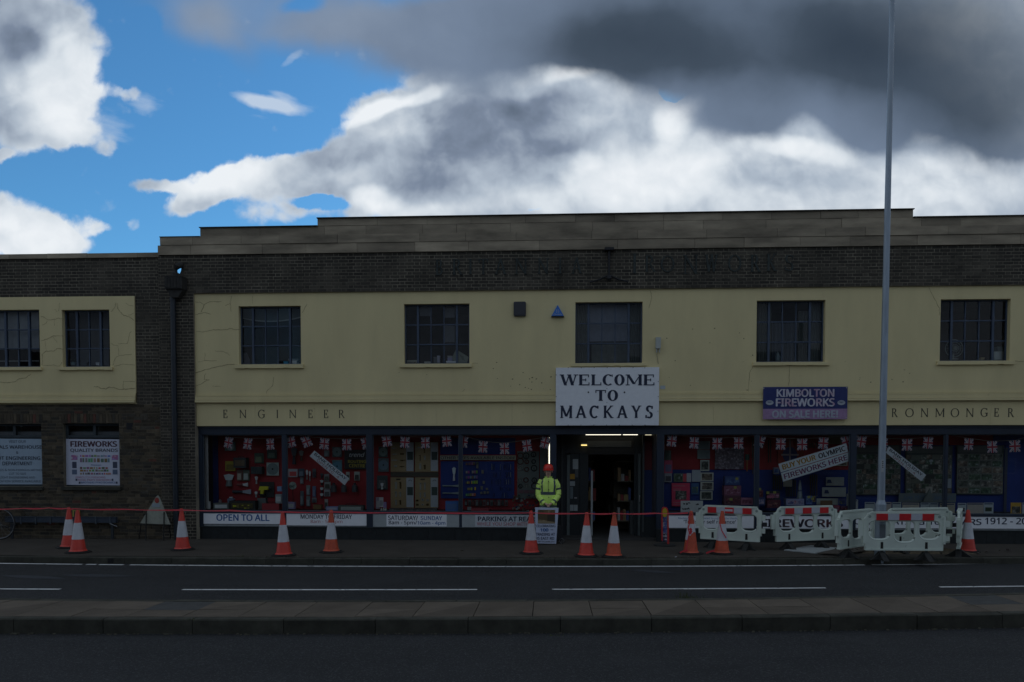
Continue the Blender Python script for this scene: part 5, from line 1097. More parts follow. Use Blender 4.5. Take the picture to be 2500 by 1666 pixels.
goods('disc', A, (1700,290,1808,405), (.045,.06,.06), 'upper grey blade card beside the black routing centre board', c2=(.10,.13,.13)); goods('disc', A, (1700,440,1812,582), TEAL, 'blue green blade card under the upper grey blade card', c2=(.05,.13,.18))
t = board('routing_sign', 'black board reading trend ROUTING CENTRE in the second window', 'sign', (*A(1838,322), *A(2095,545)), .9, pm((.008,.008,.008), .5), .012)
text('trend', (*A(1893,355), *A(2072,405)), .896, pm((.6,.62,.62), .6), t, .025, shear=.25); text('ROUTING', (*A(1880,440), *A(2090,476)), .896, pm((.42,.34,.04), .6), t, .03); text('CENTRE', (*A(1892,485), *A(2078,525)), .896, pm((.42,.34,.04), .6), t, .03)
goods('pack', A, (1858,577,1898,675), (.24,.25,.22), 'left small white pack under the routing centre board', c2=DRK); goods('pack', A, (1952,575,2014,675), (.22,.23,.21), 'right small white pack under the routing centre board', c2=(.03,.03,.03))
for k, x in enumerate((1692, 1808, 1932)): goods('jar', A, (x, 702, x+64, 808), (.05,.055,.06), ('left','middle','right')[k]+' of three grey bottles hanging below the routing board', .9, (.015,.015,.02))
goods('case', A, (1795,955,2078,1022), (.05,.055,.05), 'pale framed guide rail tool on the deck at the right of the second window', .45, (.20,.22,.20)); goods('box', A, (1652,970,1788,1012), (.14,.16,.28), 'pale blue carton left of the guide rail tool', .45, (.25,.25,.3))
# third bay
B = ZB
goods('disc', B, (208,285,312,408), (.04,.055,.055), 'upper blade card left of the door furniture boards', c2=(.10,.14,.13)); goods('disc', B, (205,420,325,575), (.05,.07,.075), 'larger blue grey blade card left of the door furniture boards', c2=(.07,.11,.14))
goods('pack', B, (190,618,312,780), (.025,.035,.035), 'dark pack with a small white figure left of the lower door furniture board', c2=(.06,.07,.07)); goods('tool', B, (232,702,270,776), (.3,.32,.3), 'small white nozzle on the dark pack', .89, (.35,.37,.35))
goods('leaflet', B, (178,868,222,1000), (.22,.20,.24), 'leaning white and pink carton at the bottom left of the third window', .5, (.3,.3,.3)); goods('leaflet', B, (214,868,262,980), (.38,.40,.42), 'white leaning carton beside the white and pink one', .45, (.2,.2,.22)); goods('box', B, (266,922,302,990), (.20,.14,.26), 'small mauve carton at the bottom left of the third window', .5)
for k, x in enumerate((236, 262, 286)): goods('jar', B, (x, 985, x+22, 1028), (.28,.30,.26), ('left','middle','right')[k]+' of three tiny tins at the front of the third window', .3, GRY)
TAN = mat('tan_board', (.42,.30,.15), .6, .08, 3); TANW = pm((.52,.55,.58), .6)
BR = (.10,.06,.015)
for lab, (a, b, c, d), hs in (('upper left tan board of door handles', (345,235,615,575), [(355,300,420,306,1),(450,298,515,304,0),(362,368,418,376,1),(455,360,500,380,0),(355,435,420,448,1),(450,438,515,446,0),(388,500,420,522,1),(450,508,505,518,0)]),
 ('upper right tan board of door handles', (625,235,895,575), [(655,290,692,302,1),(728,300,742,360,0),(680,380,690,450,0),(730,390,748,440,1),(676,480,698,545,1),(730,495,748,548,0)]),
 ('lower left tan board of door handles', (345,640,615,990), [(398,690,420,775,1),(450,690,468,770,0),(400,800,416,865,1),(450,805,466,865,1),(400,895,416,960,1),(450,900,466,955,0)]),
 ('lower right tan board of door handles', (625,640,895,990), [(680,700,698,785,1),(730,698,748,780,1),(680,812,696,875,1),(728,812,748,868,1),(640,895,665,915,0),(700,885,728,912,1),(758,890,785,915,1),(640,942,668,965,0),(702,942,726,962,1),(758,940,785,965,0)])):
    q = rc(*B(a, b), *B(c, d), .92); t = thing('door_furniture_board', lab + ' in the third window', 'display board', ((q[0]+q[1])/2, .92, q[2])); mb = MB(); mb.box(q[0]+.004, .92, q[2], q[1]-.004, .94, q[3]); mb.build('panel', TAN, t)
    w_ = rc(*B(c-88, b+4), *B(c-6, d-8), .917); mb = MB(); mb.box(w_[0], .916, w_[2], w_[1], .9195, w_[3]); mb.build('price_panel', TANW, t)
    w_ = rc(*B(c-78, b+110), *B(c-12, b+205), .914); mb = MB(); mb.box(w_[0], .913, w_[2], w_[1], .9155, w_[3]); mb.build('picture', pm((.05,.08,.07), .6), t)
    if b > 600: p = at(*B(c-45, b+40), .914); mb = MB(); mb.tube([(p.x-.045+.09*k/6, .914, p.z+.03*math.sin(k/6*3.14)-.008) for k in range(7)], .005, 5); mb.build('logo', BLACKM, t); w_ = rc(*B((a+c-90)/2-25, b+14), *B((a+c-90)/2+25, b+30), .917); mb = MB(); mb.box(w_[0], .915, w_[2], w_[1], .919, w_[3]); mb.build('name_plate', pm((.05,.035,.02), .6), t)
    for (x0, y0, x1, y1, br_) in hs:
        h = rc(*B(x0, y0), *B(x1, y1), .90); mb = MB(); mb.box(h[0], .905, h[2], h[1], .919, h[3]); mb.tube([((h[0]+h[1])/2, .905, h[3]-.02), ((h[0]+h[1])/2-.005, .87, h[3]-.02), ((h[0]+h[1])/2-.03, .87, h[3]-.022)], .008, 6); mb.build('door_handle', pm((.38,.38,.34) if br_ else BR, .35, .1, .6), t)
goods('card', B, (345,580,895,634), mat('wood_rail', (.085,.07,.05), .7, .2, 6, stretch=(1,1,8)), 'brown timber rail between the upper and lower door furniture boards', .93, None, 'rail', 'timber_rail'); goods('box', B, (345,994,890,1030), printed('stone_pack', (.06,.05,.04), (.10,.10,.10), (.2,.19,.17), 18), 'mottled grey stone slab along the deck under the door furniture boards', .6, None, 'slab', 'stone_slab')
t = board('available_sign', 'long cream strip reading OTHER SIZES AVAILABLE INSTORE in the shop window', 'sign', (*B(915,388), *B(1785,440)), .88, pm((.48,.45,.34), .6), .01); text('OTHER SIZES AVAILABLE INSTORE', (*B(922,398), *B(1780,432)), .876, INK, t, .012)
t = board('blue_tool_board', 'dark blue tool board under the OTHER SIZES strip', 'display board', (*B(922,455), *B(1768,882)), .94, BLUEBACK, .02)
goods('tool', B, (1055,520,1098,678), SIL, 'bright bolt standing upright on the blue board', .91, (.30,.34,.38))
for k, y in enumerate((736, 820)): goods('tool', B, (945, y-14, 1136, y+14), (.13,.16,.17), ('upper','lower')[k]+' long grey tee hinge on the blue board', .91, (.13,.16,.17), 'hinge', 'tee_hinge')
goods('box', B, (988,908,1132,1026), (.03,.09,.26), 'blue carton of ear defenders on the deck left of the middle mullion', .5, (.05,.10,.22)); goods('leaflet', B, (1000,912,1120,985), (.12,.16,.26), 'picture of pale clips on the blue carton', .38, (.28,.30,.30))
t = thing('bit_display', 'stepped rack of gold and white drill bit sleeves on the blue board', 'display rack', at(*B(1280, 850), .9))
for r_i, (y, n, c_) in enumerate(((480,8,(.10,.10,.08)),(575,6,(.12,.12,.10)),(635,6,(.10,.11,.12)),(695,9,(.24,.18,.04)),(768,7,(.28,.18,.03)),(835,6,(.26,.22,.08)))):
    for k in range(n):
        if random.random() < .12: continue
        x = 1210+k*(140/n); q = rc(*B(x, y-20+(8-k)*1.5), *B(x+140/n-4, y+18), .89); mb = MB(); mb.box(q[0], .885, q[2], q[1], .90, q[3]); mb.build('sleeve', pm(tuple(min(.8, c*random.choice((.6, 1.4, 2.2, 3.2))) for c in c_), .5), t)
for (x, y0, y1) in ((1390,555,595),(1404,680,715),(1380,740,780),(1440,760,785),(1376,805,830),(1415,800,830),(1450,800,825),(1330,465,535)): q = rc(*B(x, y0), *B(x+26, y1), .89); mb = MB(); mb.box(q[0], .885, q[2], q[1], .90, q[3]); mb.build('sleeve', pm((.20,.20,.17), .5), t)
t = thing('chisel_display', 'rows of slim bright chisels hanging on the right of the blue board', 'display rack', at(*B(1620, 870), .9))
for y0, y1 in ((480,555),(572,640),(655,720),(745,790),(810,875)):
    for x in range(1510, 1740, 24):
        if random.random() < .35: continue
        p, p2 = at(*B(x, y0+random.randint(0, 12)), .9), at(*B(x, y1), .9); mb = MB(); mb.tube([(p.x, .9, p.z), (p2.x, .9, p2.z)], random.choice((.006, .009)), 6); mb.build('chisel', pm(random.choice(((.05,.08,.20), (.10,.13,.20), (.36,.40,.44), (.04,.05,.14))), .35, .1, .4), t)
t = thing('pack_row', 'row of red and white packs hanging under the blue tool board', 'display packs', at(*B(1440, 965), .9))
for k in range(12):
    x = 1196+k*42; q = rc(*B(x, 898+random.randint(-3, 3)), *B(x+34, 966), .9); mb = MB(); mb.box(q[0], .895, q[2], q[1], .905, q[3]); mb.build('pack', pm(((.05,.02,.02), (.10,.11,.11))[k % 2], .5), t); mb = MB(); mb.box(q[0]+.01, .88, q[2]+.02, q[1]-.012, .894, q[3]-.05); mb.build('blister', pm(((.16,.17,.17), (.03,.03,.03), (.12,.02,.02))[k % 3], .5), t)
GB = pm((.16,.19,.18), .7, .1)
t = board('grey_tool_panel', 'grey panel of clamps, gauges and locks left of the hard hatted person', 'display board', (*B(1802,340), *B(2052,882)), .93, GB, .012)
random.seed(21)
for y in (385, 455, 540, 665, 735):
    for x in (1840, 1905, 1995):
        p = at(*B(x+random.randint(-8, 8), y+random.randint(-8, 8)), .92); R_ = random.uniform(.045, .075); mb = MB(); n = 16
        mb.tube([(p.x+R_*math.cos(k*6.283/n), .915, p.z+R_*math.sin(k*6.283/n)) for k in range(n+1)], .012, 6, cap=False)
        if random.random() < .6: mb.box(p.x-.008, .90, p.z-R_, p.x+.008, .915, p.z+R_*.2)
        mb.build('ring_clamp', pm(random.choice(((.02,.02,.02), (.03,.03,.03), (.28,.29,.27), (.12,.03,.02))), .4, .1, .3), t)
for k in range(3): q = rc(*B(1815+k*64, 785), *B(1872+k*64, 822), .92); mb = MB(); mb.box(q[0], .905, q[2], q[1], .93-.001, q[3]); mb.build('pink_pack', pm((.20,.10,.12), .5), t)
t = board('narrow_tool_panel', 'narrow grey panel of tools behind the upright lit tube', 'display board', (*B(2062,200), *B(2168,880)), .93, GB, .012)
for y in (405, 495, 560, 650, 720): q = rc(*B(2085, y-12), *B(2145, y+12), .92); mb = MB(); mb.tube([(q[0], .91, q[2]), (q[1], .91, q[3])], .012, 6); mb.build('spanner', pm(random.choice(((.2,.2,.19), (.12,.03,.03))), .4, .1, .4), t)
t = thing('small_packs', 'heap of small shiny fittings in packets at the bottom right of the fourth window', 'packets', at(*B(1880, 1030), .4))
for k in range(70):
    x, y = random.uniform(1750, 2050), random.uniform(845, 1030); Yp = .9-(y-845)/185*.6; p = at(*B(x, y), Yp); s_ = random.uniform(.012, .03)
    mb = MB(); mb.obox(p, (s_, 0, random.uniform(-.01, .01)), (0, .01, 0), (0, 0, s_*.8)); mb.build('packet', pm(random.choice(((.28,.30,.28), (.10,.02,.02), (.05,.05,.05), (.16,.10,.06), (.03,.04,.1))), .3), t)
goods('case', B, (1280,985,1480,1022), (.16,.02,.025), 'low red tray of fixings at the front of the fourth window', .4); goods('card', B, (1228,978,1274,1016), (.15,.17,.17), 'small pale card on the deck right of the middle mullion', .4)
random.seed(5)
# fifth bay (right of the entrance)
Dd = ZD; RP = printed('street_map', (.05,.04,.045), (.10,.08,.10), (.26,.22,.26), 22, .46, .6)
PH = [printed('photo_a', (.02,.025,.02), (.08,.09,.075), (.28,.28,.24), 9), printed('photo_b', (.03,.03,.03), (.12,.11,.09), (.33,.33,.30), 13), printed('photo_c', (.015,.03,.02), (.05,.09,.05), (.25,.28,.3), 10), printed('photo_d', (.04,.03,.025), (.14,.11,.08), (.26,.25,.22), 8)]
goods('poster', Dd, (780,300,1112,545), RP, 'large mottled street map poster in the window right of the entrance')
CRM = (.27,.28,.25)
for r, lb, k in (((578,222,722,320),'plain grey sheet at the top of the column of framed pictures',1),((578,325,722,426),'landscape framed picture under the plain grey sheet',2),((612,440,714,566),'upright framed dark portrait with a bright spot',0),((614,585,762,682),'framed street scene photograph, fourth in the picture column',3),((614,690,762,790),'framed pale photograph of low buildings, fifth in the picture column',1),((610,798,752,898),'framed group photograph at the foot of the picture column',0)):
    goods('frame', Dd, r, CRM if 'plain' not in lb else (.10,.12,.12), lb, .93, PH[k] if 'plain' not in lb else (.08,.10,.10))
goods('leaflet', Dd, (515,556,615,690), (.20,.22,.24), 'typed white letter left of the framed street scene', .94); goods('leaflet', Dd, (454,592,506,692), (.24,.24,.26), 'narrow white card beside the green photograph', .94)
goods('frame', Dd, (306,595,412,690), (.05,.08,.06), 'green countryside photograph in the window right of the entrance', .94, PH[2]); goods('card', Dd, (412,598,452,690), (.32,.04,.05), 'narrow red panel beside the green photograph', .94)
t = goods('poster', Dd, (282,705,490,972), (.34,.025,.06), 'tall crimson poster with a grey picture in the window right of the entrance', .92); q = rc(*Dd(325,795), *Dd(452,895), .915); mb = MB(); mb.box(q[0], .914, q[2], q[1], .919, q[3]); mb.build('picture', PH[1], t)
for y in (735, 772, 790, 925, 945): q = rc(*Dd(300, y), *Dd(300+random.randint(80, 140), y+5), .915); mb = MB(); mb.box(q[0], .915, q[2], q[1], .919, q[3]); mb.build('text_line', pm((.5,.28,.32), .5), t)
goods('card', Dd, (508,706,592,835), (.02,.06,.14), 'blue card with a yellow flower spray', .93, printed('flower', (.02,.05,.12), (.05,.10,.06), (.3,.28,.05), 16))
goods('poster', Dd, (198,445,290,592), (.26,.03,.07), 'pink and crimson poster beside the window post', .92, (.08,.06,.12)); goods('poster', Dd, (200,592,284,694), (.14,.15,.17), 'grey poster with a dark figure under the pink poster', .92, (.03,.03,.04)); goods('card', Dd, (205,330,275,440), (.03,.04,.03), 'dark green card high up by the window post', .93)
t = thing('hanging_torch', 'long handled torch with a green head and orange stem hanging in the window', 'torch', at(*Dd(1148, 572), .8)); p0, p1, p2 = at(*Dd(1150, 375), .8), at(*Dd(1150, 440), .8), at(*Dd(1146, 570), .8)
mb = MB(); mb.tube([p0, p1], [.05, .05], 12); mb.build('torch_head', pm((.03,.07,.05), .5), t); mb = MB(); mb.tube([p1, p2], [.02, .02], 10); mb.build('stem', pm((.36,.12,.04), .5), t)
YT = pm((.42,.42,.10), .5)
def fire(Z, r, c, c2, lab, Yp, tags=(), kind='box'):
    t = goods(kind, Z, r, c, lab, Yp, c2, 'firework', 'firework_pack')
    for (x, y) in tags:
        q = rc(*Z(x-16, y-14), *Z(x+16, y+14), Yp-.2); mb = MB(); yy = Yp-.2; mb.box(q[0], yy, q[2], q[1], yy+.004, q[3]); mb.build('price_tag', YT, t)
    return t
FP1 = printed('firework_pink', (.10,.02,.04), (.20,.07,.12), (.40,.28,.33), 14); FP2 = printed('firework_dark', (.02,.01,.02), (.12,.02,.03), (.25,.15,.12), 16); FPB = printed('firework_blue', (.02,.04,.14), (.06,.12,.24), (.25,.35,.38), 14); UJ = printed('union_print', (.05,.06,.20), (.35,.30,.36), (.30,.05,.08), 12)
fire(Dd, (872,625,1045,722), (.02,.04,.12), FPB, 'blue firework pack at the top of the stack left of the mullion', .7, [(1032,655)]); fire(Dd, (862,732,1056,845), (.12,.04,.07), FP1, 'pink and white firework pack in the middle of the stack', .62, [(1012,755)]); fire(Dd, (862,850,1055,950), (.06,.02,.03), FP2, 'dark red firework box at the bottom of the stack', .55, [(965,892)])
fire(Dd, (1060,872,1192,950), (.20,.08,.12), FP1, 'pink firework box with a pale lid right of the stack', .5); fire(Dd, (1197,868,1332,955), (.03,.035,.10), UJ, 'navy firework box across the mullion', .5)
fire(Dd, (1285,785,1325,865), (.10,.03,.04), FP2, 'slim red firework right behind the mullion', .7, [(1293,775)]); fire(Dd, (1360,795,1502,890), (.015,.015,.02), FP1, 'black firework box with three pink bursts and two yellow tags', .6, [(1387,816),(1465,812)]); fire(Dd, (1352,895,1505,985), (.06,.01,.02), FP2, 'dark crimson firework box under the black one', .45)
mb = MB(); 
for k in range(3): p = at(*Dd(1385+k*28, 862), .38); mb.lathe((p.x, .37, p.z), [(.03, 0), (.03, .004)], 12, axis='y', sy=1.3)
o = mb.build('label_roundels', pm((.45,.12,.2), .5), [c for c in bpy.data.objects if c.get('label') == 'black firework box with three pink bursts and two yellow tags'][0])
fire(Dd, (1568,882,1772,955), (.16,.17,.26), UJ, 'firework box printed with a pale union flag', .45); fire(Dd, (1812,850,1882,945), (.05,.08,.22), FPB, 'blue firework box with a yellow tag near the white cone', .5, [(1858,866)]); fire(Dd, (1885,852,1925,920), (.12,.10,.03), FP2, 'small olive firework beside the blue one', .6, [(1902,885)])
fire(Dd, (2130,960,2195,1030), (.20,.03,.05), FP1, 'red firework tube bundle at the lower right behind the barrier', .4); fire(Dd, (2200,965,2310,1030), (.06,.03,.06), FP2, 'maroon firework box at the lower right corner of the window', .4); fire(Dd, (1440,525,1505,600), (.10,.10,.12), FPB, 'pale blue hanging firework left of the olympic strip', .85)
for k, (x0, y0, x1, y1, lb) in enumerate(((1385,200,1428,470,'dark hanging firework rope in the sixth window, leftmost'),(1442,610,1552,780,'bunch of long dark rockets under the olympic strip'),(1590,660,1712,860,'dark stack of rockets behind the cream card'),(1865,600,1960,860,'tall dark rocket bundle in the middle of the sixth window'),(1200,180,1240,600,'dark curtain strip just left of the mullion'),(1862,235,1958,300,'dark bundle above the olympic strip'))):
    t = thing('rocket_bundle', lb, 'rockets', at(*Dd((x0+x1)/2, y1), .85)); n = max(2, int((x1-x0)/20))
    for i in range(n):
        p0, p1 = at(*Dd(x0+(x1-x0)*(i+.5)/n, y0+random.randint(0, 14)), .85), at(*Dd(x0+(x1-x0)*(i+.5)/n+random.randint(-4, 4), y1), .85); mb = MB(); mb.tube([p0, p1], [.018, .012], 7); mb.build('rocket', pm(random.choice(((.03,.035,.03), (.05,.04,.03), (.04,.05,.04), (.09,.07,.05))), .6), t)
t = thing('flag_shirt', 'orange red football shirt with a round union badge hanging in the sixth window', 'shirt', at(*Dd(1640, 480), .93)); P_ = [at(x, y, .93) for x, y in zq(Dd, 1500,480,1800,480,1800,330,1750,210,1690,200,1640,215,1590,200,1520,230,1500,350)]; mb = MB(); mb.prism([(p.x, .93, p.z) for p in P_], (0, .03, 0)); mb.build('cloth', pm((.28,.045,.03), .8, .2), t)
p = at(*Dd(1640, 380), .92); mb = MB(); mb.lathe((p.x, .92, p.z), [(.17, 0), (.17, .006)], 24, axis='y', sy=1.1); mb.build('badge', pm((.05,.05,.13), .7), t); mb = MB(); mb.box(p.x-.02, .914, p.z-.38, p.x+.02, .919, p.z+.36); mb.box(p.x-.20, .9135, p.z-.02, p.x+.20, .9185, p.z+.02); mb.build('white_stripe', pm((.30,.24,.24), .7), t)
goods('card', Dd, (1564,670,1666,746), (.19,.18,.15), 'small cream notice hanging below the olympic strips', .8); goods('leaflet', Dd, (2055,638,2262,734), (.17,.18,.17), 'upper cream card with a small blue van picture', .9); goods('leaflet', Dd, (2010,754,2284,862), (.18,.19,.18), 'lower and wider cream card with a small blue van picture', .88)
for a, b in ((2070,2125),(2040,2095)): y = 665 if a == 2070 else 785; q = rc(*Dd(a, y), *Dd(b, y+40), .85); mb = MB(); mb.prism([(q[0], .86, q[2]), (q[1], .86, q[2]), (q[1]-.03, .86, q[3]), (q[0]+.01, .86, q[3])], (0, .01, 0)); mb.build('van_picture', pm((.03,.05,.13), .6), [c for c in bpy.data.objects if c.get('label', '').startswith('upper cream card' if a == 2070 else 'lower and wider')][0])
goods('leaflet', Dd, (1948,882,2194,955), (.20,.21,.19), 'wide white card standing near the window deck', .6); goods('card', Dd, (1990,905,2128,960), (.09,.05,.025), 'brown panel in front of the wide white card', .5); goods('card', Dd, (2196,884,2284,952), (.05,.06,.16), 'blue card with a yellow flower beside the wide white card', .55, printed('yellow_flower', (.04,.05,.15), (.06,.08,.12), (.35,.33,.06), 12)); goods('leaflet', Dd, (2292,828,2325,1000), (.26,.27,.22), 'tall pale leaflet by the window post left of the photo boards', .4)
goods('frame', Dd, (2082,150,2322,255), (.10,.08,.04), 'yellowed certificate at the top right of the sixth window', .94, (.12,.10,.05)); goods('frame', Dd, (2150,440,2302,508), (.20,.19,.15), 'framed photograph half hidden under the olympic strips', .95, PH[3])
t = thing('white_cone_pot', 'tall slim white cone standing among the fireworks', 'cone', at(*Dd(1752, 882), .6)); p = at(*Dd(1752, 880), .6); mb = MB(); mb.lathe(p, [(.065, 0), (.06, .02), (.025, .38), (.01, .42)], 16); mb.build('shell', pm((.30,.36,.38), .5), t, smooth=True); mb = MB(); mb.lathe((p.x, p.y, p.z+.16), [(.049, 0), (.046, .04)], 16); mb.build('collar_band', pm((.1,.12,.2), .5), t)
t = goods('leaflet', Dd, (385,908,640,1042), (.34,.37,.34), 'white double card printed with black hand signs behind the red pavement sign', .35); 
mb = MB()
for (x, y) in ((425,945),(455,945),(485,940),(420,1000),(450,1005),(480,1000),(580,950),(600,1000)):
    p = at(*Dd(x, y), .33)
    for k in range(3): mb.obox((p.x+random.uniform(-.02, .02), .345, p.z+random.uniform(-.015, .015)), (.02, 0, random.uniform(-.01, .01)), (0, .003, 0), (0, 0, .008))
mb.build('hand_print', BLACKM, t)
# photo boards of the right windows
Ee = ZE
for bi, (r, cols, rows, lb) in enumerate((((418,268,938,842), 8, 8, 'left display board covered with old photographs behind the lamp post'), ((992,278,1528,832), 7, 8, 'middle display board covered with old photographs'), ((1578,272,2118,836), 4, 6, 'right display board with a tidy grid of larger photographs'))):
    t = board('photo_board', lb, 'display board', (*Ee(r[0], r[1]), *Ee(r[2], r[3])), .93, mat('photo_mount', (.085,.095,.09), .8, .15, 6), .015)
    top = r[1]+ (105 if bi < 2 else 98); q = rc(*Ee(r[0]+20, r[1]+10), *Ee(r[2]-20, r[1]+82), .925); mb = MB(); mb.box(q[0], .925, q[2], q[1], .929, q[3]); mb.build('title_strip', pm((.12,.13,.12), .6), t)
    for j in range(rows):
        x = r[0]+6; y0 = top+(r[3]-6-top)*j/rows; y1 = top+(r[3]-6-top)*(j+1)/rows-5
        while x < r[2]-20:
            w_ = (r[2]-r[0]-12)/cols*(random.uniform(.7, 1.5) if bi < 2 else random.uniform(.93, 1.1)); e = min(x+w_, r[2]-6); dy = .0012*random.randint(0, 4)
            q = rc(*Ee(x+2, y0+(random.uniform(-4, 4) if bi < 2 else 0)), *Ee(e-3, y1), .92); mb = MB(); mb.box(q[0], .922-dy, q[2], q[1], .9245-dy, q[3], 0)
            if bi == 2 or random.random() < .4: mb.box(q[0]+.008, .921-dy, q[2]+.008, q[1]-.008, .9218-dy, q[3]-.008, 1); mats = [pm((.26,.28,.25), .5), random.choice(PH)]
            else: mats = [random.choice(PH+[pm((.17,.18,.15), .6), pm((.05,.055,.05), .6)])]
            mb.build('photograph', mats, t); x = e
t = board('jubilee_banner', 'pale banner in blue script reading June 1912 June 2012 under the photo boards', 'banner', (*Ee(914,822), *Ee(1572,926)), .86, pm((.20,.24,.25), .6), .01)
text('June 1912', (*Ee(955,848), *Ee(1205,905)), .856, LB, t, 0, shear=.45); text('June 2012', (*Ee(1310,848), *Ee(1560,905)), .856, LB, t, 0, shear=.45)
t = thing('paper_sail', 'pale paper boat sail standing in front of the June banner', 'model boat', at(*Ee(1250, 925), .7)); P_ = [at(x, y, .7) for x, y in zq(Ee, 1195,920,1310,920,1300,850,1275,768,1262,790,1235,840)]; mb = MB(); mb.prism([(p.x, .7, p.z) for p in P_], (0, .03, 0)); mb.build('sail', pm((.24,.27,.25), .7), t)
goods('card', Ee, (1222,746,1302,820), (.22,.21,.18), 'small cream card pinned above the paper sail', .9); goods('card', Ee, (1474,656,1518,762), (.16,.18,.20), 'small white letter beside the mullion on the middle photo board', .9)
LF = [((525,925,640,1060),(.24,.26,.26),'white leaflet at the left of the row behind the lamp post'),((765,925,830,1060),(.26,.22,.20),'pinkish leaflet just right of the lamp post foot'),((842,925,942,1060),(.24,.27,.27),'white leaflet headed in blue behind the barrier rail'),((955,932,1150,1060),(.27,.24,.20),'wide beige open book in the row of leaflets'),((1165,930,1265,1060),(.24,.27,.28),'white leaflet under the paper sail'),((1270,930,1368,1060),(.24,.27,.28),'white leaflet right of the one under the sail'),((1385,935,1560,1070),(.24,.22,.17),'beige double page by the foot of the dark mullion'),((1592,935,1690,1062),(.28,.31,.32),'white booklet with a small picture right of the enclosure'),((1700,932,1888,1062),(.27,.24,.21),'wide cream open book between the two booklets'),((1892,930,2002,1060),(.28,.31,.32),'white booklet with a green picture'),((415,895,445,1000),(.26,.27,.26),'thin white leaflet beside the dark window post'),((2335,930,2400,1062),(.30,.31,.33),'white leaflet at the right edge of the frame')]
for r, c, lb in LF:
    t = goods('leaflet', Ee, r, c, lb, .42); q = rc(*Ee(r[0]+8, r[1]+8), *Ee(r[2]-8, r[1]+20), .41); mb = MB(); mb.box(q[0], .413, q[2], q[1], .417, q[3]); mb.build('heading', pm((.06,.10,.2), .6), t)
    if 'picture' in lb: q = rc(*Ee(r[0]+18, r[1]+55), *Ee(r[2]-18, r[3]-30), .41); mb = MB(); mb.box(q[0], .413, q[2], q[1], .417, q[3]); mb.build('picture', pm((.05,.08,.04) if 'green' in lb else (.05,.06,.08), .6), t)
goods('leaflet', Ee, (2200,930,2322,1066), (.34,.20,.03), 'orange yellow book standing at the right end of the window', .42, PH[1])
goods('card', Ee, (2125,300,2160,1060), (.02,.025,.04), 'dark upright batten at the right of the photo boards', .9, None, 'batten', 'display_batten')
# things on the upper window sills
U1, U2, U5, U0 = zm(350, 700, 4.355), zm(950, 700, 5.88), zm(2150, 600, 3.41), zm(0, 740, 6.03); WY = .30
def sill_box(Z, r, c, lab, nm='box', cat='box', Yp=WY):
    q = rc(*Z(r[0], r[1]), *Z(r[2], r[3]), Yp); t = thing(nm, lab, cat, ((q[0]+q[1])/2, Yp, q[2])); mb = MB(); mb.box(q[0], Yp, q[2], q[1], Yp+.12, q[3]); c = tuple(min(.8, k*1.8) for k in c); mb.build('body', pm(c), t); mb = MB(); mb.box(q[0]-.004, Yp-.004, q[3]-.014, q[1]+.004, Yp+.124, q[3]+.004); mb.build('lid', pm(tuple(min(1, k*1.15) for k in c)), t); return t
sill_box(U1, (1492,798,1540,826), (.03,.22,.36), 'small bright blue box on the sill of the first upper window'); sill_box(U1, (1562,790,1630,826), (.45,.46,.50), 'white box beside the blue one in the first upper window'); sill_box(U1, (1542,770,1645,790), (.13,.14,.14), 'grey paper stack behind the white box in the first upper window', 'paper_stack', 'papers', .5)
t = thing('chair_back', 'pale rounded chair back in the lower left of the first upper window', 'chair', at(*U1(1085, 826), .5)); P_ = [at(x, y, .5) for x, y in zq(U1, 1042,826,1130,826,1125,775,1092,702,1060,712,1042,740)]; mb = MB(); mb.prism([(p.x, .5, p.z) for p in P_], (0, .04, 0)); mb.build('backrest', pm((.20,.20,.25), .8), t); mb = MB(); mb.tube([P_[0]+Vector((.1, .06, 0)), P_[0]+Vector((.1, .06, -.3))], .02, 8); mb.build('stem', BLACKM, t)
sill_box(U2, (245,1060,400,1088), (.17,.17,.14), 'tan folders lying at the left of the second upper window', 'folder_stack', 'folders'); sill_box(U2, (508,1080,588,1096), (.24,.24,.22), 'low white tray in the second upper window', 'paper_tray', 'tray'); sill_box(U2, (690,995,728,1092), (.20,.20,.25), 'upright white file box in the middle of the second upper window', 'file_box', 'file'); sill_box(U2, (638,1012,682,1092), (.06,.065,.07), 'dark file left of the upright white one', 'file_box', 'file'); sill_box(U2, (838,1024,905,1068), (.15,.15,.24), 'bluish box stacked on the white tray in the second upper window'); sill_box(U2, (820,1072,955,1094), (.40,.41,.48), 'wide white tray at the right of the second upper window', 'paper_tray', 'tray', .28); sill_box(U2, (840,996,900,1018), (.16,.16,.17), 'little round grey tin on top of the bluish box', 'tin', 'tin')
t = board('open_newspaper', 'pale newspaper propped at an angle in the second upper window', 'newspaper', None, .3, pm((.26,.29,.25), .8), .006, None, zq(U2, 985,1095, 1120,1095, 1140,1010, 968,905))
q2 = [at(x, y, .31) for x, y in zq(U2, 890,1040, 960,1080, 960,905)]; mb = MB(); mb.prism(q2, (0, .005, 0)); mb.build('folded_page', pm((.22,.25,.22), .8), t)
for k in range(5): q = [at(x, y, .297) for x, y in zq(U2, 1010+k*8,975+k*16, 1070+k*4,1005+k*14, 1070+k*4,1011+k*14, 1010+k*8,981+k*16)]; mb = MB(); mb.poly(q); mb.build('text_line', pm((.10,.11,.10), .8), t)
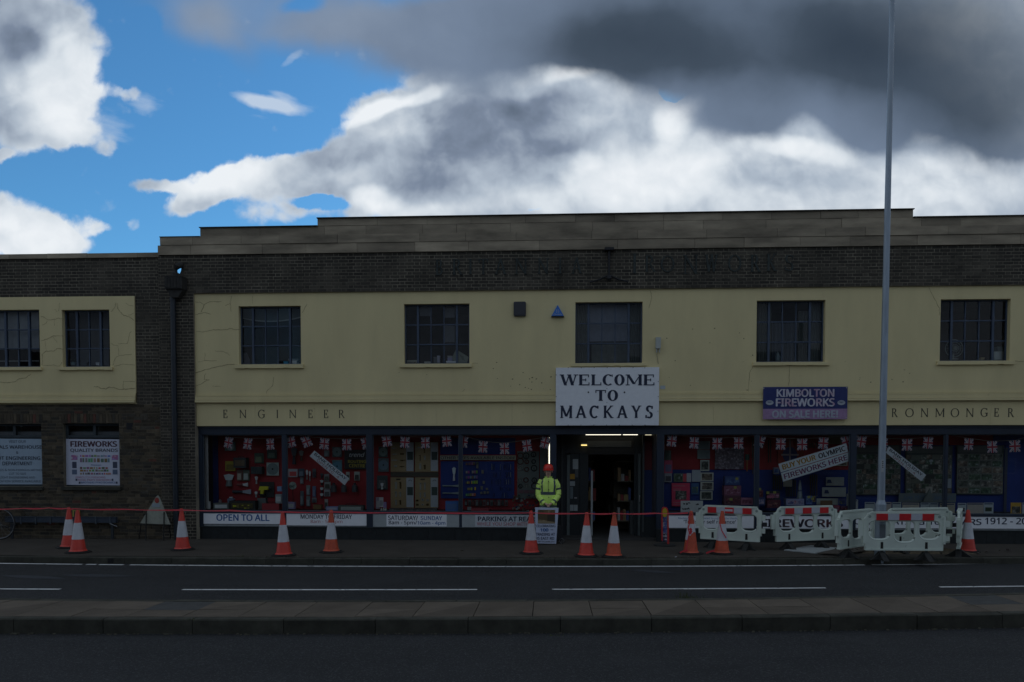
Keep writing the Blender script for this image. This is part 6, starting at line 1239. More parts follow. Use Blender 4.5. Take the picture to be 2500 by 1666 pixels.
# desk fan
t = thing('desk_fan', 'pale desk fan with a round wire guard standing in the rightmost upper window', 'fan', at(*U5(610, 948), .35)); p = at(*U5(612, 856), .35); R_ = 70/3.41/106
mb = MB()
for k in range(3): rr = R_*(1-.3*k); n = 28; mb.tube([(p.x+rr*math.cos(i*6.283/n), .35-.02*k, p.z+rr*math.sin(i*6.283/n)) for i in range(n+1)], .005 if k else .009, 5, cap=False)
for k in range(16): a = k*6.283/16; mb.tube([(p.x, .29, p.z), (p.x+R_*math.cos(a), .35, p.z+R_*math.sin(a))], .0025, 4, cap=False)
mb.build('guard', pm((.22,.27,.27), .5), t); mb = MB(); mb.lathe((p.x, .36, p.z), [(.04, -.07), (.055, -.05), (.055, .08), (.03, .1)], 14, axis='y'); mb.build('motor', pm((.20,.22,.20), .5), t)
mb = MB()
for k in range(3):
    a = k*2.094; mb.prism([(p.x, .345, p.z), (p.x+.13*math.cos(a-.3), .33, p.z+.13*math.sin(a-.3)), (p.x+.15*math.cos(a+.1), .345, p.z+.15*math.sin(a+.1)), (p.x+.11*math.cos(a+.5), .36, p.z+.11*math.sin(a+.5))], (0, .004, 0))
mb.build('blade', pm((.07,.08,.09), .4), t); pb = at(*U5(610, 946), .35); mb = MB(); mb.tube([(p.x-.01, .38, p.z), (pb.x, .38, pb.z)], .014, 8); mb.build('stand', pm((.45,.48,.46), .5), t); mb = MB(); mb.lathe((pb.x, .38, pb.z-.01), [(.10, 0), (.10, .015), (.03, .03)], 18); mb.build('base', pm((.42,.45,.43), .5), t)
sill_box(U5, (946,884,1050,950), (.30,.33,.33), 'larger pale box at the bottom right of the rightmost upper window', 'box', 'box', .3); sill_box(U5, (974,842,1052,880), (.15,.19,.19), 'grey green box stacked behind the larger pale box', 'box', 'box', .45); sill_box(U5, (834,934,864,950), (.20,.16,.08), 'tiny brown pot on the sill of the rightmost upper window', 'pot', 'pot')
Z4w = zm(1800, 700, 4.355); t = thing('spray_bottle', 'pale pointed bottle standing in the upper window above the banner', 'bottle', at(*Z4w(430, 792), .3)); p = at(*Z4w(430, 792), .3); mb = MB(); mb.lathe(p, [(.055, 0), (.06, .01), (.06, .10), (.05, .12)], 14); mb.build('body', pm((.20,.26,.30), .4), t, smooth=True); mb = MB(); mb.lathe((p.x, p.y, p.z+.12), [(.04, 0), (.03, .04), (.008, .085)], 12); mb.build('cap', pm((.26,.32,.34), .4), t)
t = thing('potted_plant', 'leafy plant in a pale blue pot on the sill of the right wing window', 'plant', at(*U0(1082, 920), .32)); p = at(*U0(1082, 920), .32); mb = MB(); mb.lathe(p, [(.048, 0), (.06, .075), (.065, .08), (.055, .08)], 16); mb.build('pot', pm((.16,.26,.30), .5), t)
mb = MB()
for k in range(90):
    a, e, r = random.uniform(0, 6.28), random.uniform(.1, 1.4), random.uniform(.05, .17); c = Vector((p.x-.02+r*math.cos(a)*math.cos(e), p.y+.08+r*math.sin(a)*math.cos(e)*.7, p.z+.09+r*math.sin(e)*1.1)); d1 = Vector((random.uniform(-1, 1), random.uniform(-1, 1), random.uniform(-1, 1))).normalized()*.022; d2 = d1.cross(Vector((random.uniform(-1, 1), 1, random.uniform(-1, 1)))).normalized()*.010; mb.poly([c-d1, c+d2, c+d1, c-d2])
mb.build('foliage', pm((.035,.05,.02), .7, .4), t)
sill_box(U0, (1412,880,1460,918), (.34,.35,.38), 'small white mug box on the sill right of the potted plant', 'mug', 'mug')
t = thing('round_speaker', 'small black rounded lump on the sill of the right wing window', 'ornament', at(*U0(1310, 920), .32)); p = at(*U0(1310, 920), .32); mb = MB(); mb.lathe(p, [(.03, 0), (.05, .02), (.045, .06), (.015, .085)], 14); mb.build('body', BLACKM, t, smooth=True); mb = MB(); mb.lathe(p, [(.034, -.004), (.034, .003)], 12); mb.build('foot', DG, t)

# ================================================================ bunting
FN, FW_, FR_ = pm((.03,.035,.12), .8, .1, 0, 'flag_navy'), pm((.66,.64,.68), .8, .05, 0, 'flag_white'), pm((.45,.045,.07), .8, .05, 0, 'flag_red')
def flag_mesh():
    mb = MB(); w_, h_ = .105, .26      # hangs from its top edge
    def q(pts, k, m): mb.prism([(a, -k*.0012, b) for a, b in pts], (0, .001, 0), m)
    tp = lambda a, b: (a*w_*(1-.0*b), -b*h_)
    q([tp(-1, 0), tp(1, 0), tp(1, 1), tp(-1, 1)], 0, 0)
    for s in (-1, 1):
        q([tp(-s, 0), tp(-s*.72, 0), tp(s, .86), tp(s, 1), tp(s*.72, 1), tp(-s, .14)], 1 if s > 0 else 2, 1); q([tp(-s*.97, .0), tp(-s*.86, .0), tp(s*.97, 1), tp(s*.86, 1)], 3 if s > 0 else 4, 2)
    q([tp(-1, .36), tp(1, .36), tp(1, .64), tp(-1, .64)], 5, 1); q([tp(-.30, 0), tp(.30, 0), tp(.30, 1), tp(-.30, 1)], 6, 1)
    q([tp(-1, .42), tp(1, .42), tp(1, .58), tp(-1, .58)], 7, 2); q([tp(-.17, 0), tp(.17, 0), tp(.17, 1), tp(-.17, 1)], 8, 2)
    return mb.mesh('flag', [FN, FW_, FR_])
FM = flag_mesh()
BUN = [(A, [(520,178,12),(738,190,8),(985,195,-3),(1215,170,-14)], (470,150), (1150,185), 'string of small union flags across the first shop window'),
 (A, [(1380,168,-22),(1615,190,6),(1865,200,0),(2072,185,-14)], (1170,160), (2095,180), 'string of small union flags across the second shop window'),
 (B, [(292,158,-10),(515,172,4),(745,178,-2),(985,158,-6)], (150,150), (1130,150), 'string of small union flags across the third shop window'),
 (B, [(1195,168,8),(1412,225,3),(1652,245,-2),(1905,212,-8),(2138,178,14)], (1150,160), (2170,165), 'string of small union flags sagging across the window beside the person'),
 (Dd, [(290,155,6),(545,178,4),(805,186,0),(1052,180,0)], (205,148), (1200,165), 'string of small union flags across the first window right of the entrance'),
 (Dd, [(1310,165,16),(1537,190,2),(1782,196,0),(2030,182,4),(2272,168,-18)], (1285,155), (2325,160), 'string of small union flags above the olympic strips'),
 (Ee, [(492,162,8),(735,190,0),(1010,200,0),(1256,176,5)], (430,150), (1440,150), 'string of small union flags across the window behind the lamp post'),
 (Ee, [(1722,192,2),(1985,225,-2),(2245,215,-3)], (1490,150), (2400,170), 'string of small union flags in the rightmost window')]
for Z, fl_, p0, p1, lab in BUN:
    Yb = YS+.14; t = thing('bunting', lab, 'bunting', at(*Z(*fl_[0][:2]), Yb), 'strings of union flag bunting in the shop windows')
    pts = [at(*Z(*p0), Yb)] + [at(*Z(f[0], f[1]), Yb) for f in fl_] + [at(*Z(*p1), Yb)]; mb = MB(); mb.tube(pts, .004, 4); mb.build('cord', pm((.32,.30,.26), .8), t)
    for (x, y, a) in fl_:
        o = bpy.data.objects.new('flag', FM); o.location = at(*Z(x, y), Yb)-ORG[t.name]; o.rotation_euler = (random.uniform(-.05, .05), math.radians(a), random.uniform(-.35, .35)); col.objects.link(o); o.parent = t
t = thing('orange_cord', 'thin orange cord hanging beside the post at the left of the second window', 'cord', at(*A(1185, 230), .25)); mb = MB(); mb.tube([at(*A(x, y), .25) for x, y in ((1180,235),(1178,300),(1190,380),(1197,450),(1190,490),(1178,508))], .006, 5); mb.build('strand', pm((.45,.07,.04), .5), t)

# ================================================================ street things
def post_y(yb, x): return gr(x, yb, 0)
# lamp post
pb = Vector((at(2149, 1300, -2.35).x, -2.35, 0)); pt_ = at(2178.5, 0, -2.35); up_ = (pt_-Vector((pb.x, -2.35, at(2149,1300,-2.35).z))); 
def pp(z): zz = at(2149, 1300, -2.35).z; return Vector((pb.x + up_.x*(z-zz)/up_.z, -2.35, z))
t = thing('lamp_post', 'tall grey galvanised lamp post rising out of the barrier enclosure', 'lamp post', pp(0))
zs_ = at(2149, 1228, -2.35).z
mb = MB(); mb.tube([pp(-.1), pp(.4), pp(zs_-.03)], [.097, .097, .096], 20); mb.tube([pp(zs_-.03), pp(zs_+.05)], [.098, .068], 20, cap=False); mb.build('base_section', GALV, t, smooth=True)
mb = MB(); n = 16; mb.tube([pp(zs_+.05+(11.4-zs_)*k/n) for k in range(n+1)], [.068-.026*k/n for k in range(n+1)], 20); mb.build('shaft', GALV, t, smooth=True)
mb = MB(); top = pp(11.4); mb.tube([top, top+Vector((-.02, -.5, .25)), top+Vector((-.02, -1.3, .32))], .03, 10); mb.build('bracket_arm', GALV, t, smooth=True)
mb = MB(); mb.lathe(tuple(top+Vector((-.02, -1.6, .27))), [(.05, .1), (.13, .06), (.15, 0), (.10, -.06)], 16, sy=2.2); mb.build('lantern', pm((.3,.32,.33), .5), t, smooth=True)
q = rc(2152.5, 1122, 2158, 1153, -2.43); mb = MB(); mb.box(q[0], -2.428, q[2], q[1], -2.40, q[3]); st_ = mb.build('number_plate', pm((.42,.44,.45), .5), t)
for k in range(4): q = rc(2154, 1126+k*4.6, 2156.6, 1128.6+k*4.6, -2.43); mb = MB(); mb.box(q[0], -2.430, q[2], q[1], -2.4285, q[3]); mb.build('digit', BLACKM, st_)
mb = MB(); mb.box(pp(.4).x-.05, -2.452, .25, pp(.4).x+.05, -2.44, .65); mb.build('service_door', pm((.16,.18,.2), .6), t)

# cones
def cone_parts(name, label, loc, body_m, rz=0, torn=False, lean=(0, 0)):
    t = thing(name, label, 'traffic cone', loc, 'red and white traffic cones standing along the kerb'); t.rotation_euler = (lean[0], lean[1], rz)
    ORG[t.name] = Vector((0, 0, 0))
    mb = MB(); w_ = .225; P_ = []
    for k in range(8):
        a = math.radians(22.5+45*k); r = w_/math.cos(math.radians(22.5)) if True else w_; P_.append((r*math.cos(a), r*math.sin(a)))
    mb.prism([(x, y, .0) for x, y in P_], (0, 0, .022)); mb.prism([(x*.86, y*.86, .0221) for x, y in P_], (0, 0, .018)); lmesh(mb, 'base', RUBBER, t)
    R = lambda z: .142-(z-.04)/.82*.112
    mb = MB(); mb.lathe((0, 0, 0), [(.165, .0402), (.16, .052), (R(.06)+.004, .062), (R(.24), .24), (R(.60), .60), (R(.82), .82), (R(.84)-.002, .855), (.018, .86)], 28); lmesh(mb, 'cone_body', body_m, t, True)
    mb = MB(); n = 28; z0, z1 = .275, .605
    bot = [z0 + ((.16*max(0, math.sin(k/n*6.283*1.0-3.6))+random.uniform(0, .03)) if torn else random.uniform(-.001, .001)) for k in range(n)]
    v0 = [((R(bot[k])+.003)*math.cos(6.283185*k/n), (R(bot[k])+.003)*math.sin(6.283185*k/n), bot[k]) for k in range(n)]; v1 = [((R(z1)+.003)*math.cos(6.283185*k/n), (R(z1)+.003)*math.sin(6.283185*k/n), z1) for k in range(n)]
    for k in range(n): mb.poly([v0[k], v0[(k+1) % n], v1[(k+1) % n], v1[k]])
    lmesh(mb, 'reflective_sleeve', CONEW, t, True); return t
CONES = [(168,1342,CONER,0.1,'rear cone of the close pair at the far left, partly hidden by the front one'),(191,1354,CONER,.3,'front cone of the close pair at the far left'),(446,1347,CONER,.7,'cone standing in front of the brick pier and downpipe'),(693,1361,CONER,.2,'cone in front of the mullion between the first two shop windows'),(809,1353,CONEO,.0,'orange cone covering part of the MONDAY TO FRIDAY board'),
 (1297,1356,CONER,.4,'cone just left of the hard hatted person and the placard'),(1431,1363,CONER,.1,'left cone of the two in front of the open entrance'),(1498,1364,CONEO,.6,'right cone of the two in front of the open entrance'),(1686,1357,CONEO,.2,'battered cone with a torn sleeve and red tape, left of the barriers'),(1762,1357,CONEO,.5,'cone with a tape end hanging on it in front of the leftmost barrier'),(2362,1352,CONER,.3,'lone cone at the right of the barrier enclosure')]
CP = []
for i, (x, y, m, rz, lb) in enumerate(CONES):
    p = gr(x, y-4, 0); CP.append(p); cone_parts('traffic_cone', lb, (p.x, p.y, 0), m, rz, i == 8, (random.uniform(-.012, .012), random.uniform(-.02, .02)))
# tape
t = thing('barrier_tape', 'long thin red tape strung from cone to cone along the pavement', 'tape', (CP[2].x, CP[2].y, 0))
tp = [(-60,1243.5),(60,1241.5),(120,1240.5),(168,1241.5),(180,1242.5),(300,1243.8),(446,1245.5),(560,1246.8),(693,1250.3),(809,1250.3),(1000,1251.8),(1297,1252.6),(1431,1253.8),(1498,1254),(1600,1253.6),(1680,1252.5)]
def ydepth(x):
    k = [(CONES[i][0], CP[i].y) for i in (1, 2, 3, 4, 5, 6, 7, 8)]
    if x <= k[0][0]: return k[0][1]
    for (a, ya), (b, yb) in zip(k[:-1], k[1:]):
        if x <= b: return ya+(yb-ya)*(x-a)/(b-a)
    return k[-1][1]
mb = MB(); P_ = [at(x, y, ydepth(x)-.05) for x, y in tp]
fin = []
for a, b in zip(P_[:-1], P_[1:]):
    for k in range(8): u = k/8; fin.append(a+(b-a)*u+Vector((0, 0, -.012*math.sin(math.pi*u)+random.uniform(-.0015, .0015))))
fin.append(P_[-1])
for i in range(len(fin)-1):
    h = .011*(1+.35*math.sin(i*.7)); h2 = .011*(1+.35*math.sin((i+1)*.7)); a, b = fin[i], fin[i+1]
    mb.poly([a-Vector((0, 0, h)), b-Vector((0, 0, h2)), b+Vector((0, .004, h2)), a+Vector((0, .004, h))])
mb.build('taut_tape', TAPE, t)
def ribbon(px_, Yp, wd_, nm):
    mb = MB(); P_ = [at(x, y, Yp) for x, y in px_]
    for i in range(len(P_)-1):
        d_ = (P_[i+1]-P_[i]); n_ = Vector((-d_.z, 0, d_.x)).normalized()*wd_/2; mb.poly([P_[i]-n_, P_[i+1]-n_, P_[i+1]+n_, P_[i]+n_])
    return mb.build(nm, TAPE, t)
y9 = CP[8].y-.13; ribbon([(1683,1253),(1690,1256),(1681,1262),(1684,1275),(1680,1290),(1683,1302),(1679,1320),(1676,1335),(1673,1349)], y9, .022, 'loose_tape'); ribbon([(1684,1290),(1688,1296),(1684,1304)], y9-.01, .05, 'knot'); ribbon([(1660,1350),(1668,1346),(1680,1344)], y9-.02, .03, 'loose_tape')
y10 = CP[9].y-.12; ribbon([(1757,1262),(1758,1280),(1762,1296),(1768,1306),(1773,1314)], y10, .02, 'loose_tape'); ribbon([(1724,1351),(1734,1347),(1745,1344.5)], y10, .035, 'loose_tape')

# plastic barriers
def rr(x0, z0, x1, z1, r, cut=0):
    P_ = []
    for cx, cz, a0 in ((x1-r, z0+r, -90), (x1-r, z1-r*.7, 0), (x0+r, z1-r*.7, 90), (x0+r, z0+r, 180)):
        rr_ = r if a0 in (-90, 180) else r*.7; cx = (x1-rr_) if a0 in (-90, 0) else (x0+rr_); cz = (z0+rr_) if a0 in (-90, 180) else (z1-rr_)
        for k in range(6): a = math.radians(a0+18*k); P_.append((cx+rr_*math.cos(a), cz+rr_*math.sin(a)))
    return P_
def barrier(label, p0, p1, strips=True, feet=(-.42, .42)):
    d_ = Vector((p1.x-p0.x, p1.y-p0.y, 0)); Lg = d_.length; ang = math.atan2(d_.y, d_.x); c = (p0+p1)/2
    t = thing('road_barrier', label, 'barrier', (c.x, c.y, 0), 'pale plastic road work barriers', ang); ORG[t.name] = Vector((0, 0, 0))
    s = Lg/1.72; zb, zt = .18, .90; X_ = lambda v: v*s
    out = [(-.74,zb),(-.74,zb+.0),(.74,zb),(.74,.30),(.78,.30),(.78,.36),(.86,.36),(.86,.46),(.78,.46),(.78,.62),(.86,.62),(.86,.74),(.76,.74),(.76,.83),(.70,.84),(.66,zt),(-.62,zt),(-.69,.86),(-.72,.80),(-.76,.78),(-.76,.74),(-.86,.74),(-.86,.44),(-.78,.44),(-.78,.30),(-.74,.30)]
    out = [(-.74,zb)]+out[2:]
    hs = [rr(X_(-.69), .375, X_(-.25), .745, .16*s), rr(X_(-.205), .325, X_(.22), .745, .15*s), rr(X_(.265), .38, X_(.69), .745, .16*s)]
    mb = plate([(X_(a), b) for a, b in out], hs, .045, None); shift(mb, (0, -.0225, 0)); lmesh(mb, 'panel', BARR, t)
    mb = MB()
    for h in hs: mb.tube([(x, 0, z) for x, z in h]+[(h[0][0], 0, h[0][1])], .027, 6, cap=False)
    mb.box(X_(-.62), -.04, zt-.028, X_(.66), .04, zt+.006); mb.box(X_(-.73), -.034, zb-.004, X_(.73), .034, zb+.03); mb.box(X_(-.775), -.036, .30, X_(-.725), .036, .78); mb.box(X_(.725), -.036, .30, X_(.775), .036, .82)
    lmesh(mb, 'moulded_rim', BARR, t, True)
    mb = MB()
    for x in (-.66, .66): mb.lathe((X_(x), -.028, .815), [(.028, 0), (.028, .006)], 10, axis='y')
    lmesh(mb, 'boss', pm((.26,.32,.28), .6), t)
    if strips:
        mb = MB(); mb.box(X_(-.55), -.0445, zt-.150, X_(.55), -.0235, zt-.030); lmesh(mb, 'reflective_strip', pm((.46,.48,.52), .35, .05), t)
        for x in (-.545, -.11, .325): mb = MB(); mb.box(X_(x), -.0485, zt-.152, X_(x+.22), -.0446, zt-.028); lmesh(mb, 'red_reflector', pm((.58,.02,.025), .35, .12, 0, 'red_reflector'), t)
    for x in feet:
        mb = MB(); xx = X_(x); mb.prism([(xx-.03, -.026, 0.05), (xx+.03, -.026, 0.05), (xx+.022, -.026, .335), (xx-.022, -.026, .335)], (0, .004, 0), 0)
        mb.prism([(xx-.21, -.05, 0), (xx+.21, -.05, 0), (xx+.13, -.05, .045), (xx+.035, -.05, .15), (xx-.035, -.05, .15), (xx-.13, -.05, .045)], (0, .10, 0)); mb.prism([(xx-.05, -.24, 0), (xx-.05, .24, 0), (xx-.05, .16, .045), (xx-.05, .03, .148), (xx-.05, -.03, .148), (xx-.05, -.16, .045)], (.10, 0, 0)); lmesh(mb, 'rubber_foot', RUBBER, t)
    mb = MB(); mb.box(X_(.80), -.03, .50, X_(.90), .03, .58); mb.box(X_(.775), -.012, .38, X_(.80), .012, .56); lmesh(mb, 'coupling', BLACKM, t)
    return t
def E_(px_, Yp): return Vector((at(px_, 1290, Yp).x, Yp, 0))
barrier('leftmost pale barrier with a small label on its middle red reflector', E_(1699, -.75), E_(1868, -1.45)); LBR = [o for o in bpy.data.objects if o.get('label', '').startswith('leftmost pale barrier')][0]
mb = MB(); mb.box(-.09, -.052, .790, .07, -.0488, .835); lmesh(mb, 'maker_label', pm((.55,.52,.56), .5), LBR)
barrier('pale barrier standing in front of the FIREWORKS board, second from the left', E_(1882, -1.35), E_(2048, -.75))
barrier('foreshortened barrier forming the left side of the lamp post enclosure', E_(2040, -2.62), E_(2136, -1.62), False, (-.36,))
barrier('rear barrier of the enclosure behind the lamp post, seen without reflectors', E_(2150, -1.70), E_(2330, -1.25), False)
barrier('barrier seen edge on at the right side of the enclosure', E_(2340, -2.45), E_(2345, -1.35), False, (-.3,))
barrier('front barrier of the enclosure with three red reflectors, in front of the lamp post', E_(2096, -2.62), E_(2318, -2.62))
# ground works
def flat(name, label, cat, px_, z, th, m):
    P_ = [gr(x, y, z+th) for x, y in px_]; c = sum(P_, Vector())/len(P_); t = thing(name, label, cat, (c.x, c.y, z)); mb = MB(); mb.prism([(p.x, p.y, z) for p in P_], (0, 0, th)); mb.build('sheet', m, t); return t
t = flat('white_board', 'white rectangular sheet lying on the pavement below the second barrier', 'board', [(1914,1342.5),(1992,1350),(2050,1338),(1980,1331.5)], .004, .02, pm((.34,.36,.35), .7, .08)); 
t2 = flat('plywood_board', 'brown timber board lying on the pavement left of the enclosure', 'board', [(1998,1350),(2056,1352.5),(2120,1343),(2060,1336)], .026, .018, pm((.085,.07,.055), .85, .2))
hp_ = MB(); c0 = gr(2245, 1352, 0); random.seed(11); nx, ny = 34, 16
def hz(u, v): return max(0, (1-u*u)*(1-v*v))*.085*(.7+.9*mnoise.noise(Vector((u*3, v*3, 2))))+.012*mnoise.noise(Vector((u*11, v*11, 5)))+.003
grid = [[(c0.x+u*1.15, c0.y+.34+v*.42, hz(u, v) if abs(u) < .99 and abs(v) < .99 else -.004) for v in [-1+2*j/ny for j in range(ny+1)]] for u in [-1+2*i/nx for i in range(nx+1)]]
for i in range(nx):
    for j in range(ny): hp_.poly([grid[i][j], grid[i+1][j], grid[i+1][j+1], grid[i][j+1]])
tag(hp_.build('sand_heap', mat('wet_sand', (.105,.080,.048), .95, .35, 9, .7, speck=(25,.6,.7,(.04,.035,.03))), smooth=True), 'low heap of brown sand and dug earth around the foot of the lamp post', 'sand', None, 'stuff')
rb = MB()
for _ in range(90):
    x, y = c0.x+random.gauss(-.1, .75), c0.y+.25+random.gauss(0, .18); s_ = random.uniform(.008, .035); a = random.uniform(0, 3); rb.obox((x, y, s_*.6+.02), (s_*math.cos(a), s_*math.sin(a), 0), (-s_*.7*math.sin(a), s_*.7*math.cos(a), random.uniform(-.01, .01)), (0, 0, s_*.6))
tag(rb.build('rubble', mat('rubble', (.07,.06,.05), .95, .4, 20)), 'small lumps of broken rubble scattered in the enclosure and on the kerb', 'rubble', None, 'stuff')
for (x, y, lb, c, s_) in ((419,1317,'white cigarette end on the pavement by the downpipe foot',(.5,.5,.5),.03),(1128,1346,'dead brown leaf on the pavement in front of the riser',(.06,.05,.03),.035),(1650,1361,'crumpled white scrap on the kerb left of the torn cone',(.5,.5,.52),.02)):
    p = gr(x, y, 0); t = thing('litter', lb, 'litter', (p.x, p.y, 0)); mb = MB(); mb.obox((p.x, p.y, .008), (s_, 0, .002), (0, .008, 0), (0, .001, .006)); mb.poly([(p.x-s_, p.y, .012), (p.x, p.y-.01, .02), (p.x+s_*.8, p.y, .013), (p.x, p.y+.015, .011)]); mb.build('scrap', pm(c, .8), t)

# triangular road sign seen from behind
YT_ = -.28; t = thing('road_sign', 'triangular road works sign seen from behind, leaning by the brick pier', 'road sign', (at(379, 1300, YT_).x, YT_, 0))
T_ = [at(x, y, YT_) for x, y in ((342,1278),(416,1281),(389,1213),(385,1209.5),(381,1213))]; mb = MB(); mb.prism([(p.x, YT_, p.z) for p in T_], (0, .008, 0)); mb.build('plate', pm((.30,.31,.25), .6, .15), t)
mb = MB(); q = rc(377.5,1215,389,1229,YT_); mb.prism([((q[0]+q[1])/2+(q[1]-q[0])/2*math.cos(k*.6283)*.95, YT_-.004, (q[2]+q[3])/2+(q[3]-q[2])/2*math.sin(k*.6283)) for k in range(10)], (0, .0035, 0)); mb.build('red_mark', pm((.30,.04,.03), .5), t)
q = rc(372,1229.5,390.5,1239,YT_); mb = MB(); mb.box(q[0], YT_-.005, q[2], q[1], YT_-.0005, q[3]); mb.build('sticker', pm((.28,.33,.36), .5), t)
for x in (357, 400.5):
    a, b = at(x, 1250, YT_-.02), at(x-1, 1318, YT_-.02); mb = MB(); mb.tube([a, (b.x, YT_-.02, 0)], .013, 6); mb.build('leg', RUBBER, t)
for x, x2 in ((345, 339), (412, 417)): a, b = at(x, 1278, YT_+.02), at(x2, 1318, YT_+.25); mb = MB(); mb.tube([(a.x, YT_+.02, a.z), (b.x, YT_+.25, 0)], .011, 6); mb.build('leg', RUBBER, t)
mb = MB(); a, b = at(336, 1281, YT_+.01), at(418, 1283, YT_+.01); mb.tube([a, b], .010, 6); mb.build('cross_bar', RUBBER, t)
# hydrant plate
t = board('hydrant_sign', 'small yellow plate with a black H on the brick wall behind the pair of cones', 'sign', (177,1246,195,1267), YW-.03, pm((.30,.27,.05), .5, .05), .015); text('H', (181,1248,192,1262), YW-.033, BLACKM, t, .03)
# low rail
t = thing('wall_rail', 'long low blue grey metal rail fixed along the foot of the left brick wall', 'rail', (at(140, 1300, -.12).x, -.12, 0)); q = rc(14, 1263.5, 284, 1276, -.14); mb = MB(); mb.box(q[0], -.17, q[2], q[1], -.09, q[3]); mb.box(q[0], -.18, q[3], q[1], -.08, q[3]+.014); mb.build('rail', pm((.03,.042,.062), .5, .2), t)
for x in (50, 86, 122, 158, 233, 268): q2 = rc(x-1.5, 1262, x+1.5, 1280, -.19); mb = MB(); mb.box(q2[0], -.186, q2[2], q2[1], -.17, q2[3]); mb.build('bracket', pm((.05,.065,.08), .5), t)
for x in (30, 275): p = at(x, 1275, -.1); mb = MB(); mb.box(p.x-.03, -.13, 0, p.x+.03, -.1, q[2]); mb.box(p.x-.03, -.1, .3, p.x+.03, YW-.01, .34); mb.build('support', pm((.02,.025,.03), .6), t)
mb = MB(); mb.tube([at(269,1279,-.2), at(286,1286,-.2)], .008, 5); mb.build('stay', pm((.3,.3,.3), .5), t)
# bicycle at the frame edge
YBk = -.38; hub = at(0, 1279, YBk); rw = hub.z; t = thing('bicycle', 'dark bicycle at the left edge of the picture with only its front wheel in view', 'bicycle', (hub.x-.5, YBk, 0))
def wheel(cx):
    mb = MB(); n = 40; mb.tube([(cx+rw*.955*math.cos(k*6.2832/n), YBk, rw+rw*.955*math.sin(k*6.2832/n)) for k in range(n+1)], .015, 6, cap=False); wh = mb.build('wheel', RUBBER, t)
    mb = MB(); mb.tube([(cx+rw*.90*math.cos(k*6.2832/n), YBk, rw+rw*.90*math.sin(k*6.2832/n)) for k in range(n+1)], .008, 6, cap=False); mb.build('rim', pm((.22,.23,.24), .3, .1, .6), wh)
    mb = MB()
    for k in range(18): a = k*6.2832/18; mb.tube([(cx, YBk+.02*(-1)**k, rw), (cx+rw*.9*math.cos(a), YBk, rw+rw*.9*math.sin(a))], .0016, 4, cap=False)
    mb.lathe((cx, YBk-.03, rw), [(.02, 0), (.02, .06)], 10, axis='y'); mb.build('spokes', pm((.2,.2,.2), .3, .1, .6), wh)
wheel(hub.x); wheel(hub.x-1.02); B0 = Vector((hub.x, YBk, rw)); R0 = B0-Vector((1.02, 0, 0)); bbk = R0+Vector((.43, 0, -.04)); seat = R0+Vector((.30, 0, .42)); head = B0+Vector((-.16, 0, .42))
BKM = pm((.015,.02,.05), .35, .1); mb = MB()
for a, b in ((R0, bbk), (R0, seat), (bbk, seat), (bbk, head-Vector((0, 0, .1))), (seat, head), (head+Vector((-.02, 0, .1)), B0)): mb.tube([a, b], .014, 8)
mb.build('frame', BKM, t); mb = MB(); mb.tube([head+Vector((-.02, -.25, .16)), head+Vector((0, -.1, .2)), head+Vector((0, .1, .2)), head+Vector((-.02, .25, .16))], .012, 8); mb.build('handlebar', pm((.2,.2,.2), .3, .1, .6), t)
mb = MB(); s_ = seat+Vector((0, 0, .1)); mb.prism([s_+Vector((-.14, -.07, 0)), s_+Vector((.14, -.02, 0)), s_+Vector((.14, .02, 0)), s_+Vector((-.14, .07, 0))], (0, 0, .045)); mb.tube([seat, s_], .012, 6); mb.build('saddle', BLACKM, t)
mb = MB(); mb.lathe(tuple(bbk-Vector((0, .03, 0))), [(.09, 0), (.09, .006)], 20, axis='y'); mb.tube([bbk, bbk+Vector((.12, -.06, -.1))], .01, 6); mb.build('crank', pm((.15,.15,.15), .4), t)

# red pavement sign
YR = -.75; t = thing('pavement_sign', 'narrow red framed pavement sign turned edgeways beside the entrance', 'sign', (at(1627, 1330, YR).x, YR, 0)); RD = pm((.50,.03,.03), .45, .1)
mb = MB(); P_ = [at(x, y, YR) for x, y in ((1629,1338),(1634,1338),(1632.5,1252),(1631,1243),(1627,1238.5),(1620,1238.5),(1616,1242),(1615,1252),(1615.5,1320),(1618,1322),(1618,1252),(1629.5,1252))]; mb.prism([(p.x, YR, p.z) for p in P_], (0, .05, 0)); mb.build('red_frame', RD, t)
q = rc(1617.5,1252,1630,1324,YR); mb = MB(); mb.box(q[0], YR+.01, q[2], q[1], YR+.03, q[3]); pn = mb.build('print_panel', printed('sign_print', (.03,.03,.10), (.25,.26,.30), (.40,.40,.36), 14), t)
mb = MB(); p = at(1623, 1252, YR); mb.lathe((p.x, YR-.008, p.z), [(.052, 0), (.052, .006)], 16, axis='y', sy=1.9); mb.build('yellow_disc', pm((.46,.33,.02), .5), t); text('fillers', [(1628,1302),(1627,1262),(1620,1302)], YR+.006, pm((.05,.08,.3), .5), t, .03)
for k in range(5): q = rc(1619+k % 2*4, 1304+k*4, 1624+k % 2*4, 1307+k*4, YR); mb = MB(); mb.box(q[0], YR+.004, q[2], q[1], YR+.009, q[3]); mb.build('print_block', pm(((.02,.02,.02), (.45,.45,.45))[k % 2]), t)
c = at(1624, 1332, YR); mb = MB(); mb.lathe((c.x, YR+.1, 0), [(.24, 0), (.235, .03), (.12, .05), (.05, .06)], 24); mb.build('rubber_base', RUBBER, t)

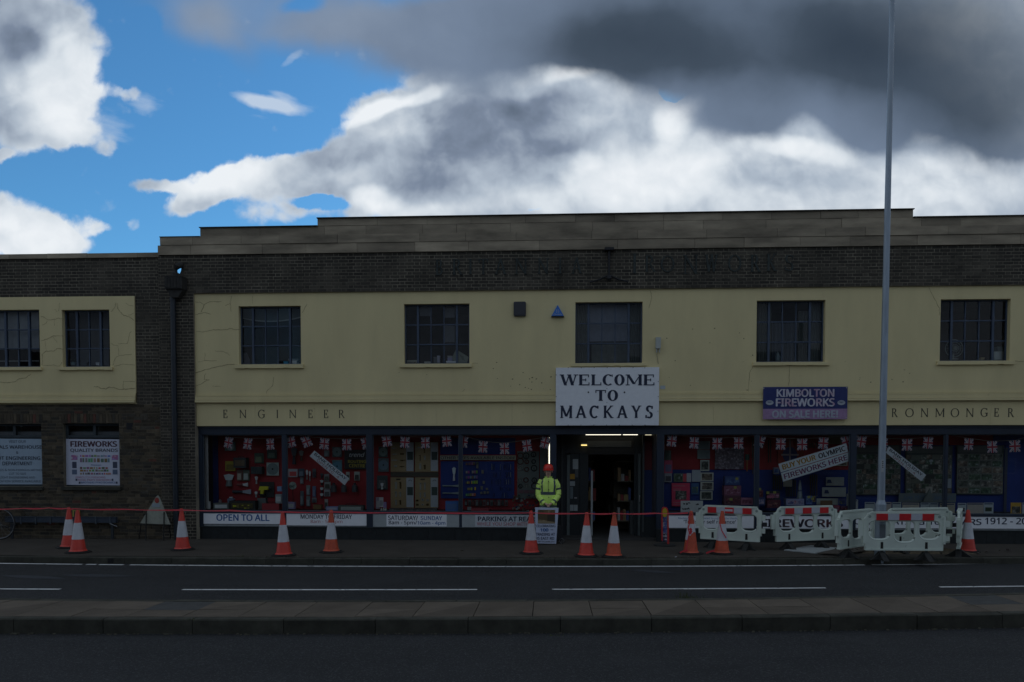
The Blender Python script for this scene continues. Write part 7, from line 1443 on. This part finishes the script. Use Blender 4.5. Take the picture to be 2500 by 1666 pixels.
# placard in front of the person
YA = -.62; t = board('placard', 'white placard reading CELEBRATING 100 YRS TRADING AT 85 EAST RD with a sepia picture', 'sign', None, YA, pm((.52,.57,.70), .5, .04), .018, None, [(*ZB(2020,1398),), (*ZB(2248,1402),), (*ZB(2276,990),), (*ZB(2006,985),)])
q = rc(*ZB(2038,1012), *ZB(2236,1170), YA-.003); mb = MB(); mb.box(q[0], YA-.004, q[2], q[1], YA-.0005, q[3]); pic = mb.build('sepia_picture', printed('sepia', (.05,.035,.015), (.16,.11,.05), (.34,.27,.16), 7, .45, .6), t)
w_, h_ = q[1]-q[0], q[3]-q[2]; mb = MB(); yy = YA-.0055
mb.poly([(q[0], yy, q[2]+h_*.30), (q[0]+w_*.62, yy, q[2]+h_*.22), (q[0]+w_*.62, yy, q[2]+h_*.62), (q[0], yy, q[2]+h_*.72)]); mb.poly([(q[0]+w_*.55, yy-.0005, q[2]+h_*.2), (q[1], yy-.0005, q[2]+h_*.12), (q[1], yy-.0005, q[2]+h_*.75), (q[0]+w_*.55, yy-.0005, q[2]+h_*.6)], 1); mb.poly([(q[0], yy, q[2]), (q[1], yy, q[2]), (q[1], yy, q[2]+h_*.10), (q[0], yy, q[2]+h_*.22)], 2)
mb.build('pictured_shop', [pm((.09,.06,.025), .6), pm((.04,.028,.014), .6), pm((.26,.20,.12), .6)], pic)
PT = YA-.004
for s, r, m, bd in (('CELEBRATING', (2022,1184,2240,1212), INK, .015), ('100', (2066,1224,2160,1262), BLUEINK, .035), ('YRS', (2182,1232,2216,1248), INK, 0), ('TRADING AT', (2016,1277,2235,1310), INK, .015), ('85 EAST RD', (2014,1323,2226,1356), INK, .015), ('JUNE 1912-JUNE 2012', (2022,1369,2232,1390), INK, .01)): text(s, (*ZB(r[0], r[1]), *ZB(r[2], r[3])), PT, m, t, bd)
mb = MB(); bx = ORG[t.name].x
for s in (-1, 1): mb.tube([(bx+s*.19, YA+.03, .6), (bx+s*.19, YA+.22, .0)], .012, 6)
mb.build('rear_strut', BLACKM, t)
p = at(1366, 1300, -.35); t = thing('wheeled_case', 'black wheeled case tucked behind the placard at its right', 'case', (p.x, -.35, 0)); q = rc(1350,1284,1373,1322,-.35); mb = MB(); mb.box(q[0], -.4, .05, q[1], -.2, q[3]); mb.build('body', BLACKM, t); mb = MB(); c = at(1371, 1319, -.42); mb.tube([(c.x+.05*math.cos(k*.4488), -.42, .06+.05*math.sin(k*.4488)) for k in range(15)], .014, 6, cap=False); mb.lathe((c.x, -.43, .06), [(.018, 0), (.018, .03)], 8, axis='y'); mb.build('wheel', pm((.06,.06,.06), .5), t)

# ================================================================ the person
px0 = at(1338.5, 1250, -.2).x; PY0 = -.2; t = thing('person', 'person in red hard hat and yellow high visibility coat, hands clasped, behind the placard', 'person', (px0, PY0, 0)); PO = Vector((px0, PY0, 0))
SKIN = mat('skin', (.60,.38,.27), .6, .1, 20)
def skin_mesh(name, V, Ed, R, m, parent, sub=2):
    import bmesh
    me = bpy.data.meshes.new(name); me.from_pydata(V, Ed, []); bm = bmesh.new(); bm.from_mesh(me); bm.verts.layers.skin.verify(); bm.to_mesh(me); bm.free()
    o = bpy.data.objects.new(name, me); col.objects.link(o)
    md = o.modifiers.new('s', 'SKIN'); md.use_smooth_shade = True
    sv = me.skin_vertices[0].data
    for i, r in enumerate(R): sv[i].radius = (r, r) if not isinstance(r, tuple) else r
    sv[0].use_root = True
    ss = o.modifiers.new('u', 'SUBSURF'); ss.levels = sub; ss.render_levels = sub
    dg = bpy.context.evaluated_depsgraph_get(); nm = bpy.data.meshes.new_from_object(o.evaluated_get(dg)); nm.name = name
    bpy.data.objects.remove(o); bpy.data.meshes.remove(me); nm.materials.clear(); nm.materials.append(m)
    o = bpy.data.objects.new(name, nm); link(o, parent); return o
V, Ed, R = [], [], []
def J(p, r, par=None):
    V.append(p); R.append(r)
    if par is not None: Ed.append((par, len(V)-1))
    return len(V)-1
pel = J((0, 0, .90), (.15,.11)); ab = J((0, 0, 1.08), (.14,.10), pel); chs = J((0, 0, 1.30), (.16,.11), ab); nb = J((0, .0, 1.42), .07, chs); nk = J((0, -.01, 1.48), .052, nb); jw = J((0, -.025, 1.535), (.062,.066), nk); hd = J((0, -.015, 1.60), (.075,.088), jw); cr = J((0, 0, 1.66), (.075,.085), hd); ct = J((0, 0, 1.70), (.05,.06), cr)
for s in (-1, 1):
    sh = J((s*.165, .0, 1.38), .06, chs); el = J((s*.235, -.01, 1.10), .042, sh); wr = J((s*.075, -.20, .90), .028, el); pm_ = J((s*.040, -.225, .868), (.030,.018), wr)
    for k in range(4): f1 = J((s*(.018-.008*k), -.235-.006*k, .845-.012*k+.02), .0095, pm_); f2 = J((-s*(.012+.006*k), -.245, .835-.013*k+.02), .008, f1)
    th = J((s*.020, -.245, .885), .010, pm_); J((-s*.006, -.258, .878), .008, th)
    hp1 = J((s*.09, 0, .84), .085, pel); kn = J((s*.10, -.01, .47), .055, hp1); an = J((s*.11, 0, .09), .036, kn); J((s*.13, -.13, .04), .035, an)
skin_mesh('body', V, Ed, R, SKIN, t, 2)
def loft(rings, n=28, m=0, mb=None, fold=0.0, seed=0):
    mb = mb or MB(); b = len(mb.v)
    for i, (cx, cy, cz, rx, ry) in enumerate(rings):
        for k in range(n):
            a = 6.28318*k/n; f = 1+fold*mnoise.noise(Vector((math.cos(a)*2.2+seed, math.sin(a)*2.2, cz*9)))
            ca, sa = math.cos(a), math.sin(a); e = .82; ca = math.copysign(abs(ca)**e, ca); sa = math.copysign(abs(sa)**e, sa)
            mb.v.append((cx+rx*f*ca, cy+ry*f*sa, cz))
    for i in range(len(rings)-1):
        for k in range(n): k2 = (k+1) % n; mb.f.append((b+i*n+k, b+i*n+k2, b+(i+1)*n+k2, b+(i+1)*n+k)); mb.m.append(m)
    mb.f.append(tuple(b+k for k in range(n-1, -1, -1))); mb.m.append(m); mb.f.append(tuple(b+(len(rings)-1)*n+k for k in range(n))); mb.m.append(m); return mb
HV = mat('high_vis_yellow', (.66,.90,.18), .7, .06, 6, .1); GREY_ = pm((.06,.08,.085), .4, .1, 0, 'reflective_grey')
prof = [(.70,.205,.150),(.78,.200,.148),(.88,.192,.142),(1.0,.185,.135),(1.10,.180,.130),(1.20,.188,.130),(1.30,.195,.128),(1.37,.188,.118),(1.42,.155,.10),(1.45,.10,.082),(1.462,.075,.070)]
def interp(z):
    for (a, ra, sa), (b, rb, sb) in zip(prof[:-1], prof[1:]):
        if a <= z <= b: u = (z-a)/(b-a); return ra+(rb-ra)*u, sa+(sb-sa)*u
    return prof[-1][1:]
zl2 = [.70+.76*k/76 for k in range(77)]; rings = [(0, 0, z, *interp(z)) for z in zl2]
mb = loft(rings, 40, 0, None, .09, 1.3)
def band(cx, cz, cy=0): return False
for i, f in enumerate(mb.f):
    if len(f) != 4: continue
    c = sum((Vector(mb.v[k]) for k in f), Vector())/4
    if 1.085 < c.z < 1.145 or .80 < c.z < .852 or (c.z > 1.145 and .118 < abs(c.x) < .158 and c.z < 1.45): mb.m[i] = 1
for s in (-1, 1):          # sleeves
    ctr = [Vector((s*.145, 0, 1.405)), Vector((s*.200, -.01, 1.30)), Vector((s*.226, -.015, 1.17)), Vector((s*.218, -.05, 1.06)), Vector((s*.150, -.13, .96)), Vector((s*.080, -.20, .885))]
    rad = [.066, .068, .062, .066, .058, .048]; pts, rs, n_ = [], [], 6
    for i in range(len(ctr)-1):
        for k in range(n_): u = k/n_; pts.append(ctr[i].lerp(ctr[i+1], u)); rs.append((rad[i]+(rad[i+1]-rad[i])*u)*(1+.05*math.sin(i*6+k*2.1+s)))
    pts.append(ctr[-1]); rs.append(rad[-1]); f0 = len(mb.f); mb.tube(pts, rs, 20, 0)
    for i in range(f0, len(mb.f)):
        if len(mb.f[i]) != 4: continue
        seg = (i-f0)//20
        if seg in (9, 10) or seg in (25, 26): mb.m[i] = 1
mb.v = [(v[0]+PO.x, v[1]+PO.y, v[2]) for v in mb.v]; mb.build('coat', [HV, GREY_], t, smooth=True)
mb = MB(); n = 24
for (r0, z0, r1, z1) in ((.082, 1.435, .084, 1.492),):
    for k in range(n):
        a0, a1 = 6.28318*k/n, 6.28318*(k+1)/n
        if abs(math.degrees((a0+a1)/2)-270) < 12: continue
        for (rr0, rr1) in ((r0, r1), (r0-.01, r1-.012)): mb.poly([(PO.x+rr0*math.cos(a0), PO.y+rr0*math.sin(a0), z0), (PO.x+rr0*math.cos(a1), PO.y+rr0*math.sin(a1), z0), (PO.x+rr1*math.cos(a1)*1.05, PO.y+rr1*math.sin(a1), z1), (PO.x+rr1*math.cos(a0)*1.05, PO.y+rr1*math.sin(a0), z1)])
mb.build('collar', HV, t); mb = MB()
for z in (1.38, 1.20, 1.03): mb.lathe((PO.x+.01, PO.y-.142, z), [(.010, 0), (.010, .01)], 8, axis='y')
mb.box(PO.x-.003, PO.y-.139, 1.15, PO.x+.003, PO.y-.120, 1.44); mb.build('press_stud', pm((.03,.04,.02), .6), t)
HAT = pm((.70,.035,.02), .3, .05, 0, 'hat_red'); mb = MB(); hc = (PO.x, PO.y+.005, 1.640)
mb.lathe(hc, [(.108, 0), (.112, .025), (.108, .06), (.093, .10), (.064, .126), (.026, .138), (.003, .14)], 28, sy=1.18); mb.lathe((hc[0], hc[1]-.01, hc[2]-.006), [(.100, .0), (.122, -.004), (.118, .006), (.102, .012)], 28, sy=1.25)
mb.box(hc[0]-.012, hc[1]-.09, hc[2]+.09, hc[0]+.012, hc[1]+.09, hc[2]+.136); mb.build('hard_hat', HAT, t, smooth=True)
mb = MB()
for s in (-1, 1): mb.lathe((PO.x+s*.030, PO.y-.105, 1.612), [(.011, 0), (.012, .012)], 10, axis='y', sy=.6)
mb.build('eye', pm((.02,.015,.012), .3), t); mb = MB(); mb.prism([(PO.x-.004, PO.y-.098, 1.615), (PO.x+.004, PO.y-.098, 1.615), (PO.x+.014, PO.y-.105, 1.575), (PO.x, PO.y-.126, 1.577), (PO.x-.014, PO.y-.105, 1.575)], (0, .02, 0)); mb.build('nose', SKIN, t)
mb = MB(); mb.box(PO.x-.022, PO.y-.104, 1.548, PO.x+.022, PO.y-.085, 1.554); mb.build('mouth', pm((.14,.05,.04), .6), t)
mb = MB()
for s in (-1, 1): mb.lathe((PO.x+s*.082, PO.y-.01, 1.575), [(.004, 0), (.012, .012), (.014, .035), (.006, .05)], 10, sy=1.8)
mb.build('ear', SKIN, t); mb = MB(); mb.lathe((PO.x, PO.y+.01, 1.57), [(.082, 0), (.088, .03), (.09, .075)], 20, sy=1.05); mb.v = [v for v in mb.v]; 
hm = MB()
for i, f in enumerate(mb.f):
    c = sum((Vector(mb.v[k]) for k in f), Vector())/len(f)
    if c.y > PO.y-.01 and len(f) == 4: hm.poly([mb.v[k] for k in f])
hm.build('hair', pm((.03,.02,.015), .8), t)
TR = pm((.02,.022,.03), .8, .15)
for s in (-1, 1):
    mb = MB(); mb.tube([(PO.x+s*.09, PO.y, .86), (PO.x+s*.10, PO.y-.01, .48), (PO.x+s*.108, PO.y, .10)], [.10, .078, .062], 16); mb.build('trouser_leg', TR, t, smooth=True)
    mb = MB(); mb.lathe((PO.x+s*.115, PO.y-.05, 0), [(.055, 0), (.058, .03), (.048, .07), (.040, .11)], 16, sy=2.1); mb.build('boot', BLACKM, t, smooth=True)
